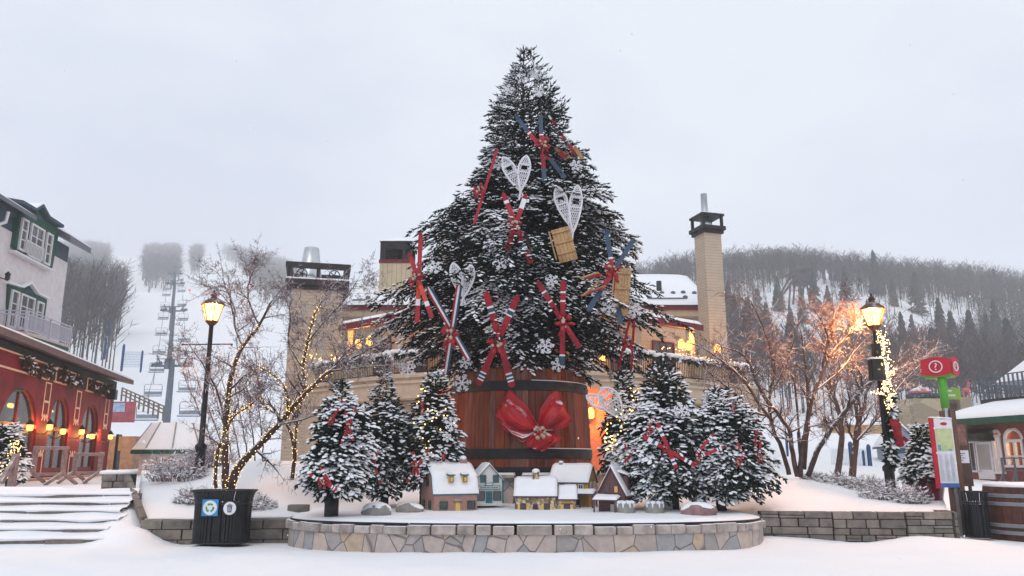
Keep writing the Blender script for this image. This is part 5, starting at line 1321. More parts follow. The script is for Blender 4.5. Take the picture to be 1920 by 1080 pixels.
rock('wide reddish boulder capped with snow under the two right firs', 1310, 957, 15.7, .36, .22, 3, mat('red_rock', S(150, 120, 118), .9, .2, 5))
rock('small snow capped boulder behind the fluted domes', 1240, 945, 16.6, .25, .24, 4)
for px, py, lab in ((556, 958, 'small brown stone block lying at the left end of the planter rim'), (1398, 946, 'small brown stone block at the right end of the planter under the fir')):
    q = G(px, py + 4, .5); m = MB(); m.box((q.x, q.y + .15, .58), (.42, .25, .17)); o = solid('stone_block', lab, 'block', m, M_block, bevel=.02)
# ---------- street furniture ----------
def point(p, e, col=(1, .55, .2), r=.06, parent=None, name='lamp_light'):
    l = bpy.data.lights.new(name, 'POINT'); l.energy = e; l.color = col; l.shadow_soft_size = r
    o = bpy.data.objects.new(name, l); COL.objects.link(o); o.location = Vector(p)
    return o
def lantern(t, c, R, H, strength, mats=(None, None)):
    """six sided flared street lantern with glowing panes: c = bottom centre"""
    c = Vector(c); n = 6; rb, rt_ = R * .52, R; g = MB(); f = MB()
    for k in range(n):
        a0, a1 = 2 * math.pi * k / n, 2 * math.pi * (k + 1) / n
        pb = [c + Vector((rb * math.cos(a), rb * math.sin(a), .0)) for a in (a0, a1)]; ptop = [c + Vector((rt_ * math.cos(a), rt_ * math.sin(a), H)) for a in (a0, a1)]
        g.add([pb[0], pb[1], ptop[1], ptop[0]], [(0, 1, 2, 3)]); f.bar(pb[0], ptop[0], R * .075, R * .075)
        f.bar(ptop[0], ptop[1], R * .1, R * .1); f.bar(pb[0], pb[1], R * .12, R * .12)
    f.lathe([(R * .1, -H * .5), (R * .16, -H * .3), (R * .5, -.02)], c, 12); h = H
    rf = MB(); rf.lathe([(R * 1.18, h), (R * 1.12, h + R * .08), (R * .66, h + R * .42), (R * .3, h + R * .62), (R * .26, h + R * .82), (R * .34, h + R * .9), (R * .2, h + R * 1.1), (R * .1, h + R * 1.2), (R * .13, h + R * 1.32), (R * .02, h + R * 1.45)], c, 6)
    lan = f.build('lantern_frame', M_copper, t); g.build('lamp_glass', M_lampglass, lan); rf.build('lantern_roof', M_copper, t)
    bb = MB(); bb.ball(c + Vector((0, 0, H * .45)), R * .2, 8, 6); bb.build('lamp_bulb', M_bulb, lan, True)
    point(c + Vector((0, 0, H * .62)), strength, (1, .4, .1), r=.05)
# left lamp
LY = 19.2; b = P(373, 884, LY); tpx = P(394, 603, LY); zb = bankz_l(b.x, LY); xl = b.x
t = thing('street_lamp', 'black street lamp with a glowing amber lantern left of the light wrapped tree', 'street lamp', (xl, LY, zb - .02), 'lamp posts on the square')
m = MB(); m.lathe([(.15, -.1), (.15, .05), (.12, .1), (.12, .55), (.14, .58), (.14, .66), (.07, .72), (.062, 2.0), (.052, tpx.z - zb - .1), (.06, tpx.z - zb - .08), (.03, tpx.z - zb)], (xl, LY, zb), 14); m.build('post', M_blackpaint, t, True)
za = P(385, 646, LY).z; m = MB(); m.tube([(xl - .68, LY, za), (xl + .55, LY, za + .01)], .018, 6); m.ball((xl - .68, LY, za), .03); m.ball((xl + .55, LY, za), .03); m.build('banner_arm', M_copper, t)
lantern(t, (xl, LY, tpx.z), .275, .43, 1350)
# right lamp
RY = 19.6; b = P(1668, 892, RY); tpx = P(1636, 612, RY); zb = bankz_r(b.x, RY); xr = b.x
t = thing('street_lamp', 'black street lamp with a bright lantern, loudspeaker and lit garland at the right', 'street lamp', (xr, RY, zb - .02), 'lamp posts on the square')
m = MB(); m.lathe([(.15, -.1), (.15, .05), (.12, .1), (.12, .5), (.15, .53), (.15, .62), (.07, .7), (.066, 2.0), (.056, tpx.z - zb - .08), (.03, tpx.z - zb)], (xr, RY, zb), 14); m.build('post', M_blackpaint, t, True)
lantern(t, (xr, RY, tpx.z), .3, .44, 2900)
zs_ = P(1640, 695, RY).z; t2 = thing('loudspeaker', 'black box loudspeaker with snow on top mounted on the right lamp post', 'speaker', (xr - .15, RY - .15, zs_ - .25))
m = MB(); m.box((xr - .13, RY - .16, zs_), (.34, .26, .54), 0, None, .94); m.build('cabinet', M_blackpaint, t2, False, .03); m = MB(); m.mound([(xr - .29, RY - .28, zs_ + .27), (xr + .03, RY - .28, zs_ + .27), (xr + .03, RY - .04, zs_ + .27), (xr - .29, RY - .04, zs_ + .27)], .05); m.build('snow', M_snowlump, t2, True)
m = MB(); m.bb(xr - .16, xr - .1, RY - .3, RY - .292, zs_ - .02, zs_ + .02); m.build('badge', M_concrete, t2)
m = MB(); zc = P(1634, 658, RY).z; m.bb(xr - .16, xr + .02, RY - .2, RY - .06, zc - .16, zc + .16); m.tube([(xr - .1, RY - .2, zc - .05), (xr - .2, RY - .34, zc - .09)], .045, 8); solid('camera_box', 'small dark camera box on the right lamp post above the loudspeaker', 'camera', m, M_blackpaint)
# lit branches strapped to the post
gz0, gz1 = P(1672, 790, RY).z, P(1652, 600, RY).z
m = MB(); bl = MB(); rnd = random.Random(77); r_ = RNG
for k in range(90):
    f = rnd.random(); z0 = lerp(gz0, gz1 - .7, f); a = rnd.uniform(-1.6, 1.0); p = Vector((xr + .1, RY - .1, z0)); L = rnd.uniform(.35, .8); d = Vector((math.sin(a) * .32 + .1, rnd.uniform(-.3, .1), 1)).normalized(); pts = [p + d * L * i / 4 + Vector((rnd.gauss(0, .02), 0, 0)) for i in range(5)]
    m.tube(pts, [.008, .007, .006, .005, .003], 3, 0, False)
    for q in range(7): u = rnd.random() * 3.99; i = int(u); bl.ball(pts[i].lerp(pts[i + 1], u - i) + Vector((rnd.gauss(0, .025), rnd.gauss(0, .025), 0)), rnd.uniform(.008, .0145), 5, 3)
for k in range(14):
    p = Vector((xr + .05, RY - .12, lerp(gz0, gz1, .25))); q = p + Vector((-.1 - .35 * rnd.random(), -.1, rnd.uniform(.0, .16))); m.tube([p, q], [.006, .003], 3); bl.ball(q, .01, 5, 3); bl.ball(p.lerp(q, .6), .01, 5, 3)
t3 = thing('lit_branches', 'bundle of white branches covered in glowing lights strapped to the right lamp post', 'decoration', (xr, RY, gz0)); m.build('branches', M_twig, t3); o = bl.build('bulbs', M_fairyhot, t3, True); o['kind'] = 'stuff'
point((xr + .22, RY - .35, lerp(gz0, gz1, .5)), 14, (1, .62, .28), .25); 
# fir garland and red ribbon
def garland(label, pts, R, seed, n, group=None, mat_=None):
    r = np.random.default_rng(seed); pts = np.array([tuple(p) for p in pts]); k = len(pts); f = r.uniform(0, k - 1.001, n); i = f.astype(int); pos = pts[i] + (pts[np.minimum(k - 1, i + 1)] - pts[i]) * (f - i)[:, None]
    d = r.normal(0, 1, (n, 3)); d[:, 2] -= .5; d[:, 1] -= .2; sc = R * r.uniform(.7, 1.3, n); V, FA = inst(SHOOT[1][0], SHOOT[1][1], pos, d, sc)
    t = thing('fir_garland', label, 'garland', tuple(pts[-1]), group); np_build('sprigs', V, FA, mat_ or M_needle2, t, base=pts[-1]); 
    pick = r.uniform(0, 1, n) < .25; u = d[pick]; u /= np.linalg.norm(u, axis=1, keepdims=True); V, FA = inst(LUMP[0], LUMP[1], pos[pick] + u * sc[pick][:, None] * .5 + np.array([0, 0, .02]), u, np.stack([sc[pick] * .4, sc[pick] * .2, sc[pick] * .15], 1)); np_build('snow', V, FA, M_snowlump, t, True, base=pts[-1])
    return t
garland('drooping fir garland tied around the right lamp post below the lit branches', [(xr + .17, RY - .1, P(1, 735, RY).z), (xr + .15, RY - .1, P(1, 790, RY).z), (xr + .05, RY - .12, P(1, 830, RY).z), (xr + .02, RY - .1, P(1, 868, RY).z)], .22, 5, 420)
rb_ = thing('red_ribbon', 'long red ribbon fluttering from the garland on the right lamp post', 'ribbon', P(1690, 835, RY - .3)); Yr = RY - .32
for pl_ in ([(1668, 786), (1686, 788), (1696, 836), (1682, 840)], [(1684, 788), (1691, 800), (1686, 838), (1678, 815)], [(1694, 816), (1716, 836), (1714, 842), (1692, 824)], [(1670, 784), (1690, 794), (1688, 802), (1668, 798)]):
    m = MB(); c = [P(x, y, Yr + .02 * i) for i, (x, y) in enumerate(pl_)]; m.add(c + [v + Vector((.01, .03, 0)) for v in c], [(0, 1, 2, 3), (7, 6, 5, 4), (0, 4, 5, 1), (1, 5, 6, 2), (2, 6, 7, 3), (3, 7, 4, 0)]); m.build('ribbon_tail', M_ribbon, rb_)

# ---------- slatted bin ----------
def litter_bin(label, cx, cy, hw, hd, H, n, z0=0.0, group='slatted litter bins'):
    t = thing('litter_bin', label, 'litter bin', (cx, cy, z0), group); m = MB()
    def xy(a, k): c, s = math.cos(a), math.sin(a); return cx + hw * k * math.copysign(abs(c) ** .62, c), cy + hd * k * math.copysign(abs(s) ** .62, s)
    for j in range(n):
        a = 2 * math.pi * (j + .5) / n; da = 2 * math.pi / n * .36; V = []
        for z, k in ((.05, .93), (.5 * H, .93), (.78 * H, .94), (.88 * H, .97), (.95 * H, 1.02), (H, 1.09)):
            for aa, kk in ((a - da, k), (a + da, k), (a + da, k - .03), (a - da, k - .03)): x, y = xy(aa, kk); V.append((x, y, z0 + z))
        m.add(V, [(i * 4 + q, i * 4 + (q + 1) % 4, (i + 1) * 4 + (q + 1) % 4, (i + 1) * 4 + q) for i in range(5) for q in range(4)] + [(3, 2, 1, 0), (20, 21, 22, 23)])
    m.build('slats', M_slat, t)
    def band(z, k, w): return [(*xy(2 * math.pi * j / 60, k), z) for j in range(60)]
    m = MB(); m.tube(band(z0 + H, 1.085, 0), .014, 6, closed=True); m.tube(band(z0 + .07, .94, 0), .02, 6, closed=True); m.tube(band(z0 + .78 * H, .925, 0), .018, 6, closed=True); m.build('rim', M_blackpaint, t, True)
    m = MB(); k1 = band(z0 + .05, .8, 0); k2 = band(z0 + .74 * H, .8, 0); m.add(k1 + k2, [(j, (j + 1) % 60, 60 + (j + 1) % 60, 60 + j) for j in range(60)] + [tuple(range(60, 120))]); m.build('liner', M_black, t, True)
    s = MB(); s.mound([xy(2 * math.pi * j / 20, .8) + (z0 + .74 * H,) for j in range(20)], .05); s.build('snow', M_snowlump, t, True)
    return t, xy
bc = P(414, 1018, 15.4); BH = 1.02; lb, bxy = litter_bin('wide black slatted litter bin with recycling and rubbish stickers in front of the left wall', bc.x, 15.4, .55, .33, BH, 54)
def sticker(px, py, w, square, sym):
    p = P(px, py, 15.4 - .36); yy = 15.4 - .36 * .93 - .02; t_ = MB()
    if square: t_.bb(p.x - w / 2, p.x + w / 2, yy - .012, yy, p.z - w / 2, p.z + w / 2)
    else: t_.bb(p.x - w / 2, p.x + w / 2, yy - .012, yy, p.z - w / 2, p.z + w / 2)
    st_ = t_.build('sticker', mat('sticker_blue', S(52, 140, 196), .4) if square else M_blackpaint, lb); d = MB()
    n = 32; R_ = w * .44; d.add([(p.x, yy - .016, p.z)] + [(p.x + R_ * math.cos(2 * math.pi * j / n), yy - .016, p.z + R_ * math.sin(2 * math.pi * j / n)) for j in range(n)], [(0, 1 + j, 1 + (j + 1) % n) for j in range(n)]); d.build('disc', M_white, st_); s = MB(); y2 = yy - .019
    if square:
        for k in range(3):   # three chasing arrows
            a0 = math.pi / 2 + k * 2 * math.pi / 3
            for q in range(6):
                A0, A1 = a0 - .82 + q * .2, a0 - .82 + (q + 1) * .2; r0, r1 = w * .17, w * .27
                s.add([(p.x + r_ * math.cos(A), y2, p.z + r_ * math.sin(A)) for A, r_ in ((A0, r0), (A1, r0), (A1, r1), (A0, r1))], [(0, 1, 2, 3)])
            A = a0 + .38; s.add([(p.x + w * .12 * math.cos(A), y2 - .001, p.z + w * .12 * math.sin(A)), (p.x + w * .32 * math.cos(A), y2 - .001, p.z + w * .32 * math.sin(A)), (p.x + w * .22 * math.cos(A + .5), y2 - .001, p.z + w * .22 * math.sin(A + .5))], [(0, 1, 2)])
        s.build('recycling_symbol', mat('symbol_green', S(60, 150, 84), .5), st_)
    else:
        a = w * .2; s.add([(p.x - a * .85, y2, p.z + a * .75), (p.x + a * .85, y2, p.z + a * .75), (p.x + a * .66, y2, p.z - a * 1.35), (p.x - a * .66, y2, p.z - a * 1.35)], [(3, 2, 1, 0)]); s.bb(p.x - a * 1.05, p.x + a * 1.05, y2 - .001, y2 + .001, p.z + a * .9, p.z + a * 1.1); s.bb(p.x - a * .4, p.x + a * .4, y2 - .001, y2 + .001, p.z + a * 1.3, p.z + a * 1.45)
        s.bb(p.x - a * .42, p.x - a * .3, y2 - .001, y2 + .001, p.z + a * 1.1, p.z + a * 1.3); s.bb(p.x + a * .3, p.x + a * .42, y2 - .001, y2 + .001, p.z + a * 1.1, p.z + a * 1.3)
        o = s.build('rubbish_symbol', M_blackpaint, st_); l = MB()
        for k in (-1, 0, 1): l.bb(p.x + k * a * .38 - a * .07, p.x + k * a * .38 + a * .07, y2 - .003, y2 - .002, p.z - a * 1.1, p.z + a * .5)
        l.build('symbol_lines', M_white, st_)
sticker(394, 952, .3, True, 0); sticker(431, 953, .27, False, 0)

# ---------- information post ----------
def text_mesh(name, body, M, size, mat_, parent, ex=.004):
    c = bpy.data.curves.new(name, 'FONT'); c.body = body; c.size = size; c.extrude = ex; c.align_x = 'CENTER'; c.align_y = 'CENTER'
    tmp = bpy.data.objects.new(name, c); COL.objects.link(tmp); dg = bpy.context.evaluated_depsgraph_get(); me = bpy.data.meshes.new_from_object(tmp.evaluated_get(dg)); bpy.data.objects.remove(tmp)
    m = MB(M); m.add([v.co for v in me.vertices], [tuple(p.vertices) for p in me.polygons]); return m.build(name, mat_, parent)
SY = 14.9; f = G(1808, 1003, .02); SY = f.y; sx0 = f.x
ip = thing('information_post', 'brown and green information post with a red question mark head and a map board', 'sign', (sx0, SY, 0))
ztop = P(1770, 706, SY).z; zmid = P(1778, 770, SY).z
m = MB(); m.bb(sx0 - .02, sx0 + .11, SY - .05, SY + .09, 0, zmid + .02); m.bb(sx0 - .19, sx0 - .1, SY - .0, SY + .08, 0, zmid); m.build('wooden_post', mat('brown_wood', S(104, 78, 64), .7, .2, 6, .2, stretch=(4, 4, .4)), ip, False, .008)
m = MB(); m.bb(sx0 - .1, sx0 - .02, SY, SY + .06, -.05, zmid + .1); m.build('steel_post', M_galv, ip)
gp = mat('sign_green', S(84, 158, 56), .5, .08, 3)
m = MB(); m.lathe([(.085, zmid + .06), (.085, ztop + .02)], (sx0 - .06, SY + .03, 0), 14); m.build('green_post', gp, ip, True)
hz0, hz1 = P(1770, 703, SY).z, P(1770, 676, SY).z; rp = mat('sign_red', S(184, 34, 52), .5, .08, 3); hm = MB(); hc = Vector((sx0 - .06, SY + .03, 0))
hd = Vector((hc.x, hc.y, 0)); corners = [(-.38, .12), (.12, -.2), (.38, .0), (.2, .36), (-.2, .42)]
def headring(k, z): return [(hd.x + x * k, hd.y + y * k, z) for x, y in corners]
hm.add(headring(.82, hz0 - .06) + headring(1, hz0 + .0) + headring(1, hz1), [(i, (i + 1) % 5, 5 + (i + 1) % 5, 5 + i) for i in range(5)] + [(5 + i, 5 + (i + 1) % 5, 10 + (i + 1) % 5, 10 + i) for i in range(5)] + [(4, 3, 2, 1, 0), (10, 11, 12, 13, 14)])
hm.build('sign_head', gp, ip, False, .02)
for (a, b_) in ((0, 1), (1, 2)):
    A, B = Vector((*corners[a], 0)) + hd, Vector((*corners[b_], 0)) + hd; d = (B - A).normalized(); n_ = Vector((d.y, -d.x, 0)); Mf = Matrix(((d.x, 0, n_.x, 0), (d.y, 0, n_.y, 0), (0, 1, 0, 0), (0, 0, 0, 1)))
    c = (A + B) / 2 + n_ * .012; c.z = (hz0 + hz1) / 2 + .02; L = (B - A).length; Mf = T(*c) @ Mf; hh = (hz1 - hz0) / 2 + .05
    m = MB(Mf); pts = []
    for i in range(9): x = -L / 2 + L * i / 8; pts.append((x, hh * (1 - .22 * (abs(x) / (L / 2)) ** 2)))
    lo = [(x, -y) for x, y in reversed(pts)]; m.prism(pts + lo, (0, 0, 0), (1, 0, 0), (0, 1, 0), (0, 0, .018)); fc = m.build('face', rp, ip)
    m = MB(Mf); R_ = min(.125, L * .3); ring = [(R_ * math.cos(2 * math.pi * j / 30), R_ * math.sin(2 * math.pi * j / 30), .024) for j in range(30)]; m.tube(ring, .014, 5, closed=True); m.build('ring', M_white, fc, True)
    text_mesh('question_mark', '?', Mf @ T(0, -.005, .021), R_ * 1.75, M_white, fc)
# small green arrow sign
m = MB(); fz = P(1790, 738, SY).z; fx = P(1792, 738, SY).x; m.bb(sx0 + .03, sx0 + .36, SY + .1, SY + .13, fz - .12, fz + .13); ga = m.build('arrow_sign', mat('sign_lime', S(132, 164, 72), .5), ip)
for k in range(2):
    mm = MB(); x = sx0 + .06
    for q in range(5 if k else 3): w_ = .028; mm.bb(x, x + w_, SY + .096, SY + .099, fz - .05 + .1 * (1 - k), fz - .01 + .1 * (1 - k)); x += .036
    mm.build('lettering', M_white, ga)
# map board facing left-front
bA = Vector((P(1757, 850, SY).x, SY + .0, 0)); bz0, bz1 = P(1762, 914, SY).z, P(1748, 786, SY).z
Fb = Face((bA.x, bA.y, 0), (.97, -.2)); bw = .37
m = MB(Fb.M); m.bb(0, bw, 0, .05, bz0, bz1); bd = m.build('map_board', M_white, ip); m = MB(Fb.M); m.bb(-.075, -.002, -.02, .09, bz0 - .02, bz1 + .03); m.build('red_edge', rp, bd); m = MB(Fb.M); m.bb(0, bw, -.012, -.002, bz0, bz0 + .09); m.build('blue_band', mat('map_blue', S(70, 112, 178), .5), bd)
H_ = bz1 - bz0
m = MB(Fb.M); m.bb(.02, bw - .02, -.01, -.002, bz0 + H_ * .53, bz0 + H_ * .86); mp_o = m.build('map_picture', mat('map_print', S(170, 184, 130), .6, .3, 9, col2=S(196, 202, 160)), bd)
m = MB(Fb.M); m.bb(.03, .09, -.013, -.0105, bz0 + H_ * .54, bz0 + H_ * .62); m.bb(.24, .31, -.013, -.0105, bz0 + H_ * .535, bz0 + H_ * .56)
m.build('map_lakes', mat('map_lake', S(110, 150, 190), .6), mp_o)
m = MB(Fb.M); m.lathe([(.001, 0), (.07, 0), (.07, .003), (.001, .003)], (0, 0, 0), 20, 0); m.v = [tuple(Fb.M @ Vector((.2 + (Fb.M.inverted() @ Vector(v)).x, -.006 + (Fb.M.inverted() @ Vector(v)).z * -1, bz0 + H_ * .93 + (Fb.M.inverted() @ Vector(v)).y * .5))) for v in m.v]; m.build('emblem', rp, bd)
m = MB(Fb.M); rnd = random.Random(8)
for c in range(3):
    z = bz0 + H_ * .49
    while z > bz0 + .13: m.bb(.03 + c * .11, .03 + c * .11 + rnd.uniform(.05, .095), -.008, -.003, z - .008, z); z -= .019
m.build('text_rows', mat('print_grey', S(196, 199, 210), .7), bd)
m = MB(Fb.M); m.mound([(-.075, -.02, bz1 + .03), (bw, -.02, bz1 + .0), (bw, .05, bz1 + .0), (-.075, .09, bz1 + .03)], .03); m.build('snow', M_snowlump, bd, True)
# brown panel behind
m = MB(); a, b_ = P(1792, 912, SY + .5), P(1826, 912, SY + .5); z0_, z1_ = P(1810, 912, SY + .5).z, P(1800, 792, SY + .5).z
t = thing('notice_panel', 'brown notice panel with a picture and white sheet just behind the information post', 'sign', ((a.x + b_.x) / 2, SY + .5, 0)); Fp = Face((a.x - .12, SY + .52, 0), (.97, .1)); bw2 = .58
m = MB(Fp.M); m.bb(0, bw2, 0, .06, z0_, z1_); m.bb(.05, .11, .01, .05, 0, z0_); m.bb(bw2 - .11, bw2 - .05, .01, .05, 0, z0_); m.build('board', mat('panel_brown', S(86, 66, 60), .7, .15, 5), t); hh = z1_ - z0_
m = MB(Fp.M); m.bb(.14, bw2 - .05, -.008, -.001, z0_ + hh * .64, z0_ + hh * .97); m.build('picture', mat('faded_picture', S(150, 110, 100), .6, .6, 14, col2=S(80, 60, 58)), t); m = MB(Fp.M); m.bb(.16, bw2 - .04, -.008, -.001, z0_ + hh * .36, z0_ + hh * .56); sh_ = m.build('sheet', M_white, t)
m = MB(Fp.M)
for i in range(4): m.bb(.2, .2 + .2 + .05 * (i % 2), -.011, -.009, z0_ + hh * (.4 + .035 * i), z0_ + hh * (.41 + .035 * i))
m.build('text_rows', M_darkroof, sh_)
# second bin and barrel planter at the right
b2 = P(1826, 1000, 16.0); litter_bin('black slatted litter bin between the information post and the big wine barrel', P(1828, 960, 16.5).x, 16.5, .23, .23, .95, 28)
wx = P(1932, 960, 16.6).x; t = thing('barrel_planter', 'huge dark wine barrel with grey hoops cut by the right edge of the picture', 'barrel', (wx, 16.6, 0)); m = MB(); rnd = random.Random(3)
def wr_(z): return .8 + .07 * math.sin(math.pi * z / 1.05)
for k in range(30):
    a0, a1 = 2 * math.pi * k / 30 + .004, 2 * math.pi * (k + 1) / 30 - .004; V = []
    for z in (0, .35, .7, 1.05):
        for a, dr in ((a0, 0), (a1, 0), (a1, -.05), (a0, -.05)): V.append((wx + (wr_(z) + dr) * math.cos(a), 16.6 + (wr_(z) + dr) * math.sin(a), z))
    m.add(V, [(q * 4 + s, q * 4 + (s + 1) % 4, (q + 1) * 4 + (s + 1) % 4, (q + 1) * 4 + s) for q in range(3) for s in range(4)] + [(12, 13, 14, 15)])
m.build('staves', mat('dark_staves', S(92, 58, 48), .7, .2, 5, .3, island=.2), t)
for z in (.16, .3, .72, .88):
    m = MB(); m.lathe([(wr_(z) + .004, z - .035), (wr_(z) + .016, z - .033), (wr_(z) + .016, z + .033), (wr_(z) + .004, z + .035)], (wx, 16.6, 0), 50, cap=False); m.build('hoop', mat('hoop_grey', S(128, 130, 136), .6, .1, 5, snow=.8), t)
m = MB(); m.mound([(wx + .78 * math.cos(2 * math.pi * j / 28), 16.6 + .78 * math.sin(2 * math.pi * j / 28), 1.03) for j in range(28)], .1); m.build('snow', M_snowlump, t, True)
# potted fir
px_ = P(1741, 930, 18.6); zp = bankz_r(px_.x, 18.6); t = thing('plant_pot', 'glossy burgundy pot holding a small snowy fir behind the information post', 'pot', (px_.x, 18.6, zp)); m = MB(); m.lathe([(.26, -.08), (.3, 0), (.36, .3), (.37, .46), (.4, .5), (.38, .52), (.33, .5), (.0, .46)], (px_.x, 18.6, zp), 26, cap=False); m.build('body', mat('burgundy_glaze', S(112, 24, 44), .25, .1, 4, spec=.5), t, True)
fir('small fir in the burgundy pot, thick with snow', 18.6, [(790, 1729, 1733), (815, 1718, 1744), (840, 1708, 1754), (870, 1698, 1764), (895, 1695, 1768), (908, 1705, 1760)], 1731, zp + .35, 120, None, .6, 240, None)
# benches and barriers left
def barrier(label, px0, px1, ptop, pbot, Y, grp='weathered timber barriers by the cafe'):
    A, B = P(px0, ptop, Y), P(px1, ptop, Y + .5); zb_ = ground(A.x, Y) + .02; t = thing('timber_barrier', label, 'barrier', ((A.x + B.x) / 2, Y, zb_), grp); B.z = A.z
    m = MB(); m.bar(A, B, .14, .1); m.build('top_rail', M_woodgrey, t, False, .01); m = MB(); m.bar(Vector((A.x, A.y, zb_ + .3)), Vector((B.x, B.y, zb_ + .3)), .06, .09); m.build('lower_rail', M_woodgrey, t)
    for f in (.08, .9):
        q = A.lerp(B, f); m = MB(); m.bar((q.x, q.y, zb_ + .25), (q.x, q.y, A.z - .05), .11, .11, up=(0, 1, 0)); m.bar((q.x, q.y, zb_ + .33), (q.x - .28, q.y - .35, zb_), .09, .09); m.bar((q.x, q.y, zb_ + .33), (q.x + .28, q.y + .3, zb_), .09, .09); m.build('leg', M_woodgrey, t)
barrier('weathered timber barrier in front of the middle cafe arch', 62, 130, 840, 905, 22.6); barrier('weathered timber barrier in front of the rightmost cafe arch', 138, 196, 852, 905, 24.6)
A, B = P(22, 905, 20.0), P(30, 850, 20.0); m = MB(); m.bar(A - Vector((0, 0, .1)), B, .14, .14, up=(0, 1, 0)); m.bar(P(30, 855, 20.0), P(2, 905, 19.6), .1, .1); solid('timber_post', 'weathered leaning timber post in front of the lit fir by the cafe', 'post', m, M_woodgrey)
zf = ground(P(18, 880, 21.2).x, 21.2)
fir('snowy fir with yellow lights in front of the cafe at the left edge', 21.2, [(790, 12, 18), (810, 2, 30), (840, -16, 40), (870, -22, 46), (900, -18, 44)], 14, zf, 130, None, .5, 260, None, shl=.1)
scatter_lights('yellow lights on the fir at the left edge beside the cafe', [(14, 860, 26, 34), (10, 885, 22, 18), (30, 840, 10, 14)], 20.35, 9, 70)
# ---------- red arcade cafe ----------
FA_ = Face((-18.5 + .228 * 16, 36 - .974 * 16, 0), (-.228, .974))
cafe = thing('cafe', 'red arcade cafe with cream outlined pillars, arched windows and glowing wall lamps', 'building', (-16.5, 29, .8))
def fx(px, py=810, out=0): return FA_.pix(px, py, out)[0]
zg = .86
a1, a2, a3 = (fx(-8), fx(69)), (fx(90), fx(128)), (fx(151), fx(183)); end = fx(207); beg = fx(-60) - 1.0
tops = [FA_.pix(35, 727)[1], FA_.pix(112, 744)[1], FA_.pix(167, 756)[1]]; red_top = FA_.pix(200, 742)[1]; ztop_ = red_top + .75
atop = sum(tops) / 3; sill = 1.16
def arch_wall(mb, M, x0, x1, z0, z1, openings, th, n=14, mi=0):
    """wall with round headed openings (xa, xb, sill, top); the jambs and soffits have depth"""
    sv = mb.M; mb.M = M; cur = x0
    for xa, xb, s, tp in openings:
        if xa > cur + 1e-4: mb.bb(cur, xa, 0, th, z0, z1, mi)
        if s > z0 + 1e-4: mb.bb(xa, xb, 0, th, z0, s, mi)
        r = (xb - xa) / 2; spring = tp - r * .95; cx = (xa + xb) / 2; arc = [(cx - r * math.cos(math.pi * i / n), spring + (tp - spring) * math.sin(math.pi * i / n)) for i in range(n + 1)]
        for (u0, w0), (u1, w1) in zip(arc, arc[1:]):
            V = [(u0, 0, w0), (u1, 0, w1), (u1, 0, z1), (u0, 0, z1), (u0, th, w0), (u1, th, w1), (u1, th, z1), (u0, th, z1)]
            mb.add(V, [(0, 1, 2, 3), (7, 6, 5, 4), (4, 5, 1, 0), (3, 2, 6, 7)], mi)
        cur = xb
    if cur < x1: mb.bb(cur, x1, 0, th, z0, z1, mi)
    mb.M = sv
m = MB(); arch_wall(m, FA_.M, beg, end, sill - .2, red_top, [(a1[0], a1[1], sill, atop), (a2[0], a2[1], sill, atop), (a3[0], a3[1], sill, atop)], .4); m.build('wall', M_shopred, cafe)
m = MB(FA_.M); m.bb(beg, end + .1, -.25, .5, zg - .5, sill - .2); m.build('plinth', mat('beige_stone', S(172, 142, 126), .85, .15, 4, .2, snow=.8), cafe)
m = MB(FA_.M); m.bb(beg, end + .05, -.04, .4, red_top, ztop_); m.build('frieze', M_darkgreen, cafe)
m = MB(FA_.M); m.bb(beg, end - .02, 5, 5.2, zg - .5, ztop_); m.bb(end - .3, end - .02, .41, 5, zg - .5, ztop_); m.build('rear_wall', M_darkgreen, cafe)
m = MB(FA_.M); m.bb(beg, end - .35, .45, 4.9, sill - .25, sill - .2); m.build('floor', M_wood, cafe); m = MB(FA_.M); m.bb(beg, end - .35, .45, 4.9, red_top + .1, red_top + .2); m.build('ceiling', M_darkgreen, cafe)
M_frame = mat('brown_red_frame', S(128, 52, 36), .55, .15, 5)
for (xa, xb) in (a1, a2, a3):
    r = (xb - xa) / 2; cx = (xa + xb) / 2; tr = lerp(sill, atop, .56); y = .09
    m = MB(FA_.M); m.bb(xa, xa + .09, y, y + .1, sill, tr); m.bb(xb - .09, xb, y, y + .1, sill, tr); m.bb(cx - .05, cx + .05, y, y + .1, sill, atop - .02); m.bb(xa, xb, y - .08, y + .12, tr - .06, tr + .08); m.bb(xa, xb, y, y + .1, sill, sill + .14)
    wn = m.build('arched_window', M_frame, cafe)
    arc = [(cx - r * math.cos(math.pi * i / 14), atop - r * .95 + r * .95 * math.sin(math.pi * i / 14)) for i in range(15)]
    m = MB(FA_.M); m.tube([(u, y + .05, w_) for u, w_ in arc], .05, 4); m.build('arch_frame', M_frame, wn)
    m = MB(FA_.M); poly = [(xa, sill), (xb, sill)] + [(u, w_) for u, w_ in reversed(arc)]; m.prism(poly, (0, y + .04, 0), (1, 0, 0), (0, 0, 1), (0, .012, 0)); m.build('pane', M_glass, wn)
for (xa, xb) in (a2, a3):  # pale wavy sheets added inside to imitate whitish reflections in the panes
    m = MB(FA_.M); V = []
    for side in (0, 1):
        for k in range(9):
            f = k / 8; x = lerp(xa + .1, xa + .75, f) if side == 0 else lerp(xb - .75, xb - .1, f); V += [(x, .62 + .05 * math.sin(k * 2.1), sill), (x, .62 + .05 * math.sin(k * 2.1), atop - .5)]
    m.add(V, [(s * 18 + 2 * k, s * 18 + 2 * k + 2, s * 18 + 2 * k + 3, s * 18 + 2 * k + 1) for s in (0, 1) for k in range(8)]); m.build('reflection_sheet', M_white, cafe, True)
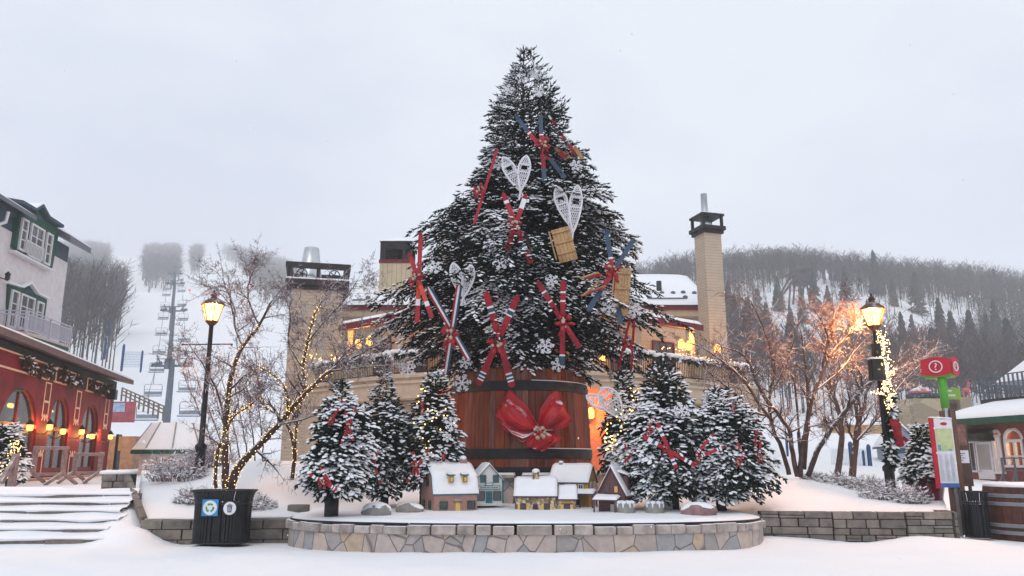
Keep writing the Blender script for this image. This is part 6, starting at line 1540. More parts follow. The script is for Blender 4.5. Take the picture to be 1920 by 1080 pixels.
# cream outlines on pillars and upper panels
def outline(mb, x0, x1, z0, z1, w=.045, y=-.02):
    mb.bb(x0, x1, y, .005, z0, z0 + w); mb.bb(x0, x1, y, .005, z1 - w, z1); mb.bb(x0, x0 + w, y, .005, z0 + w, z1 - w); mb.bb(x1 - w, x1, y, .005, z0 + w, z1 - w)
pz = [(a1[1], a2[0]), (a2[1], a3[0]), (a3[1], end)]; tr = lerp(sill, atop, .5)
for i, (x0, x1) in enumerate(pz):
    c = (x0 + x1) / 2; hw_ = min(.3, (x1 - x0) * .36); m = MB(FA_.M); outline(m, c - hw_, c + hw_, tr + .55, red_top - .12); outline(m, c - hw_, c + hw_, sill - .1, tr - .75)
    m.bb(c - hw_, c + hw_, -.02, .005, tr + 1.05, tr + 1.12)
    for s, z in ((1, tr + .42), (-1, tr - .6)):
        for q in (-1, 1): m.bar((c + q * hw_, -.015, z), (c + q * hw_ * .33, -.015, z + s * .22), .05, .02, up=(0, 1, 0)); m.bar((c + q * hw_ * .33, -.015, z + s * .22), (c, -.015, z), .05, .02, up=(0, 1, 0))
    m.build('pillar_outline', M_creamline, cafe)
for x0, x1 in ((beg + .3, a1[1] + .35), (a2[0] - .1, a2[1] + .2), (a3[0] - .05, a3[1] + .25)):
    m = MB(FA_.M); outline(m, x0, x1, red_top - .06, red_top + .5, .05, -.07); m.build('panel_outline', M_creamline, cafe); m = MB(FA_.M); m.bb(x0 + .05, x1 - .05, -.05, -.041, red_top - .01, red_top + .45); m.build('panel', M_shopred, cafe)
# wall lamps
for (px, py) in ((56, 803), (93, 802), (118, 810), (153, 811), (173, 819), (207, 820)):
    x, z = FA_.pix(px, py, .45); m = MB(FA_.M); pass
    ar = MB(FA_.M); ar.tube([(x + (.1 if px in (56, 118, 173) else -.1), -.02, z - .2), (x, -.3, z - .22), (x, -.45, z - .08)], .02, 5); ar.lathe([(.14, .2), (.05, .32), (.01, .38)], (x, -.45, z - .08), 8)
    o = ar.build('wall_lamp', M_black, cafe); mm = MB(FA_.M); mm.lathe([(.055, 0), (.095, .03), (.095, .18)], (x, -.45, z - .08), 8); mm.build('lamp_glass', M_lampshop, o)
    point(FA_.M @ Vector((x, -.22, z + .06)), 22, (1, .42, .1), .06)
    if px == 56: pass
# inner warm lamps
for (px, py) in ((18, 760), (22, 761), (96, 772), (113, 872)):
    x, z = FA_.pix(px, py, -1.6); m = MB(FA_.M); m.ball((x, 1.6, z), .09, 8, 6); m.build('inside_lamp', M_bulb, cafe, True)
for px in (30, 112, 165):
    x, z = FA_.pix(px, 790, -1.5); point(FA_.M @ Vector((x, 1.6, z)), 150, (1, .6, .25), .2)
# eave roof with snow
ez = ztop_ - .06; m = MB(); strip(m, FA_.M, [(-.6, ez), (5.4, ez + 1.3)], beg - .3, end + .75, .2); rf = m.build('roof', mat('eave_fascia', S(112, 92, 92), .7, .1, 3), cafe); m = MB(); snow_roof(m, FA_.M, [(-.62, ez + .19), (5.3, ez + 1.49)], beg - .3, end + .73, .2, 30); m.build('snow', M_snow, rf, True)
m = MB(FA_.M); x, z = FA_.pix(213, 740, .3); m.box((x, -.25, z), (.4, .35, .45)); solid('loudspeaker', 'dark loudspeaker hanging under the right eave corner of the cafe', 'speaker', m, M_blackpaint, bevel=.03)
for x0, x1 in ((a1[0] + .9, a1[1] + .1), (a2[0] + .1, a2[1] + .1), (a3[0] + .1, a3[1] + .1)):
    garland('fir garland with tan bows across the cafe front above ' + ('the leftmost arch' if x0 < a2[0] else 'the middle arch' if x0 < a3[0] else 'the right arch'), [FA_.M @ Vector((lerp(x0, x1, i / 6), -.2, red_top + .42 - .28 * math.sin(math.pi * i / 6) - .05)) for i in range(7)], .28, int(x0 * 10) + 7, 150, 'fir garlands on the cafe front', mat('dry_sprigs', S(96, 78, 64), .9, .3, 6, island=.4))
m = MB(); p = P(-12, 702, 24.5); p2 = P(14, 730, 24.5); m.bar(p + Vector((-1.2, 0, 1.25)), p2, 1.6, .07, 0, (0, 0, 1)); aw = solid('awning', 'dark green awning edge poking in from the left before the cafe', 'awning', m, M_green)
# notice by the cafe end
x, z = fx(206, 850), 0; q = FA_.M @ Vector((end + .55, -.3, 0)); t = thing('menu_stand', 'small dark menu stand with a yellow sheet at the right end of the cafe', 'sign', (q.x, q.y, 1.0)); m = MB(FA_.M); m.bb(end + .25, end + .95, -.3, -.2, .9, 2.75); m.build('stand', M_black, t); m = MB(FA_.M); m.bb(end + .36, end + .84, -.315, -.302, 2.0, 2.65); m.build('sheet', mat('yellow_sheet', S(206, 160, 60), .6), t); m = MB(FA_.M); m.bb(end + .36, end + .84, -.315, -.302, 1.2, 1.85); m.build('lower_sheet', M_greenblue, t)

# ---------- upper pale building ----------
cx_ = P(122, 560, 47).x; FB = Face((cx_ + .1095 * 14, 47 - .994 * 14, 0), (-.1095, .994)); ho = thing('hotel_house', 'pale pink stucco house with green dormers, white windows and a balcony above the cafe', 'building', (cx_, 45, 1))
def bx(px, py, out=0): return FB.pix(px, py, out)
xr_, zt_ = bx(127, 493); xe = xr_
m = MB(FB.M); m.bb(-6, xe, 0, 8, .5, zt_); m.build('wall', M_stucco, ho)
z_band = zt_ + 1.0
m = MB(FB.M); m.bb(-6, xe - .02, .02, 8, zt_, z_band); m.build('slate_band', M_greenblue, ho)
# eaves with snow on each side of the dormer
dl, dr_ = bx(27, 430)[0], bx(104, 470)[0]
m = MB(); strip(m, FB.M, [(-.9, z_band - .15), (4, z_band + 2.4)], dr_ - .3, xe + .9, .38); rf = m.build('roof', mat('grey_gutter', S(104, 106, 116), .5, .1, 4), ho); m = MB(); snow_roof(m, FB.M, [(-.9, z_band + .22), (4, z_band + 2.78)], dr_ - .3, xe + .88, .25); m.build('snow', M_snow, rf, True)
x2, z2 = bx(52, 424, .8); m = MB(); strip(m, FB.M, [(-.9, z_band - .15), (4, z_band + 2.4)], -6, dl + .35, .22); rf = m.build('roof', MATS['grey_gutter'], ho); m = MB(); snow_roof(m, FB.M, [(-.88, z_band + .07), (4, z_band + 2.62)], -6, dl + .33, .14); m.build('snow', M_snow, rf, True)
m = MB(FB.M); xq, zq = bx(5, 415, .6); m.tube([(xq + .1, -.75, zq + .55), (xq + .1, -.7, zq), (xq - .4, -.2, zq - .5), (xq - .6, -.1, zq - 3)], .09, 8); m.build('downpipe', M_white, ho, True)
# dormer front polygon straight from the photo
def poly(pl, out): return [bx(x, y, out) for x, y in pl]
dp = poly([(28, 464), (40, 386), (64, 399), (77, 392), (88, 414), (112, 430), (98, 504)], .25); m = MB(FB.M); m.prism(dp, (0, -.25, 0), (1, 0, 0), (0, 0, 1), (0, 4.5, 0)); dm = m.build('dormer', M_green, ho)
rl = poly([(-40, 368), (38, 381), (64, 396), (77, 388), (89, 410), (115, 427)], .4)
for a, b_ in zip(rl, rl[1:]):
    m = MB(FB.M); m.add([(a[0], -.55, a[1]), (b_[0], -.55, b_[1]), (b_[0], 4.5, b_[1]), (a[0], 4.5, a[1]), (a[0], -.55, a[1] + .17), (b_[0], -.55, b_[1] + .17), (b_[0], 4.5, b_[1] + .17), (a[0], 4.5, a[1] + .17)], [(3, 2, 1, 0), (4, 5, 6, 7), (0, 1, 5, 4), (1, 2, 6, 5), (2, 3, 7, 6), (3, 0, 4, 7)]); r = m.build('roof', M_greenblue, dm)
    m = MB(FB.M); m.add([(a[0], -.5, a[1] + .175), (b_[0], -.5, b_[1] + .175), (b_[0], 4.5, b_[1] + .175), (a[0], 4.5, a[1] + .175), (a[0], -.46, a[1] + .23), (b_[0], -.46, b_[1] + .23), (b_[0], 4.5, b_[1] + .23), (a[0], 4.5, a[1] + .23)], [(4, 5, 6, 7), (0, 1, 5, 4), (1, 2, 6, 5), (2, 3, 7, 6), (3, 0, 4, 7)]); m.build('snow', M_snow, r)
m = MB(FB.M); m.prism(poly([(62, 405), (75, 402), (83, 418)], .26), (0, -.28, 0), (1, 0, 0), (0, 0, 1), (0, .02, 0)); m.build('gable_panel', M_greenblue, dm)
m = MB(FB.M); c = poly([(-40, 372), (39, 384), (38, 410), (-40, 398)], .1); m.prism(c, (0, -.1, 0), (1, 0, 0), (0, 0, 1), (0, .15, 0)); m.build('side_cheek', M_greenblue, dm)
def wq(pl, cols, rws, out, parent, label=None):
    p = poly(pl, out); xa = (p[0][0] + p[3][0]) / 2; xb = (p[1][0] + p[2][0]) / 2; zt = (p[0][1] + p[1][1]) / 2; zb_ = (p[2][1] + p[3][1]) / 2
    window(parent, FB.M, (xa + xb) / 2, zb_, xb - xa - .18, zt - zb_ - .1, M_white, glassy_win, cols, rws, .1, -out, depth=.1)
glassy_win = glassy('curtained_glass', (.085, .085, .1), 0)
wq([(41, 408), (52, 414), (45, 471), (33, 463)], 1, 3, .26, dm); wq([(58, 418), (82, 431), (75, 489), (51, 476)], 2, 3, .26, dm); wq([(86, 434), (98, 441), (91, 497), (82, 490)], 1, 3, .26, dm)
m = MB(FB.M); sl0, sl1 = bx(26, 468, .3), bx(98, 506, .3); m.bb(sl0[0], sl1[0], -.4, -.05, (sl0[1] + sl1[1]) / 2 - .12, (sl0[1] + sl1[1]) / 2); m.build('sill', M_white, dm)
# french balcony grille
x0, z0 = bx(51, 475, .5); x1, z1 = bx(83, 487, .5); m = MB(FB.M)
for k in range(14): xx = lerp(x0, x1, k / 13); m.bb(xx - .02, xx + .02, -.42, -.38, z0 + .05, z0 + .75)
m.bb(x0, x1, -.43, -.37, z0 + .72, z0 + .78); m.build('grille', M_white, dm)
# lower french windows with green surround
gpol = poly([(13, 618), (16, 531), (42, 540), (57, 533), (70, 553), (88, 562), (80, 622)], .1); zlow = min(g[1] for g in gpol); m = MB(FB.M); m.prism(gpol, (0, -.12, 0), (1, 0, 0), (0, 0, 1), (0, .15, 0)); gs = m.build('door_surround', M_green, ho)
m = MB(FB.M); m.prism(poly([(44, 546), (56, 539), (66, 553)], .13), (0, -.15, 0), (1, 0, 0), (0, 0, 1), (0, .02, 0)); m.build('gable_panel', M_greenblue, gs)
m = MB(FB.M); c = poly([(14, 530), (42, 539), (57, 531), (71, 551), (90, 560)], .25)
for a, b_ in zip(c, c[1:]): m.bar((a[0], -.2, a[1] + .03), (b_[0], -.2, b_[1] + .03), .3, .09)
m.build('snow', M_snow, gs)
wq([(19, 540), (33, 548), (28, 614), (15, 610)], 1, 3, .13, gs); wq([(37, 548), (63, 560), (58, 618), (32, 614)], 2, 3, .13, gs); wq([(68, 563), (80, 568), (75, 620), (64, 618)], 1, 3, .13, gs)
# balcony
bo = 1.7; b0, zb0 = bx(50, 622, bo); b1, zb1 = bx(131, 648, bo); zf_ = (zb0 + zb1) / 2; rail = 1.1
m = MB(FB.M); m.bb(b0 - .0, b1, -bo, -.01, zf_ - .14, zf_); bal = m.build('balcony', mat('balcony_edge', S(196, 180, 176), .7, .1, 4), ho)
m = MB(FB.M); m.bb(b0, b1, -bo + .03, -bo + .18, zf_ - .55, zf_ - .15); m.bb(b0, b0 + .15, -bo + .18, -.02, zf_ - .55, zf_ - .15)
for xx in (b0 + .1, b1 - .15): m.bb(xx, xx + .16, -bo + .19, -bo + .35, zf_ - 1.1, zf_ - .16)
m.build('green_beam', M_green, bal)
m = MB(FB.M)
for z in (zf_ + rail, zf_ + .12, zf_ + rail - .16): m.bar((b0, -bo + .05, z), (b1, -bo + .05, z), .06, .06); m.bar((b0, -bo + .05, z), (b0, -.05, z), .06, .06)
n = 44
for k in range(n + 1): xx = lerp(b0, b1, k / n); m.bb(xx - .018, xx + .018, -bo + .035, -bo + .065, zf_ + .1, zf_ + rail - .15)
for k in range(14): yy = lerp(-bo + .05, -.1, k / 13); m.bb(b0 - .015, b0 + .015, yy - .018, yy + .018, zf_ + .1, zf_ + rail - .15)
for xx in (b0, lerp(b0, b1, .5), b1): m.bb(xx - .05, xx + .05, -bo, -bo + .1, zf_, zf_ + rail + .03)
m.build('railing', mat('pale_rail', S(186, 186, 200), .6, .05, 5), bal)
m = MB(FB.M); xq, zq = bx(12, 521, .3); m.lathe([(.05, 0), (.12, .1), (.12, .3), (.16, .34), (.02, .5)], (xq, -.35, zq - .15), 6); m.bar((xq - .05, 0, zq), (xq, -.35, zq - .12), .05, .05); m.build('wall_lamp', M_black, ho)
# ---------- the cream lodge behind the tree ----------
lod = thing('lodge', 'large cream lodge with snowy metal roofs, burgundy eaves and lit terraces behind the spruce', 'building', (.3, 42, .8))
PLN = [P(553, 800, 41.5), P(640, 800, 38.2), P(740, 800, 35.6), P(860, 800, 34.0), P(975, 800, 33.5), P(1090, 800, 34.0), P(1210, 800, 35.6), P(1315, 800, 38.2), P(1422, 800, 41.5)]
PLN = [Vector((p.x, p.y, 0)) for p in PLN]; CC = Vector((.3, 47, 0))
def off(k): return [p + (CC - p).normalized() * k for p in PLN]
def wallband(mb, pts, z0, z1, th=.3):
    """vertical band along the curved front"""
    inn = [p + (CC - p).normalized() * th for p in pts]; n = len(pts); V = []
    for p, q in zip(pts, inn): V += [(p.x, p.y, z0), (p.x, p.y, z1), (q.x, q.y, z1), (q.x, q.y, z0)]
    mb.add(V, [(i * 4 + q, i * 4 + (q + 1) % 4, (i + 1) * 4 + (q + 1) % 4, (i + 1) * 4 + q) for i in range(n - 1) for q in range(4)] + [(3, 2, 1, 0), (n * 4 - 4, n * 4 - 3, n * 4 - 2, n * 4 - 1)])
ZT0, ZT1 = 4.25, 5.4
m = MB(); wallband(m, PLN, ZT0, ZT1, .4); m.build('terrace_band', M_creamflat, lod)
m = MB(); wallband(m, off(-.12), ZT1 - .16, ZT1 + .02, .3); wallband(m, off(-.07), ZT0 + .05, ZT0 + .2, .1); wallband(m, off(-.09), ZT1 - .42, ZT1 - .3, .12); m.build('terrace_moulding', M_creamflat, lod)
m = MB(); wallband(m, off(.41), ZT1 - .25, ZT1 - .05, 5.5); m.build('terrace_floor', M_woodgrey, lod)
m = MB(); wallband(m, off(2.6), .4, ZT0 + .9, .3); m.build('ground_wall', M_cream, lod)
m = MB(); wallband(m, off(.9), ZT0 - .5, ZT0 - .02, .35); m.build('arcade_beam', M_creamflat, lod)
for px, w_ in ((700, .42), (790, .42), (600, .42), (1160, .42), (1250, .42), (1330, .4), (1400, .4)):
    q = P(px, 800, 36); u = (px - 960) / F
    for a, b in zip(off(.9), off(.9)[1:]):
        ua, ub = a.x / a.y, b.x / b.y
        if ua <= u * 1.0 / 1.01 < ub: t_ = (u / 1.01 - ua) / (ub - ua); p = a.lerp(b, t_); m = MB(); m.bb(p.x - w_ / 2, p.x + w_ / 2, p.y - w_ / 2, p.y + w_ / 2, .5, ZT0 - .5); m.bb(p.x - w_ * .62, p.x + w_ * .62, p.y - w_ * .62, p.y + w_ * .62, ZT0 - .75, ZT0 - .51); m.build('pillar', M_creamflat, lod)
# brick piers with lamps beside the barrel
M_orbrick = bricky('orange_brick', S(176, 92, 60), S(150, 74, 48), S(150, 120, 100), 3.4, .018)
for x0, x1, lpx, lpy, en in ((1092, 1152, 1108, 776, 300), (820, 850, 846, 770, 70)):
    a, b = P(x0, 800, 31.5), P(x1, 800, 31.5); m = MB(); m.bb(a.x, b.x, 31.5, 31.9, .5, ZT0 + .2); pr_ = m.build('brick_pier', M_orbrick, lod); q = P(lpx, lpy, 31.1)
    m = MB(); m.lathe([(.08, -.18), (.13, -.12), (.13, .14), (.05, .26)], q, 8); lp_ = m.build('lamp_glass', M_lampshop, pr_); point(q + Vector((.0, -.42, .0)), en, (1, .42, .12), .1)
# windows of the ground storey
for i in (1, 2, 5, 6, 7):
    a, b = off(2.55)[i], off(2.55)[i + 1]; Fw = Face((a.x, a.y, 0), (b.x - a.x, b.y - a.y)); L = (b - a).length
    for f in (.3, .72): window(lod, Fw.M, L * f, 1.5, L * .22, 1.9, M_redtrim, M_glassdark, 2, 2, .09, -.01)
# railing and garland on the terrace
m = MB(); g1 = off(.12)
for a, b in zip(g1, g1[1:]):
    for z in (ZT1 + .1, ZT1 + 1.0): m.bar((a.x, a.y, z), (b.x, b.y, z), .05, .05)
    n = int((b - a).length / .13)
    for k in range(n): p = a.lerp(b, k / n); m.bar((p.x, p.y, ZT1 + .1), (p.x, p.y, ZT1 + 1.0), .025, .025, up=(0, 1, 0))
m.build('railing', M_black, lod)
gl = off(.05); sg_ = MB(); rnd = random.Random(14)
garland('snowy fir garland lying along the left terrace railing of the lodge', [Vector((p.x, p.y, ZT1 + .95)) for p in gl[0:4]], .3, 41, 420, 'fir garlands on the lodge terrace')
garland('snowy fir garland lying along the right terrace railing of the lodge', [Vector((p.x, p.y, ZT1 + .95)) for p in gl[5:9]], .3, 42, 420, 'fir garlands on the lodge terrace')
for rng_, lab in (((0, 4), 'left'), ((5, 9), 'right')):
    sn_ = MB()
    for a, b in zip(gl[rng_[0]:rng_[1]], gl[rng_[0] + 1:rng_[1]]):
        n = int((b - a).length / .22)
        for k in range(n): p = a.lerp(b, k / n); sn_.ball((p.x, p.y - .05, ZT1 + 1.06 + rnd.uniform(-.06, .05)), (rnd.uniform(.16, .26), .16, rnd.uniform(.08, .13)), 7, 5)
    sn_.build('snow', M_snowlump, lod, True)
    scatter_lights('tiny yellow lights in the garland of the ' + lab + ' lodge terrace', [((590 if lab == 'left' else 1255) + q * 22, (668 if lab == 'left' else 655) + q * (3 if lab == 'left' else 5), 14, 6) for q in range(6)], 38.2, 70 + rng_[0], 40, None, None, .03)
for px, py in ((1240, 622), (560, 690)):
    pass
# terrace wall, lit canopy
m = MB(); wallband(m, off(3.6), ZT1, 8.7, .3); m.build('terrace_wall', M_cream, lod)
for i in (0, 1, 2, 5, 6, 7):
    a, b = off(3.55)[i], off(3.55)[i + 1]; Fw = Face((a.x, a.y, 0), (b.x - a.x, b.y - a.y)); L = (b - a).length
    window(lod, Fw.M, L * .5, ZT1 + .5, L * .4, 1.9, M_redtrim, M_glassdark, 3, 2, .08, -.01)
e0, e1 = off(-.35)[1:8], off(3.7)[1:8]; n = len(e0); m = MB(); V = []
for p, q in zip(e0, e1): V += [(p.x, p.y, 7.85), (p.x, p.y, 8.1), (q.x, q.y, 8.95), (q.x, q.y, 8.7)]
m.add(V, [(i * 4 + q, i * 4 + (q + 1) % 4, (i + 1) * 4 + (q + 1) % 4, (i + 1) * 4 + q) for i in range(n - 1) for q in range(4)] + [(3, 2, 1, 0), (n * 4 - 4, n * 4 - 3, n * 4 - 2, n * 4 - 1)]); cn = m.build('canopy_roof', mat('canopy_wood', S(150, 104, 70), .7, .15, 4), lod)
m = MB(); wallband(m, off(-.42)[1:8], 7.82, 8.12, .06); m.build('fascia', M_redtrim, cn)
m = MB(); V = []
for p, q in zip(off(-.36)[1:8], off(3.6)[1:8]):
    for f in (0, .06, .3, .6, .9, 1): V.append((lerp(p.x, q.x, f), lerp(p.y, q.y, f), lerp(8.12, 8.97, f) + (.16 if 0 < f else .02) + .04 * math.sin(p.x * 2 + f * 7)))
m.add(V, [(i * 6 + q, (i + 1) * 6 + q, (i + 1) * 6 + q + 1, i * 6 + q + 1) for i in range(n - 1) for q in range(5)]); m.build('snow', M_snow, cn, True)
for p in off(.3)[1:8]:
    if abs(p.x) > 3: m = MB(); m.bb(p.x - .12, p.x + .12, p.y - .12, p.y + .12, ZT1, 7.9); m.build('terrace_post', M_creamflat, lod)
for px, py, Y, en in ((672, 646, 38.2, 70), (692, 640, 37.8, 50), (1278, 646, 38.0, 70), (1292, 649, 38.4, 50), (590, 640, 41.2, 110), (1345, 655, 41, 110), (1130, 668, 36.5, 90)):
    q = P(px, py, Y); m = MB(); m.lathe([(.1, -.2), (.17, -.14), (.17, .14), (.07, .26)], q, 8); m.build('terrace_lamp', M_lampshop, lod); point(q + Vector((0, -.3, .42)), en, (1, .42, .1), .15)
# upper mass and main roof
lx, rx = P(640, 577, 46).x, P(1331, 577, 46).x; ze = P(700, 578, 46).z; zr = P(700, 530, 53).z; zr2 = P(1260, 521, 53).z
m = MB(); m.bb(lx, rx, 46.4, 60, 6, ze - .0); m.build('upper_wall', M_creamv, lod)
m = MB(); m.bb(lx - .3, rx + .3, 45.7, 46.38, ze - .55, ze - .12); m.build('soffit', M_creamflat, lod); m = MB(); m.bb(lx - .35, rx + .35, 45.6, 45.69, ze - .16, ze + .1); m.build('fascia', M_redtrim, lod)
I4 = Matrix.Identity(4)
m = MB(); strip(m, I4, [(45.6, ze + .02), (53, zr2), (60, ze)], lx - .35, rx + .35, .1); rf = m.build('roof', M_darkroof, lod); m = MB(); snow_roof(m, I4, [(45.66, ze + .13), (53, zr2 + .11), (60, ze + .1)], lx - .33, rx + .33, .14, 40); m.build('snow', M_snow, rf, True)
def roof_pt(px, py):
    for i in range(200):
        Y = 45.6 + i * .037; q = P(px, py, Y)
        if q.z <= lerp(ze + .2, zr2 + .25, (Y - 45.6) / 7.4): return q
    return P(px, py, 50)
m = MB()
for px, py in ((1241, 551), (1262, 551), (1281, 550), (1302, 551), (1218, 560), (1285, 559), (690, 560), (705, 552)): q = roof_pt(px, py); m.lathe([(.16, -.1), (.15, .12), (.05, .18)], q, 8)
for x0, x1, y in ((1215, 1288, 563), (660, 705, 566)): a, b = roof_pt(x0, y), roof_pt(x1, y); m.bar(a + Vector((0, 0, .1)), b + Vector((0, 0, .1)), .05, .05); m.bar(a + Vector((0, .3, .2)), b + Vector((0, .3, .2)), .05, .05)
m.build('snow_guards', M_lift, rf)
q = roof_pt(1236, 545); m = MB(); m.lathe([(.17, -.2), (.17, .62)], q, 12); m.build('vent_pipe', M_darkroof, rf, True)
# roof cupolas
def cupola(x0, x1, yt, ym, yb, Y, name):
    a, b = P(x0, ym, Y), P(x1, ym, Y); zt, zm, zb_ = P(x0, yt, Y).z, a.z, P(x0, yb, Y).z - 1.5; d = b.x - a.x
    m = MB(); m.bb(a.x, b.x, Y, Y + d, zb_, zm); c = m.build(name, M_creamv, lod); m = MB(); m.bb(a.x - .05, b.x + .05, Y - .05, Y + d + .05, zm, zm + .22); m.build('red_band', M_redtrim, c)
    m = MB(); w_ = .35
    for xx in (a.x, b.x - w_): m.bb(xx, xx + w_, Y, Y + w_, zm + .22, zt); m.bb(xx, xx + w_, Y + d - w_, Y + d, zm + .22, zt)
    k = 9
    for i in range(k): z = lerp(zm + .3, zt - .1, i / k); m.bar((a.x + w_, Y + .1, z), (b.x - w_ - d * .3, Y + .1, z), .22, .05, up=(0, -.5, 1)); m.bar((a.x + .1, Y + w_, z), (a.x + .1, Y + d - w_, z), .05, .2)
    m.bb(a.x, b.x, Y + .02, Y + .2, lerp(zm, zt, .62), zt); m.bb(b.x - w_ - d * .12, b.x - w_, Y + .02, Y + .2, zm + .22, lerp(zm, zt, .62)); m.bb(a.x, b.x, Y + d - .2, Y + d, zm + .22, zt - .02); m.build('louvres', M_black, c)
    m = MB(); zc = zt + .55; V = [(a.x - .1, Y - .1, zt), (b.x + .1, Y - .1, zt), (b.x + .1, Y + d + .1, zt), (a.x - .1, Y + d + .1, zt), ((a.x + b.x) / 2, Y + d / 2, zc)]; m.add(V, [(3, 2, 1, 0), (0, 1, 4), (1, 2, 4), (2, 3, 4), (3, 0, 4)]); m.build('cap_roof', M_snow, c)
cupola(712, 771, 452, 493, 542, 48.0, 'cupola')
a, b = P(828, 434, 50), P(868, 434, 50); m = MB(); m.bb(a.x, b.x, 50, 51.5, 12, a.z - .3); c = m.build('roof_stack', M_creamv, lod); m = MB(); m.prism([(a.x - .1, a.z - .3), (b.x + .1, a.z - .3), ((a.x + b.x) / 2, a.z + .2)], (0, 49.9, 0), (1, 0, 0), (0, 0, 1), (0, 1.7, 0)); m.build('red_gable', M_redtrim, c)
# massive left chimney with crown and steel flue
YL = 40.5; a, b = P(528, 545, YL), P(641, 545, YL); a2, b2 = P(512, 870, YL), P(640, 870, YL); zt = P(580, 537, YL).z
Rm = RZ(math.radians(14)); cxm = (a.x + b.x) / 2; W = (b.x - a.x) * .84; D = 2.4; Mt = T(cxm, YL + 1.2, 0) @ Rm
m = MB(Mt); m.bb(-W / 2, W / 2, -D / 2, D / 2, .4, zt); ch = m.build('left_chimney', M_cream, lod); m = MB(Mt); m.bb(-W / 2 + W * .42, W / 2 + .02, -D / 2 - .12, -D / 2 - .002, .4, zt - 3.4); m.build('chimney_panel', M_creamflat, ch)
m = MB(Mt); m.bb(-W / 2 - .3, W / 2 + .3, -D / 2 - .3, D / 2 + .3, zt, zt + .32); m.bb(-W / 2 - .15, W / 2 + .15, -D / 2 - .15, D / 2 + .15, zt - .2, zt - .002)
z1 = zt + .32; z2 = zt + .95
for x in (-W / 2 - .15, 0, W / 2 + .15):
    for y in (-D / 2 - .15, D / 2 + .15): m.bb(x - .09, x + .09, y - .09, y + .09, z1, z2)
m.bb(-W / 2 - .34, W / 2 + .34, -D / 2 - .34, -D / 2 - .0, z2, z2 + .28); m.bb(-W / 2 - .34, W / 2 + .34, D / 2, D / 2 + .34, z2, z2 + .28); m.bb(-W / 2 - .34, -W / 2, -D / 2, D / 2, z2, z2 + .28); m.bb(W / 2, W / 2 + .34, -D / 2, D / 2, z2, z2 + .28); m.build('crown', M_black, ch)
m = MB(Mt)
for cx2 in (-.85, .85):
    for k in range(5): an = 2 * math.pi * k / 5; m.bar((cx2, -D / 2 - .15, z1 + .3), (cx2 + .26 * math.cos(an), -D / 2 - .15, z1 + .3 + .26 * math.sin(an)), .05, .05, up=(0, 1, 0))
    m.tube([(cx2 + .28 * math.cos(2 * math.pi * k / 14), -D / 2 - .15, z1 + .3 + .28 * math.sin(2 * math.pi * k / 14)) for k in range(14)], .03, 5, closed=True)
m.build('iron_wheels', M_black, ch)
fz = P(584, 466, YL + 1.2).z; q0 = P(584, 480, YL + 1.2); m = MB(); m.lathe([(.72, z1 - .1), (.62, z1 + .5), (.4, fz), (.36, fz + .02)], (q0.x, YL + 1.2, 0), 24); m.lathe([(.74, z1 + .28), (.76, z1 + .34), (.62, z1 + .4)], (q0.x, YL + 1.2, 0), 24, cap=False); m.build('steel_flue', M_galv, ch, True)
m = MB(Mt); m.mound([(-W / 2 - .25, -D / 2 - .25, z1), (W / 2 + .25, -D / 2 - .25, z1), (W / 2 + .25, D / 2 + .25, z1), (-W / 2 - .25, D / 2 + .25, z1)], .12); m.build('snow', M_snow, ch, True)
# slim right chimney
YR = 43.0; a, b = P(1308, 430, YR), P(1354, 430, YR); zt = P(1330, 430, YR).z; cxm = P(1331, 430, YR).x; W = (b.x - a.x) * .78; Mt = T(cxm, YR + .6, 0) @ RZ(math.radians(17)); D = W
m = MB(Mt); m.bb(-W / 2, W / 2, -D / 2, D / 2, .4, zt); ch = m.build('right_chimney', M_cream, lod)
m = MB(Mt); m.bb(-W / 2 - .22, W / 2 + .22, -D / 2 - .22, D / 2 + .22, zt, zt + .22); m.bb(-W / 2 - .12, W / 2 + .12, -D / 2 - .12, D / 2 + .12, zt - .2, zt - .002); z1 = zt + .22; z2 = zt + .85
for x in (-W / 2 - .05, W / 2 + .05):
    for y in (-D / 2 - .05, D / 2 + .05): m.bb(x - .07, x + .07, y - .07, y + .07, z1, z2)
m.bb(-W / 2 - .18, W / 2 + .18, -D / 2 - .18, D / 2 + .18, z2, z2 + .12); m.build('crown', M_black, ch)
m = MB(Mt); m.mound([(-W / 2 - .15, -D / 2 - .15, z2 + .12), (W / 2 + .15, -D / 2 - .15, z2 + .12), (W / 2 + .15, D / 2 + .15, z2 + .12), (-W / 2 - .15, D / 2 + .15, z2 + .12)], .06); m.build('snow', M_snow, ch, True)
m = MB(Mt); zf = P(1324, 358, YR).z; m.lathe([(.38, z1), (.3, z1 + .35), (.19, z1 + .5), (.19, zf)], (-.1, 0, 0), 18); m.build('steel_flue', M_galv, ch, True)
# ---------- brick pavilion at the right ----------
A = P(1822, 880, 36); FP = Face((A.x, 36, 0), (P(1925, 880, 33).x - A.x, -3.0)); pav = thing('pavilion', 'red brick pavilion with arched lit windows, snowy roof and a tented roof deck', 'building', (A.x + 2, 36, .5))
def pp(px, py, out=0): return FP.pix(px, py, out)
M_pbrick = bricky('pavilion_brick', S(132, 62, 52), S(112, 50, 44), S(130, 96, 86), 3.2, .014)
xL = pp(1820, 860)[0]; xR = 9; zE = pp(1860, 795)[1]; zS = pp(1850, 898)[1]
wn = [(pp(1863, 850), pp(1880, 850), pp(1870, 884)[1], pp(1870, 806)[1]), (pp(1886, 850), pp(1921, 850), pp(1900, 872)[1], pp(1903, 803)[1]), (pp(1940, 850), pp(1975, 850), pp(1900, 872)[1], pp(1903, 803)[1])]
m = MB(); arch_wall(m, FP.M, xL, xR, .3, zE, [(a[0], b[0], s, t) for a, b, s, t in wn], .3); m.build('wall', M_pbrick, pav)
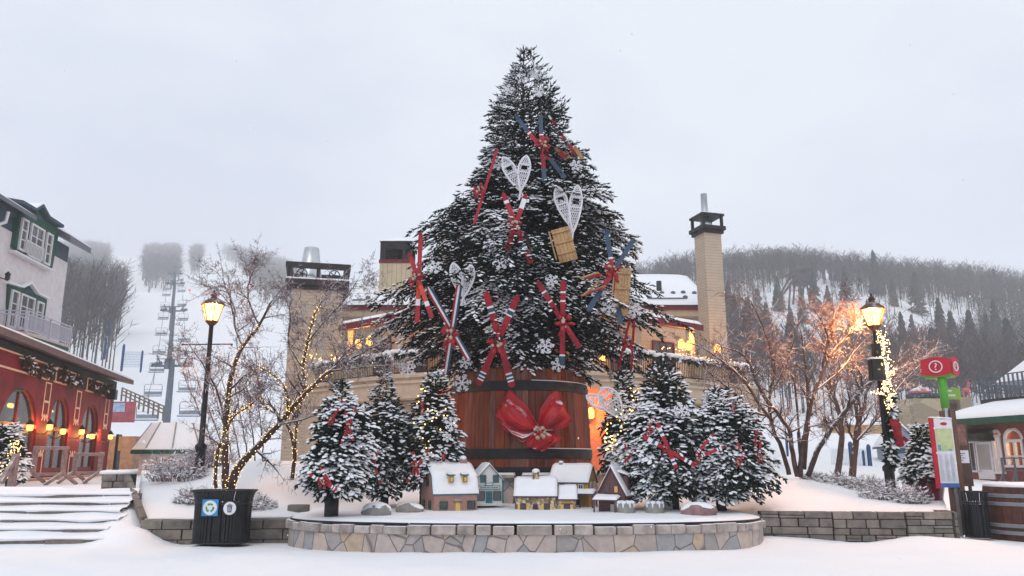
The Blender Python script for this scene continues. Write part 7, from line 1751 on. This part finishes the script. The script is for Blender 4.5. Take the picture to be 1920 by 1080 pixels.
m = MB(FP.M); m.bb(xL, xL + .3, .3, 6, .3, zE); m.bb(xL, xR, 5.7, 6, .3, zE); m.build('rear_wall', M_pbrick, pav); m = MB(FP.M); m.bb(xL + .3, xR, .3, 5.7, zE - .12, zE); m.build('ceiling', M_creamflat, pav)
for a, b, s, t in wn:
    xa, xb = a[0], b[0]; r = (xb - xa) / 2; cx = (xa + xb) / 2; m = MB(FP.M); fr = .11
    m.bb(xa, xa + fr, -.05, .12, s, t - r); m.bb(xb - fr, xb, -.05, .12, s, t - r); m.bb(xa - .06, xb + .06, -.09, .12, s - .1, s); m.bb(cx - .05, cx + .05, -.02, .1, s, t - r); m.bb(xa, xb, -.04, .12, t - r * 1.05 - .06, t - r * 1.05 + .06); m.bb(xa, xb, -.01, .08, lerp(s, t - r, .33), lerp(s, t - r, .33) + .05)
    arc = [(cx - (r - .03) * math.cos(math.pi * i / 14), t - r * .95 + (r * .95 - .03) * math.sin(math.pi * i / 14)) for i in range(15)]; m.tube([(u, .03, w_) for u, w_ in arc], .08, 5); w_o = m.build('arched_window', M_white, pav)
    m = MB(FP.M); m.prism([(xa, s), (xb, s)] + [(u, w_) for u, w_ in reversed(arc)], (0, .05, 0), (1, 0, 0), (0, 0, 1), (0, .01, 0)); m.build('pane', M_glassclear, w_o)
    if xb - xa > .6: point(FP.M @ Vector((cx, 1.4, t - .5)), 160, (1, .66, .3), .2)
x0, z0 = pp(1838, 898); x1, z1 = pp(1859, 828); m = MB(FP.M); m.bb(x0, x1, -.06, .02, z0, z1); d = m.build('door', M_white, pav); m = MB(FP.M); m.bb(x0 + .1, x1 - .1, -.07, -.061, lerp(z0, z1, .25), z1 - .12); m.build('pane', glassy('pale_glass', (.35, .33, .32), 0), d)
x0, z0 = pp(1823, 882); x1, z1 = pp(1836, 830); window(pav, FP.M, (x0 + x1) / 2, z0, x1 - x0 - .1, z1 - z0, M_white, None, 2, 1, .08)
x0, z0 = pp(1822, 828); x1, z1 = pp(1862, 802); m = MB(FP.M); m.prism([(0, z0), (-1.0, z0 + .05), (-.9, z0 + .3), (-.4, z1 - .1), (0, z1)], (x0, 0, 0), (0, 1, 0), (0, 0, 1), (x1 - x0, 0, 0)); m.build('door_canopy', M_black, pav)
m = MB(); strip(m, FP.M, [(-1.1, zE - .05), (3.5, zE + .95), (7, zE)], xL - 1.0, xR, .28); rf = m.build('roof', M_green, pav); m = MB(); snow_roof(m, FP.M, [(-1.08, zE + .24), (3.5, zE + 1.24), (6.9, zE + .3)], xL - .98, xR, .22, 30); m.build('snow', M_snow, rf, True)
m = MB(FP.M); m.prism([(-1.0, zE - .06), (3.5, zE + .9), (7, zE - .1)], (xL - .7, 0, 0), (0, 1, 0), (0, 0, 1), (.3, 0, 0)); m.build('gable', M_greenblue, rf)
# roof deck with tent
xa, za = pp(1866, 760, -3); xb = pp(1990, 760, -3)[0]; zd = pp(1890, 748, -3)[1]; m = MB(FP.M); m.bb(xa, xb, 2.2, 5.0, zd - 1.6, zd); dk = m.build('roof_deck', M_darkroof, pav); m = MB(FP.M)
for k in range(15): x = lerp(xa, xb, k / 14); m.bb(x - .03, x + .03, 2.2, 2.26, zd, zd + 1.1)
for z in (zd + .35, zd + .7, zd + 1.08): m.bb(xa, xb, 2.2, 2.25, z - .025, z + .025); m.bb(xa, xa + .05, 2.25, 5, z - .025, z + .025)
m.build('railing', M_lift, dk)
xt, zt_ = pp(1880, 722, -3); xu = pp(1962, 722, -3)[0]; zp_ = pp(1905, 700, -3.5)[1] + .45; m = MB(FP.M); V = [(xt, 2.4, zt_), (xu, 2.4, zt_), (xu, 4.9, zt_), (xt, 4.9, zt_), ((xt + xu) / 2, 3.6, zp_ + .3)]; m.add(V, [(0, 1, 4), (1, 2, 4), (2, 3, 4), (3, 0, 4), (3, 2, 1, 0)]); tn = m.build('tent_roof', M_snow, dk); m = MB(FP.M)
for x in (xt + .1, xu - .1):
    for y in (2.5, 4.8): m.bb(x - .05, x + .05, y - .05, y + .05, zd, zt_)
m.build('tent_poles', M_lift, dk)
m = MB(FP.M); m.bb(xt + .4, xu, 4.6, 4.8, zd + .3, zt_ - .15); m.build('wooden_screen', M_wood, dk)
a, b = P(1878, 862, 33.0), P(1925, 860, 32); m = MB(); 
for z in (.95, 1.45): m.bar((a.x, a.y, z + .2), (b.x + 1, b.y, z + .2), .05, .05)
for f in (0, .5): q = a.lerp(b, f); m.bar((q.x, q.y, .5), (q.x, q.y, 1.68), .06, .06, up=(0, 1, 0)); m.bar((q.x, q.y, 1.1), (q.x - .5, q.y - .4, .55), .05, .05)
solid('metal_railing', 'grey tube railing in front of the pavilion windows', 'railing', m, M_lift)
# stone block building with planters
YS = 52; a, b = P(1716, 800, YS), P(1770, 800, YS); zt_ = P(1740, 747, YS).z; t = thing('stone_tower', 'squat tan stone tower with dark middle and planters on its flat top', 'building', (a.x + 2, YS, .8)); M_tanstone = flagstone('tan_stone', .9, [S(170, 156, 130), S(158, 144, 120), S(178, 164, 138), S(150, 138, 118)], S(140, 128, 110), gap=.02, stretch=(1, 1, 2))
m = MB(); m.bb(a.x, b.x, YS, YS + 3, .5, zt_); m.build('left_block', M_tanstone, t); c, d = P(1806, 800, YS), P(1828, 800, YS); m = MB(); m.bb(c.x, d.x, YS, YS + 3, .5, P(1810, 745, YS).z); m.build('right_block', M_tanstone, t); m = MB(); m.bb(b.x, c.x, YS + .4, YS + 2.8, .5, P(1790, 755, YS).z); m.build('dark_infill', mat('dark_brick', S(92, 68, 66), .85, .15, 3), t)
m = MB(); rnd = random.Random(6)
for k in range(10): p = lerp(a.x + .2, c.x - .2, k / 9); m.ball((p, YS + .5, P(1740, 742, YS).z), (.35, .3, .22), 7, 5)
m.build('planting', mat('dark_hedge', S(72, 84, 90), .9, .3, 6), t)
u = P(1739, 730, YS); t = thing('red_parasol', 'snowy faded red parasol standing on top of the stone tower', 'parasol', (u.x, YS + 1, zt_)); m = MB(); m.lathe([(.72, 0), (.7, .12), (.5, .3), (.05, .42)], (u.x, YS + 1, P(1739, 735, YS).z), 12); m.build('canopy', mat('faded_red', S(186, 110, 116), .8, .1, 5, snow=.75), t)
m = MB()
for dx in (-.5, .5): m.bb(u.x + dx - .03, u.x + dx + .03, YS + .97, YS + 1.03, zt_, P(1739, 735, YS).z)
m.build('poles', M_lift, t)
u = P(1822, 740, YS); m = MB(); z0 = P(1810, 745, YS).z; m.ball((u.x, YS + .6, z0 + .55), (.26, .12, .16)); m.tube([(u.x + .12, YS + .6, z0 + .6), (u.x + .18, YS + .6, z0 + .95)], [.08, .06], 6); m.ball((u.x + .24, YS + .6, z0 + 1.0), (.13, .06, .07))
for dx in (-.2, -.14, .14, .2): m.bar((u.x + dx, YS + .6, z0), (u.x + dx, YS + .6, z0 + .5), .05, .05, up=(0, 1, 0))
for s in (-1, 1): m.tube([(u.x + .2, YS + .6, z0 + 1.05), (u.x + .2 + .1 * s, YS + .6, z0 + 1.3)], .02, 4)
solid('deer_figure', 'small pinkish red standing deer figure on the right block of the stone tower', 'figure', m, mat('deer_red', S(196, 110, 116), .7, .1, 4))
# small grey house with snowy roof, yellow cabin
q = P(1706, 850, 46); t = thing('small_house', 'small grey blue house with a snowy roof behind the right lamp', 'building', (q.x, 46, .9)); M = T(q.x, 47.2, 0) @ RZ(math.radians(90 - 16)); zw = P(1706, 836, 46).z; pr = [(-1.0, zw), (0, P(1706, 800, 46).z), (1.0, zw)]
m = MB(); gable_body(m, M, -1.2, 2.2, [(y * .9, z) for y, z in pr], .6); m.build('wall', mat('grey_blue_wall', S(150, 160, 176), .8, .05, 3), t); m = MB(); strip(m, M, over(pr, .2), -1.3, 2.3, .1); rf = m.build('roof', M_greenblue, t); m = MB(); snow_roof(m, M, over(pr, .18, .11), -1.28, 2.28, .2); m.build('snow', M_snow, rf, True)
m = MB(); q2 = P(1700, 845, 44.5); m.bb(q2.x - .8, q2.x + 1.2, 44.5, 45, q2.z - .15, q2.z + .15); m.bb(q2.x - .7, q2.x - .55, 44.55, 44.7, .7, q2.z - .15); m.bb(q2.x + .9, q2.x + 1.05, 44.55, 44.7, .7, q2.z - .15); m.build('porch', M_greenblue, t)
q = P(1612, 816, 78); a, b = P(1565, 815, 78), P(1660, 820, 78); t = thing('yellow_cabin', 'long yellow cabin with a snowy roof beyond the blue slope posts', 'building', ((a.x + b.x) / 2, 78, 2)); z0, z1 = P(1612, 822, 78).z - 1.5, P(1612, 800, 78).z
m = MB(); m.bb(a.x, b.x, 78, 81, z0, z1); m.build('wall', siding('yellow_boards', S(206, 166, 104), .3), t); m = MB(); strip(m, I4, [(77.6, z1), (79.5, z1 + .7), (81.4, z1)], a.x - .3, b.x + .3, .15); rf = m.build('roof', M_wood, t); m = MB(); snow_roof(m, I4, [(77.6, z1 + .16), (79.5, z1 + .86), (81.4, z1 + .16)], a.x + (b.x - a.x) * .0 - .3, b.x + .3, .22, 20); m.build('snow', M_snow, rf, True)
# blue padded posts with netting
def posts(list_, Y, lab, grp):
    for k, (x, y0, y1, w_, wh) in enumerate(list_):
        a, b = P(x, y0, Y), P(x, y1, Y); m = MB(); r = w_ / 2 / F * Y; m.lathe([(r * .8, -.4), (r, .05), (r, (a.z - b.z) * .9), (r * .5, a.z - b.z)], b, 8); solid('slope_post', 'blue padded slope post ' + wh, 'post', m, M_bluepost, grp)
GB = 'blue padded posts of the slope netting'
posts([(1598, 828, 874, 9, 'third from the right, beside the pair of darker trunks'), (1632, 833, 878, 8, 'just left of the right lamp post'), (1621, 844, 876, 5, 'thin one between two thicker posts left of the right lamp'), (1500, 808, 845, 7, 'behind the stems of the right ornamental tree'), (1476, 812, 842, 5, 'farthest left behind the spreading right tree')], 44, '', GB)
posts([(228, 645, 690, 5, 'upright beside the ski slope above the cafe roof, left one'), (264, 657, 692, 4, 'upright beside the ski slope above the cafe roof, right one'), (196, 633, 668, 4, 'at the foot of the trees left of the ski slope'), (203, 595, 625, 3, 'highest one at the edge of the trees left of the slope')], 95, '', GB)
m = MB()
def net(px0, px1, y0, y1, Y, n=16, k=5):
    A, B = P(px0, y1, Y), P(px1, y1, Y); h = P(px0, y0, Y).z - A.z
    for i in range(n + 1): q = A.lerp(B, i / n); m.bar(q, q + Vector((0, 0, h)), .012 * Y / 44, .012 * Y / 44, up=(0, 1, 0))
    for j in range(k + 1): m.bar(A + Vector((0, 0, h * j / k)), B + Vector((0, 0, h * j / k)), .014 * Y / 44, .014 * Y / 44)
net(1560, 1634, 842, 872, 44.3, 26, 8); solid('safety_net', 'pale blue safety net stretched between the posts left of the right lamp', 'net', m, M_net)
m = MB(); net(228, 264, 660, 688, 95.3, 14, 6); solid('safety_net', 'pale blue safety net between two posts on the ski slope', 'net', m, M_net)
# ---------- chairlift ----------
UX = 326
def tower(px, Y, ytop, lab, size=1.0):
    zb = ground(P(px, 700, Y).x, Y); q = P(px, ytop, Y); x = q.x; H = q.z - zb
    t = thing('lift_tower', lab, 'lift tower', (x, Y, zb), 'steel towers of the chairlift'); m = MB(); m.lathe([(.5, -.5), (.48, H * .3), (.36, H + 1.0)], (x, Y, zb), 10); m.build('pole', M_lift, t, True)
    m = MB(); m.bar((x - 2.5, Y, zb + H), (x + 2.5, Y, zb + H), .28, .3); m.bar((x - 2.4, Y, zb + H + 1.0), (x + 2.4, Y, zb + H + 1.0), .1, .1); m.build('crossarm', M_lift, t)
    for s in (-1, 1):
        m = MB(); m.bar((x + s * 1.5, Y, zb + H), (x + s * 2.3, Y, zb + H + 1.5), .16, .16, up=(0, 1, 0)); m.bar((x + s * 2.2, Y - 1.6, zb + H - .2), (x + s * 2.2, Y + 1.6, zb + H + .5), .2, .3)
        for k in range(6): m.ball((x + s * 2.2, Y - 1.4 + k * .55, zb + H + .05 + .12 * k), (.1, .22, .22), 6, 4)
        m.build('sheave_train', M_lift, t)
    m = MB(); m.bar((x - .5, Y - .5, zb + H - .5), (x - .5, Y - .5, zb + H + .9), .6, .5, up=(0, 1, 0)); m.build('platform', M_lift, t)
    return x, zb + H
TW = [(322.5, 110, 686, 'nearest lift tower with a wide crossarm above the snowy kiosk roof'), (326, 165, 583, 'second lift tower up the ski slope behind the nearest one'), (328, 225, 532, 'third lift tower up the ski slope, halfway to the crest'), (329, 290, 514, 'fourth lift tower near the crest of the lower slope'), (330, 360, 502, 'fifth lift tower standing at the crest of the lower slope'), (330.5, 480, 490, 'farthest visible lift tower faded by the snowy air')]
tops = [tower(px, Y, yt, lab) for px, Y, yt, lab in TW]; TY_ = [a[1] for a in TW]
pts = [(62, tops[0][0] * 62 / 110 + .2, 5.2)] + [(TY_[i], tops[i][0], tops[i][1]) for i in range(len(TW))] + [(900, tops[-1][0] * 900 / 480, zpx(331, 478, 900) + 9)]
def cable_at(Y):
    for (a, xa, za), (b, xb, zb) in zip(pts, pts[1:]):
        if Y <= b: f = (Y - a) / (b - a); return lerp(xa, xb, f), lerp(za, zb, f) - .018 * (b - a) * f * (1 - f) * 4 * .5
for s in (-1, 1):
    m = MB(); ys2 = [62 + 14 * i for i in range(59)]; m.tube([(cable_at(y)[0] + s * 2.2, y, cable_at(y)[1] + .25) for y in ys2], .028, 4); solid('lift_cable', 'thin steel cable of the chairlift on its ' + ('left, nearer the trees' if s < 0 else 'right, nearer the lamp') + ' side', 'cable', m, M_lift)
def chair0():
    t = thing('lift_chair', 'empty snow dusted lift chair hanging from the chairlift cable over the slope', 'lift chair', (0, 0, 0), 'empty chairs of the chairlift'); m = MB(); m.tube([(0, 0, 0), (0, 0, -1.2), (0, -.1, -1.45)], .05, 6); m.build('hanger', M_chair, t)
    m = MB(); m.tube([(-1.1, .1, -2.9), (-1.15, .1, -1.7), (-1.0, 0, -1.45), (1.0, 0, -1.45), (1.15, .1, -1.7), (1.1, .1, -2.9)], .045, 6); m.tube([(-1.1, .1, -2.9), (-1.1, -.5, -2.95)], .04, 6); m.tube([(1.1, .1, -2.9), (1.1, -.5, -2.95)], .04, 6); m.bar((-1.1, .12, -2.1), (1.1, .12, -2.1), .04, .04); m.build('frame', M_chair, t)
    m = MB(); m.bb(-1.1, 1.1, -.5, .05, -3.0, -2.9); m.bb(-1.1, 1.1, .07, .12, -2.75, -2.35); m.build('seat', M_chair, t); m = MB(); m.mound([(-1.08, -.48, -2.9), (1.08, -.48, -2.9), (1.08, .03, -2.9), (-1.08, .03, -2.9)], .1); m.build('snow', M_snowlump, t, True)
    return t
c0 = None
for s, Ys in ((-1, [79, 99, 119, 134, 152, 172, 194, 218, 245, 275, 310]), (1, [82, 103, 124, 146, 170, 198, 230, 265, 300])):
    for Y in Ys:
        x, z = cable_at(Y)
        c = c0 = chair0() if c0 is None else c0
        if c0.location.length > .01: c = copy_tree(c0)
        c.location = (x + s * 2.2, Y, z + .25)
# slope side things
kY = 33; kx = P(330, 850, kY).x; ze_ = P(330, 850, kY).z; zt_ = P(330, 796, kY).z; t = thing('lift_kiosk', 'low octagonal kiosk with a wide snowy cone roof and green edge under the chairlift', 'kiosk', (kx, kY, .9)); R_ = 75 / F * kY * 1.02
m = MB(); m.lathe([(R_ * .8, .6), (R_ * .8, ze_)], (kx, kY, 0), 10); m.build('wall', M_white, t); m = MB(); m.lathe([(R_, ze_ - .03), (R_ * 1.01, ze_ + .07), (R_ * .62, zt_ - .06), (0.01, zt_)], (kx, kY, 0), 10); rf = m.build('roof', M_green, t); m = MB(); m.lathe([(R_ * .99, ze_ + .085), (R_ * .98, ze_ + .18), (R_ * .6, zt_ + .03), (.01, zt_ + .08)], (kx, kY, 0), 10, cap=False); m.build('snow', M_snowlump, rf)
m = MB()
for k in range(10): a = 2 * math.pi * k / 10; m.bar((kx + R_ * .98 * math.cos(a), kY + R_ * .98 * math.sin(a), ze_ + .2), (kx + R_ * .6 * math.cos(a), kY + R_ * .6 * math.sin(a), zt_ + .04), .05, .04)
m.build('ribs', M_concrete, rf)
a, b = P(206, 780, 66), P(252, 782, 66); m_t = thing('banner_panel', 'faded red panel with a pale blue sheet right of the cafe eave', 'sign', (a.x + .7, 66, a.z)); z0, z1 = P(230, 783, 66).z, P(230, 753, 66).z; m = MB(); m.bb(a.x, b.x, 66, 66.1, z0 - .4, z1); m.build('panel', mat('faded_banner', S(168, 84, 92), .7, .15, 2), m_t); c, d = P(209, 0, 66), P(233, 0, 66); m = MB(); m.bb(a.x + .1, a.x + (b.x - a.x) * .58, 65.95, 65.99, lerp(z0, z1, .35), lerp(z0, z1, .92)); m.build('sheet', mat('pale_blue_sheet', S(170, 188, 214), .6, .2, 3), m_t)
m = MB(); A, B = P(228, 742, 72), P(306, 778, 66); n = 9
for k in range(n + 1): q = A.lerp(B, k / n); m.bar(q - Vector((0, 0, .5)), q + Vector((0, 0, .75)), .12, .12, up=(0, 1, 0))
for z in (.12, .45, .72): m.bar(A + Vector((0, 0, z)), B + Vector((0, 0, z)), .08, .1)
solid('timber_fence', 'brown timber rail fence running down the slope beside the cafe', 'fence', m, mat('fence_wood', S(128, 112, 100), .9, .2, 5))
q = P(220, 845, 40); m = MB(); m.bb(q.x - .8, q.x + .85, 40, 41, .6, P(220, 818, 40).z); solid('utility_box', 'low tan stone hut just right of the cafe lamps', 'hut', m, MATS['beige_stone'])
# floodlight at the top station
q = P(332, 474, 900); m = MB(); m.ball(q, 1.9, 8, 6); solid('floodlight', 'distant pale yellow floodlight at the top of the ski slope', 'lamp', m, emit('floodlight_glow', (1, .93, .6), 9))
q = P(355, 548, 352); m = MB(); m.ball(q + Vector((0, 0, 1)), .6, 8, 6); solid('slope_marker', 'tiny red marker at the crest of the ski slope right of the lift', 'marker', m, emit('red_marker', (1, .12, .08), .9))

# ---------- wooded hills ----------
def hill_tpl(seed, nprim=24, ntw=70, w=1.0):
    r = np.random.default_rng(seed); V, Tt = [], []
    def blade(p, d, l, wd):
        n = len(V); d = d / np.linalg.norm(d); s = np.cross(d, r.normal(0, 1, 3)); s /= np.linalg.norm(s); V.extend([p + s * wd, p - s * wd, p + d * l]); Tt.append((n, n + 1, n + 2))
    for a in (0, 2.1, 4.2): p = np.array([0, .012 * math.cos(a), .012 * math.sin(a)]); n = len(V); b = (a + 2.1); V.extend([p, np.array([0, .012 * math.cos(b), .012 * math.sin(b)]), np.array([1, 0, 0.])]); Tt.append((n, n + 1, n + 2))
    for k in range(nprim):
        h = r.uniform(.3, .9); a = r.uniform(0, 6.28); d = np.array([r.uniform(.7, 1.6), math.cos(a), math.sin(a)]); l = r.uniform(.16, .34) * (1.2 - h * .5); p = np.array([h, 0, 0.]); blade(p, d, l, .0055 * w)
        dn = d / np.linalg.norm(d)
        for q in range(ntw // nprim): pp_ = p + dn * l * r.uniform(.25, .95); blade(pp_, dn + r.normal(0, .5, 3) + np.array([.5, 0, 0]), r.uniform(.06, .14), .005 * w)
    return np.array(V), [np.array(Tt)]
def con_tpl(seed):
    r = np.random.default_rng(seed); V, Tt = [], []
    for k in range(150):
        h = r.uniform(.06, .97); a = r.uniform(0, 6.28); R = .2 * (1 - h) ** .85 * r.uniform(.7, 1.15) + .012; n = len(V); c, s = math.cos(a), math.sin(a); wd = .03 + .05 * (1 - h)
        V.extend([np.array([h + .05, c * .005 - s * .01, s * .005 + c * .01]), np.array([h - .02 - .2 * R, R * c - s * wd, R * s + c * wd]), np.array([h - .06 - .25 * R, R * c * .9 + s * wd, R * s * .9 - c * wd])]); Tt.append((n, n + 1, n + 2))
    n = len(V); V.extend([np.array([-.02, .012, 0]), np.array([-.02, -.012, 0]), np.array([1., 0, 0])]); Tt.append((n, n + 1, n + 2))
    return np.array(V), [np.array(Tt)]
HT = [hill_tpl(s) for s in range(6)]; HTN = [hill_tpl(40 + s, 34, 240, .8) for s in range(4)]; CT = [con_tpl(s) for s in range(3)]
rng = np.random.default_rng(99)
def sample(px0, px1, Y0, Y1, n, keep, hmin, hmax):
    out = []
    while len(out) < n:
        px = rng.uniform(px0, px1); Y = math.sqrt(rng.uniform(Y0 ** 2, Y1 ** 2)); n -= 0 if keep(px, Y) else 1
        if keep(px, Y): x = (px - 960) / F * Y; out.append((x, Y, ground(x, Y) - .3, rng.uniform(hmin, hmax)))
    return out
def clear_right(px, Y):
    nz_ = noise.noise(Vector((px * .011, Y * .05, 3)))
    if 1448 < px < 1540 and 150 < Y < 262: return rng.uniform() < .12 and Y < 205
    if 196 < Y < 272 and 1425 < px < 1840: return rng.uniform() < (.07 if nz_ > -.2 else .4)
    if Y < 150: return rng.uniform() < .7 and not (px < 1700 and Y < 105)
    return True
right = sample(1170, 1990, 92, 352, 2500, clear_right, 8, 13.5) + sample(1180, 1960, 286, 330, 420, lambda p, y: True, 10, 15)
leftn = sample(100, 224, 118, 215, 125, lambda p, y: p < 211 - 14 * noise.noise(Vector((y * .05, 0, 0))) - (y < 128) * 20, 13, 19)
leftm = sample(60, 246, 215, 345, 190, lambda p, y: p < lerp(208, 222, (y - 215) / 130), 13, 18)
def band(l): return lambda p, y: any(a <= p <= b for a, b in l)
leftf = sample(60, 545, 445, 960, 3400, lambda p, y: (p < 176 + 30 * noise.noise(Vector((y * .01, 1, 0))) or (248 + 6 * noise.noise(Vector((y * .02, 5, 0)))) < p < (314 + 8 * noise.noise(Vector((y * .02, 9, 0)))) or (338 < p < 358 and y > 600) or (p > 398 + (960 - y) * .16 + 0) ) , 14, 21)
rest = []
right.sort(key=lambda a: a[1]); ind_r, rest_r = right[:190], right[190:]
leftn.sort(key=lambda a: a[1]); ind_l, rest_l = leftn[:80], leftn[80:]
def tree_mesh(tpl, name, m_):
    V = tpl[0][:, [1, 2, 0]]; me = bpy.data.meshes.new(name); me.from_pydata(V.tolist(), [], tpl[1][0].tolist()); me.materials.append(m_); return me
MR = [tree_mesh(t_, 'bare_tree', M_hilltree) for t_ in HTN]; MC = [tree_mesh(t_, 'conifer', M_hillcon) for t_ in CT]
def place(ms, l, name, label, cat, grp, wk=1.0):
    for i, (x, y, z, h) in enumerate(l):
        o = bpy.data.objects.new(name, ms[i % len(ms)]); COL.objects.link(o); o.location = (x, y, z); o.scale = (h * wk * rng.uniform(.85, 1.2), h * wk * rng.uniform(.85, 1.2), h); o.rotation_euler = (0, 0, rng.uniform(0, 6.28)); tag(o, label, cat, grp)
place(MR, ind_r, 'bare_tree', 'leafless grey tree on the lower wooded hillside behind the lamp and pavilion', 'tree', 'leafless trees of the lower right hillside')
ML_ = [tree_mesh(t_, 'bare_tree', M_hilltree) for t_ in HT]
place(ML_, ind_l, 'bare_tree', 'tall leafless grey tree in the stand between the pale house and the ski slope', 'tree', 'leafless trees left of the ski slope', .75)
def mass(l, tpls, name, m_, sx=1.15):
    parts = []
    a = np.array(l); k = np.arange(len(a)) % len(tpls)
    for j, tp in enumerate(tpls):
        b = a[k == j]
        if not len(b): continue
        ang = rng.uniform(0, 6.28, len(b)); up = np.stack([np.cos(ang), np.sin(ang), np.zeros(len(b))], 1); d = np.tile(np.array([0, 0, 1.0]), (len(b), 1)) + rng.normal(0, .03, (len(b), 3))
        parts.append(inst(tp[0], tp[1], b[:, :3], d, np.stack([b[:, 3], b[:, 3] * sx, b[:, 3] * sx], 1), up))
    V, FA = join(parts); o = np_build(name, V, FA, m_); o['kind'] = 'stuff'; return o
mass(rest_r, HT, 'hillside_forest', M_hilltree, 1.2); mass(rest_l + leftm, HT, 'slope_forest', M_hilltree, 1.2); mass(leftf, HT[:3], 'mountain_forest', M_hilltree, 1.5)
cons = []
for px, Y, h in [(1735, 258, 15), (1660, 285, 18), (1602, 262, 13), (1880, 215, 17), (1862, 200, 15), (1775, 190, 17), (1795, 180, 15), (1430, 215, 16), (1410, 195, 17), (1445, 200, 15), (1385, 205, 16), (1640, 205, 15), (1700, 178, 14), (1540, 250, 14), (1690, 262, 10), (1470, 248, 12), (1375, 235, 14), (1490, 205, 13), (1565, 245, 11), (1830, 170, 16), (1900, 165, 15), (1400, 160, 13), (1755, 160, 13), (1515, 238, 12), (1890, 300, 14), (1820, 312, 12), (1590, 318, 12), (1720, 225, 9)]:
    x = (px - 960) / F * Y; cons.append((x, Y, ground(x, Y) - .3, h))
place(MC, cons[1:], 'conifer', 'dark conifer among the leafless trees of the right hillside', 'tree', 'conifers scattered over the right hillside')
place(MC, cons[:1], 'conifer', 'broad dark pine standing alone in the snowy clearing of the right hillside', 'tree', None)
# timber lookout on the hill
LY_ = 252; q = P(1497, 545, LY_); zb = ground(q.x, LY_) - .5; t = thing('timber_lookout', 'timber lookout on stilts with a slanted roof on the wooded right hillside', 'tower', (q.x, LY_, zb)); M_tim = mat('grey_timber', S(74, 62, 64), .9, .2, .5)
def Q(x, y, d=0): return P(x, y, LY_ + d)
m = MB()
for (x0, y0, x1, y1, d) in ((1482, 535, 1478, 590, 0), (1490, 530, 1486, 590, 4), (1499, 533, 1499, 590, 0), (1507, 530, 1503, 590, 4), (1512, 528, 1520, 575, 0)): m.bar(Q(x1, y1, d), Q(x0, y0, d), .5, .5, up=(0, 1, 0))
m.build('stilts', M_tim, t); m = MB(); m.bar(Q(1465, 556), Q(1497, 513), .7, .6, up=(0, 1, 0)); m.bar(Q(1463, 553, 4), Q(1482, 517, 4), .6, .6, up=(0, 1, 0)); m.build('ramp_beams', M_tim, t)
m = MB(); a, b = Q(1497, 531), Q(1520, 512); m.bb(a.x, b.x, LY_, LY_ + 5, a.z, b.z); m.build('cabin', M_tim, t); m = MB(); 
for (x0, y0, x1, y1) in ((1477, 515, 1500, 506), (1500, 506, 1518, 508)): p0, p1 = Q(x0, y0, 2.5), Q(x1, y1, 2.5); m.bar(p0, p1, 7, .5, up=(0, 0, 1))
rf = m.build('roof', M_tim, t); m = MB(); p0, p1 = Q(1495, 527, 2), Q(1526, 530, 2); m.bar(p0, p1, 7, .4, up=(0, 0, 1)); m.build('platform', M_tim, t)
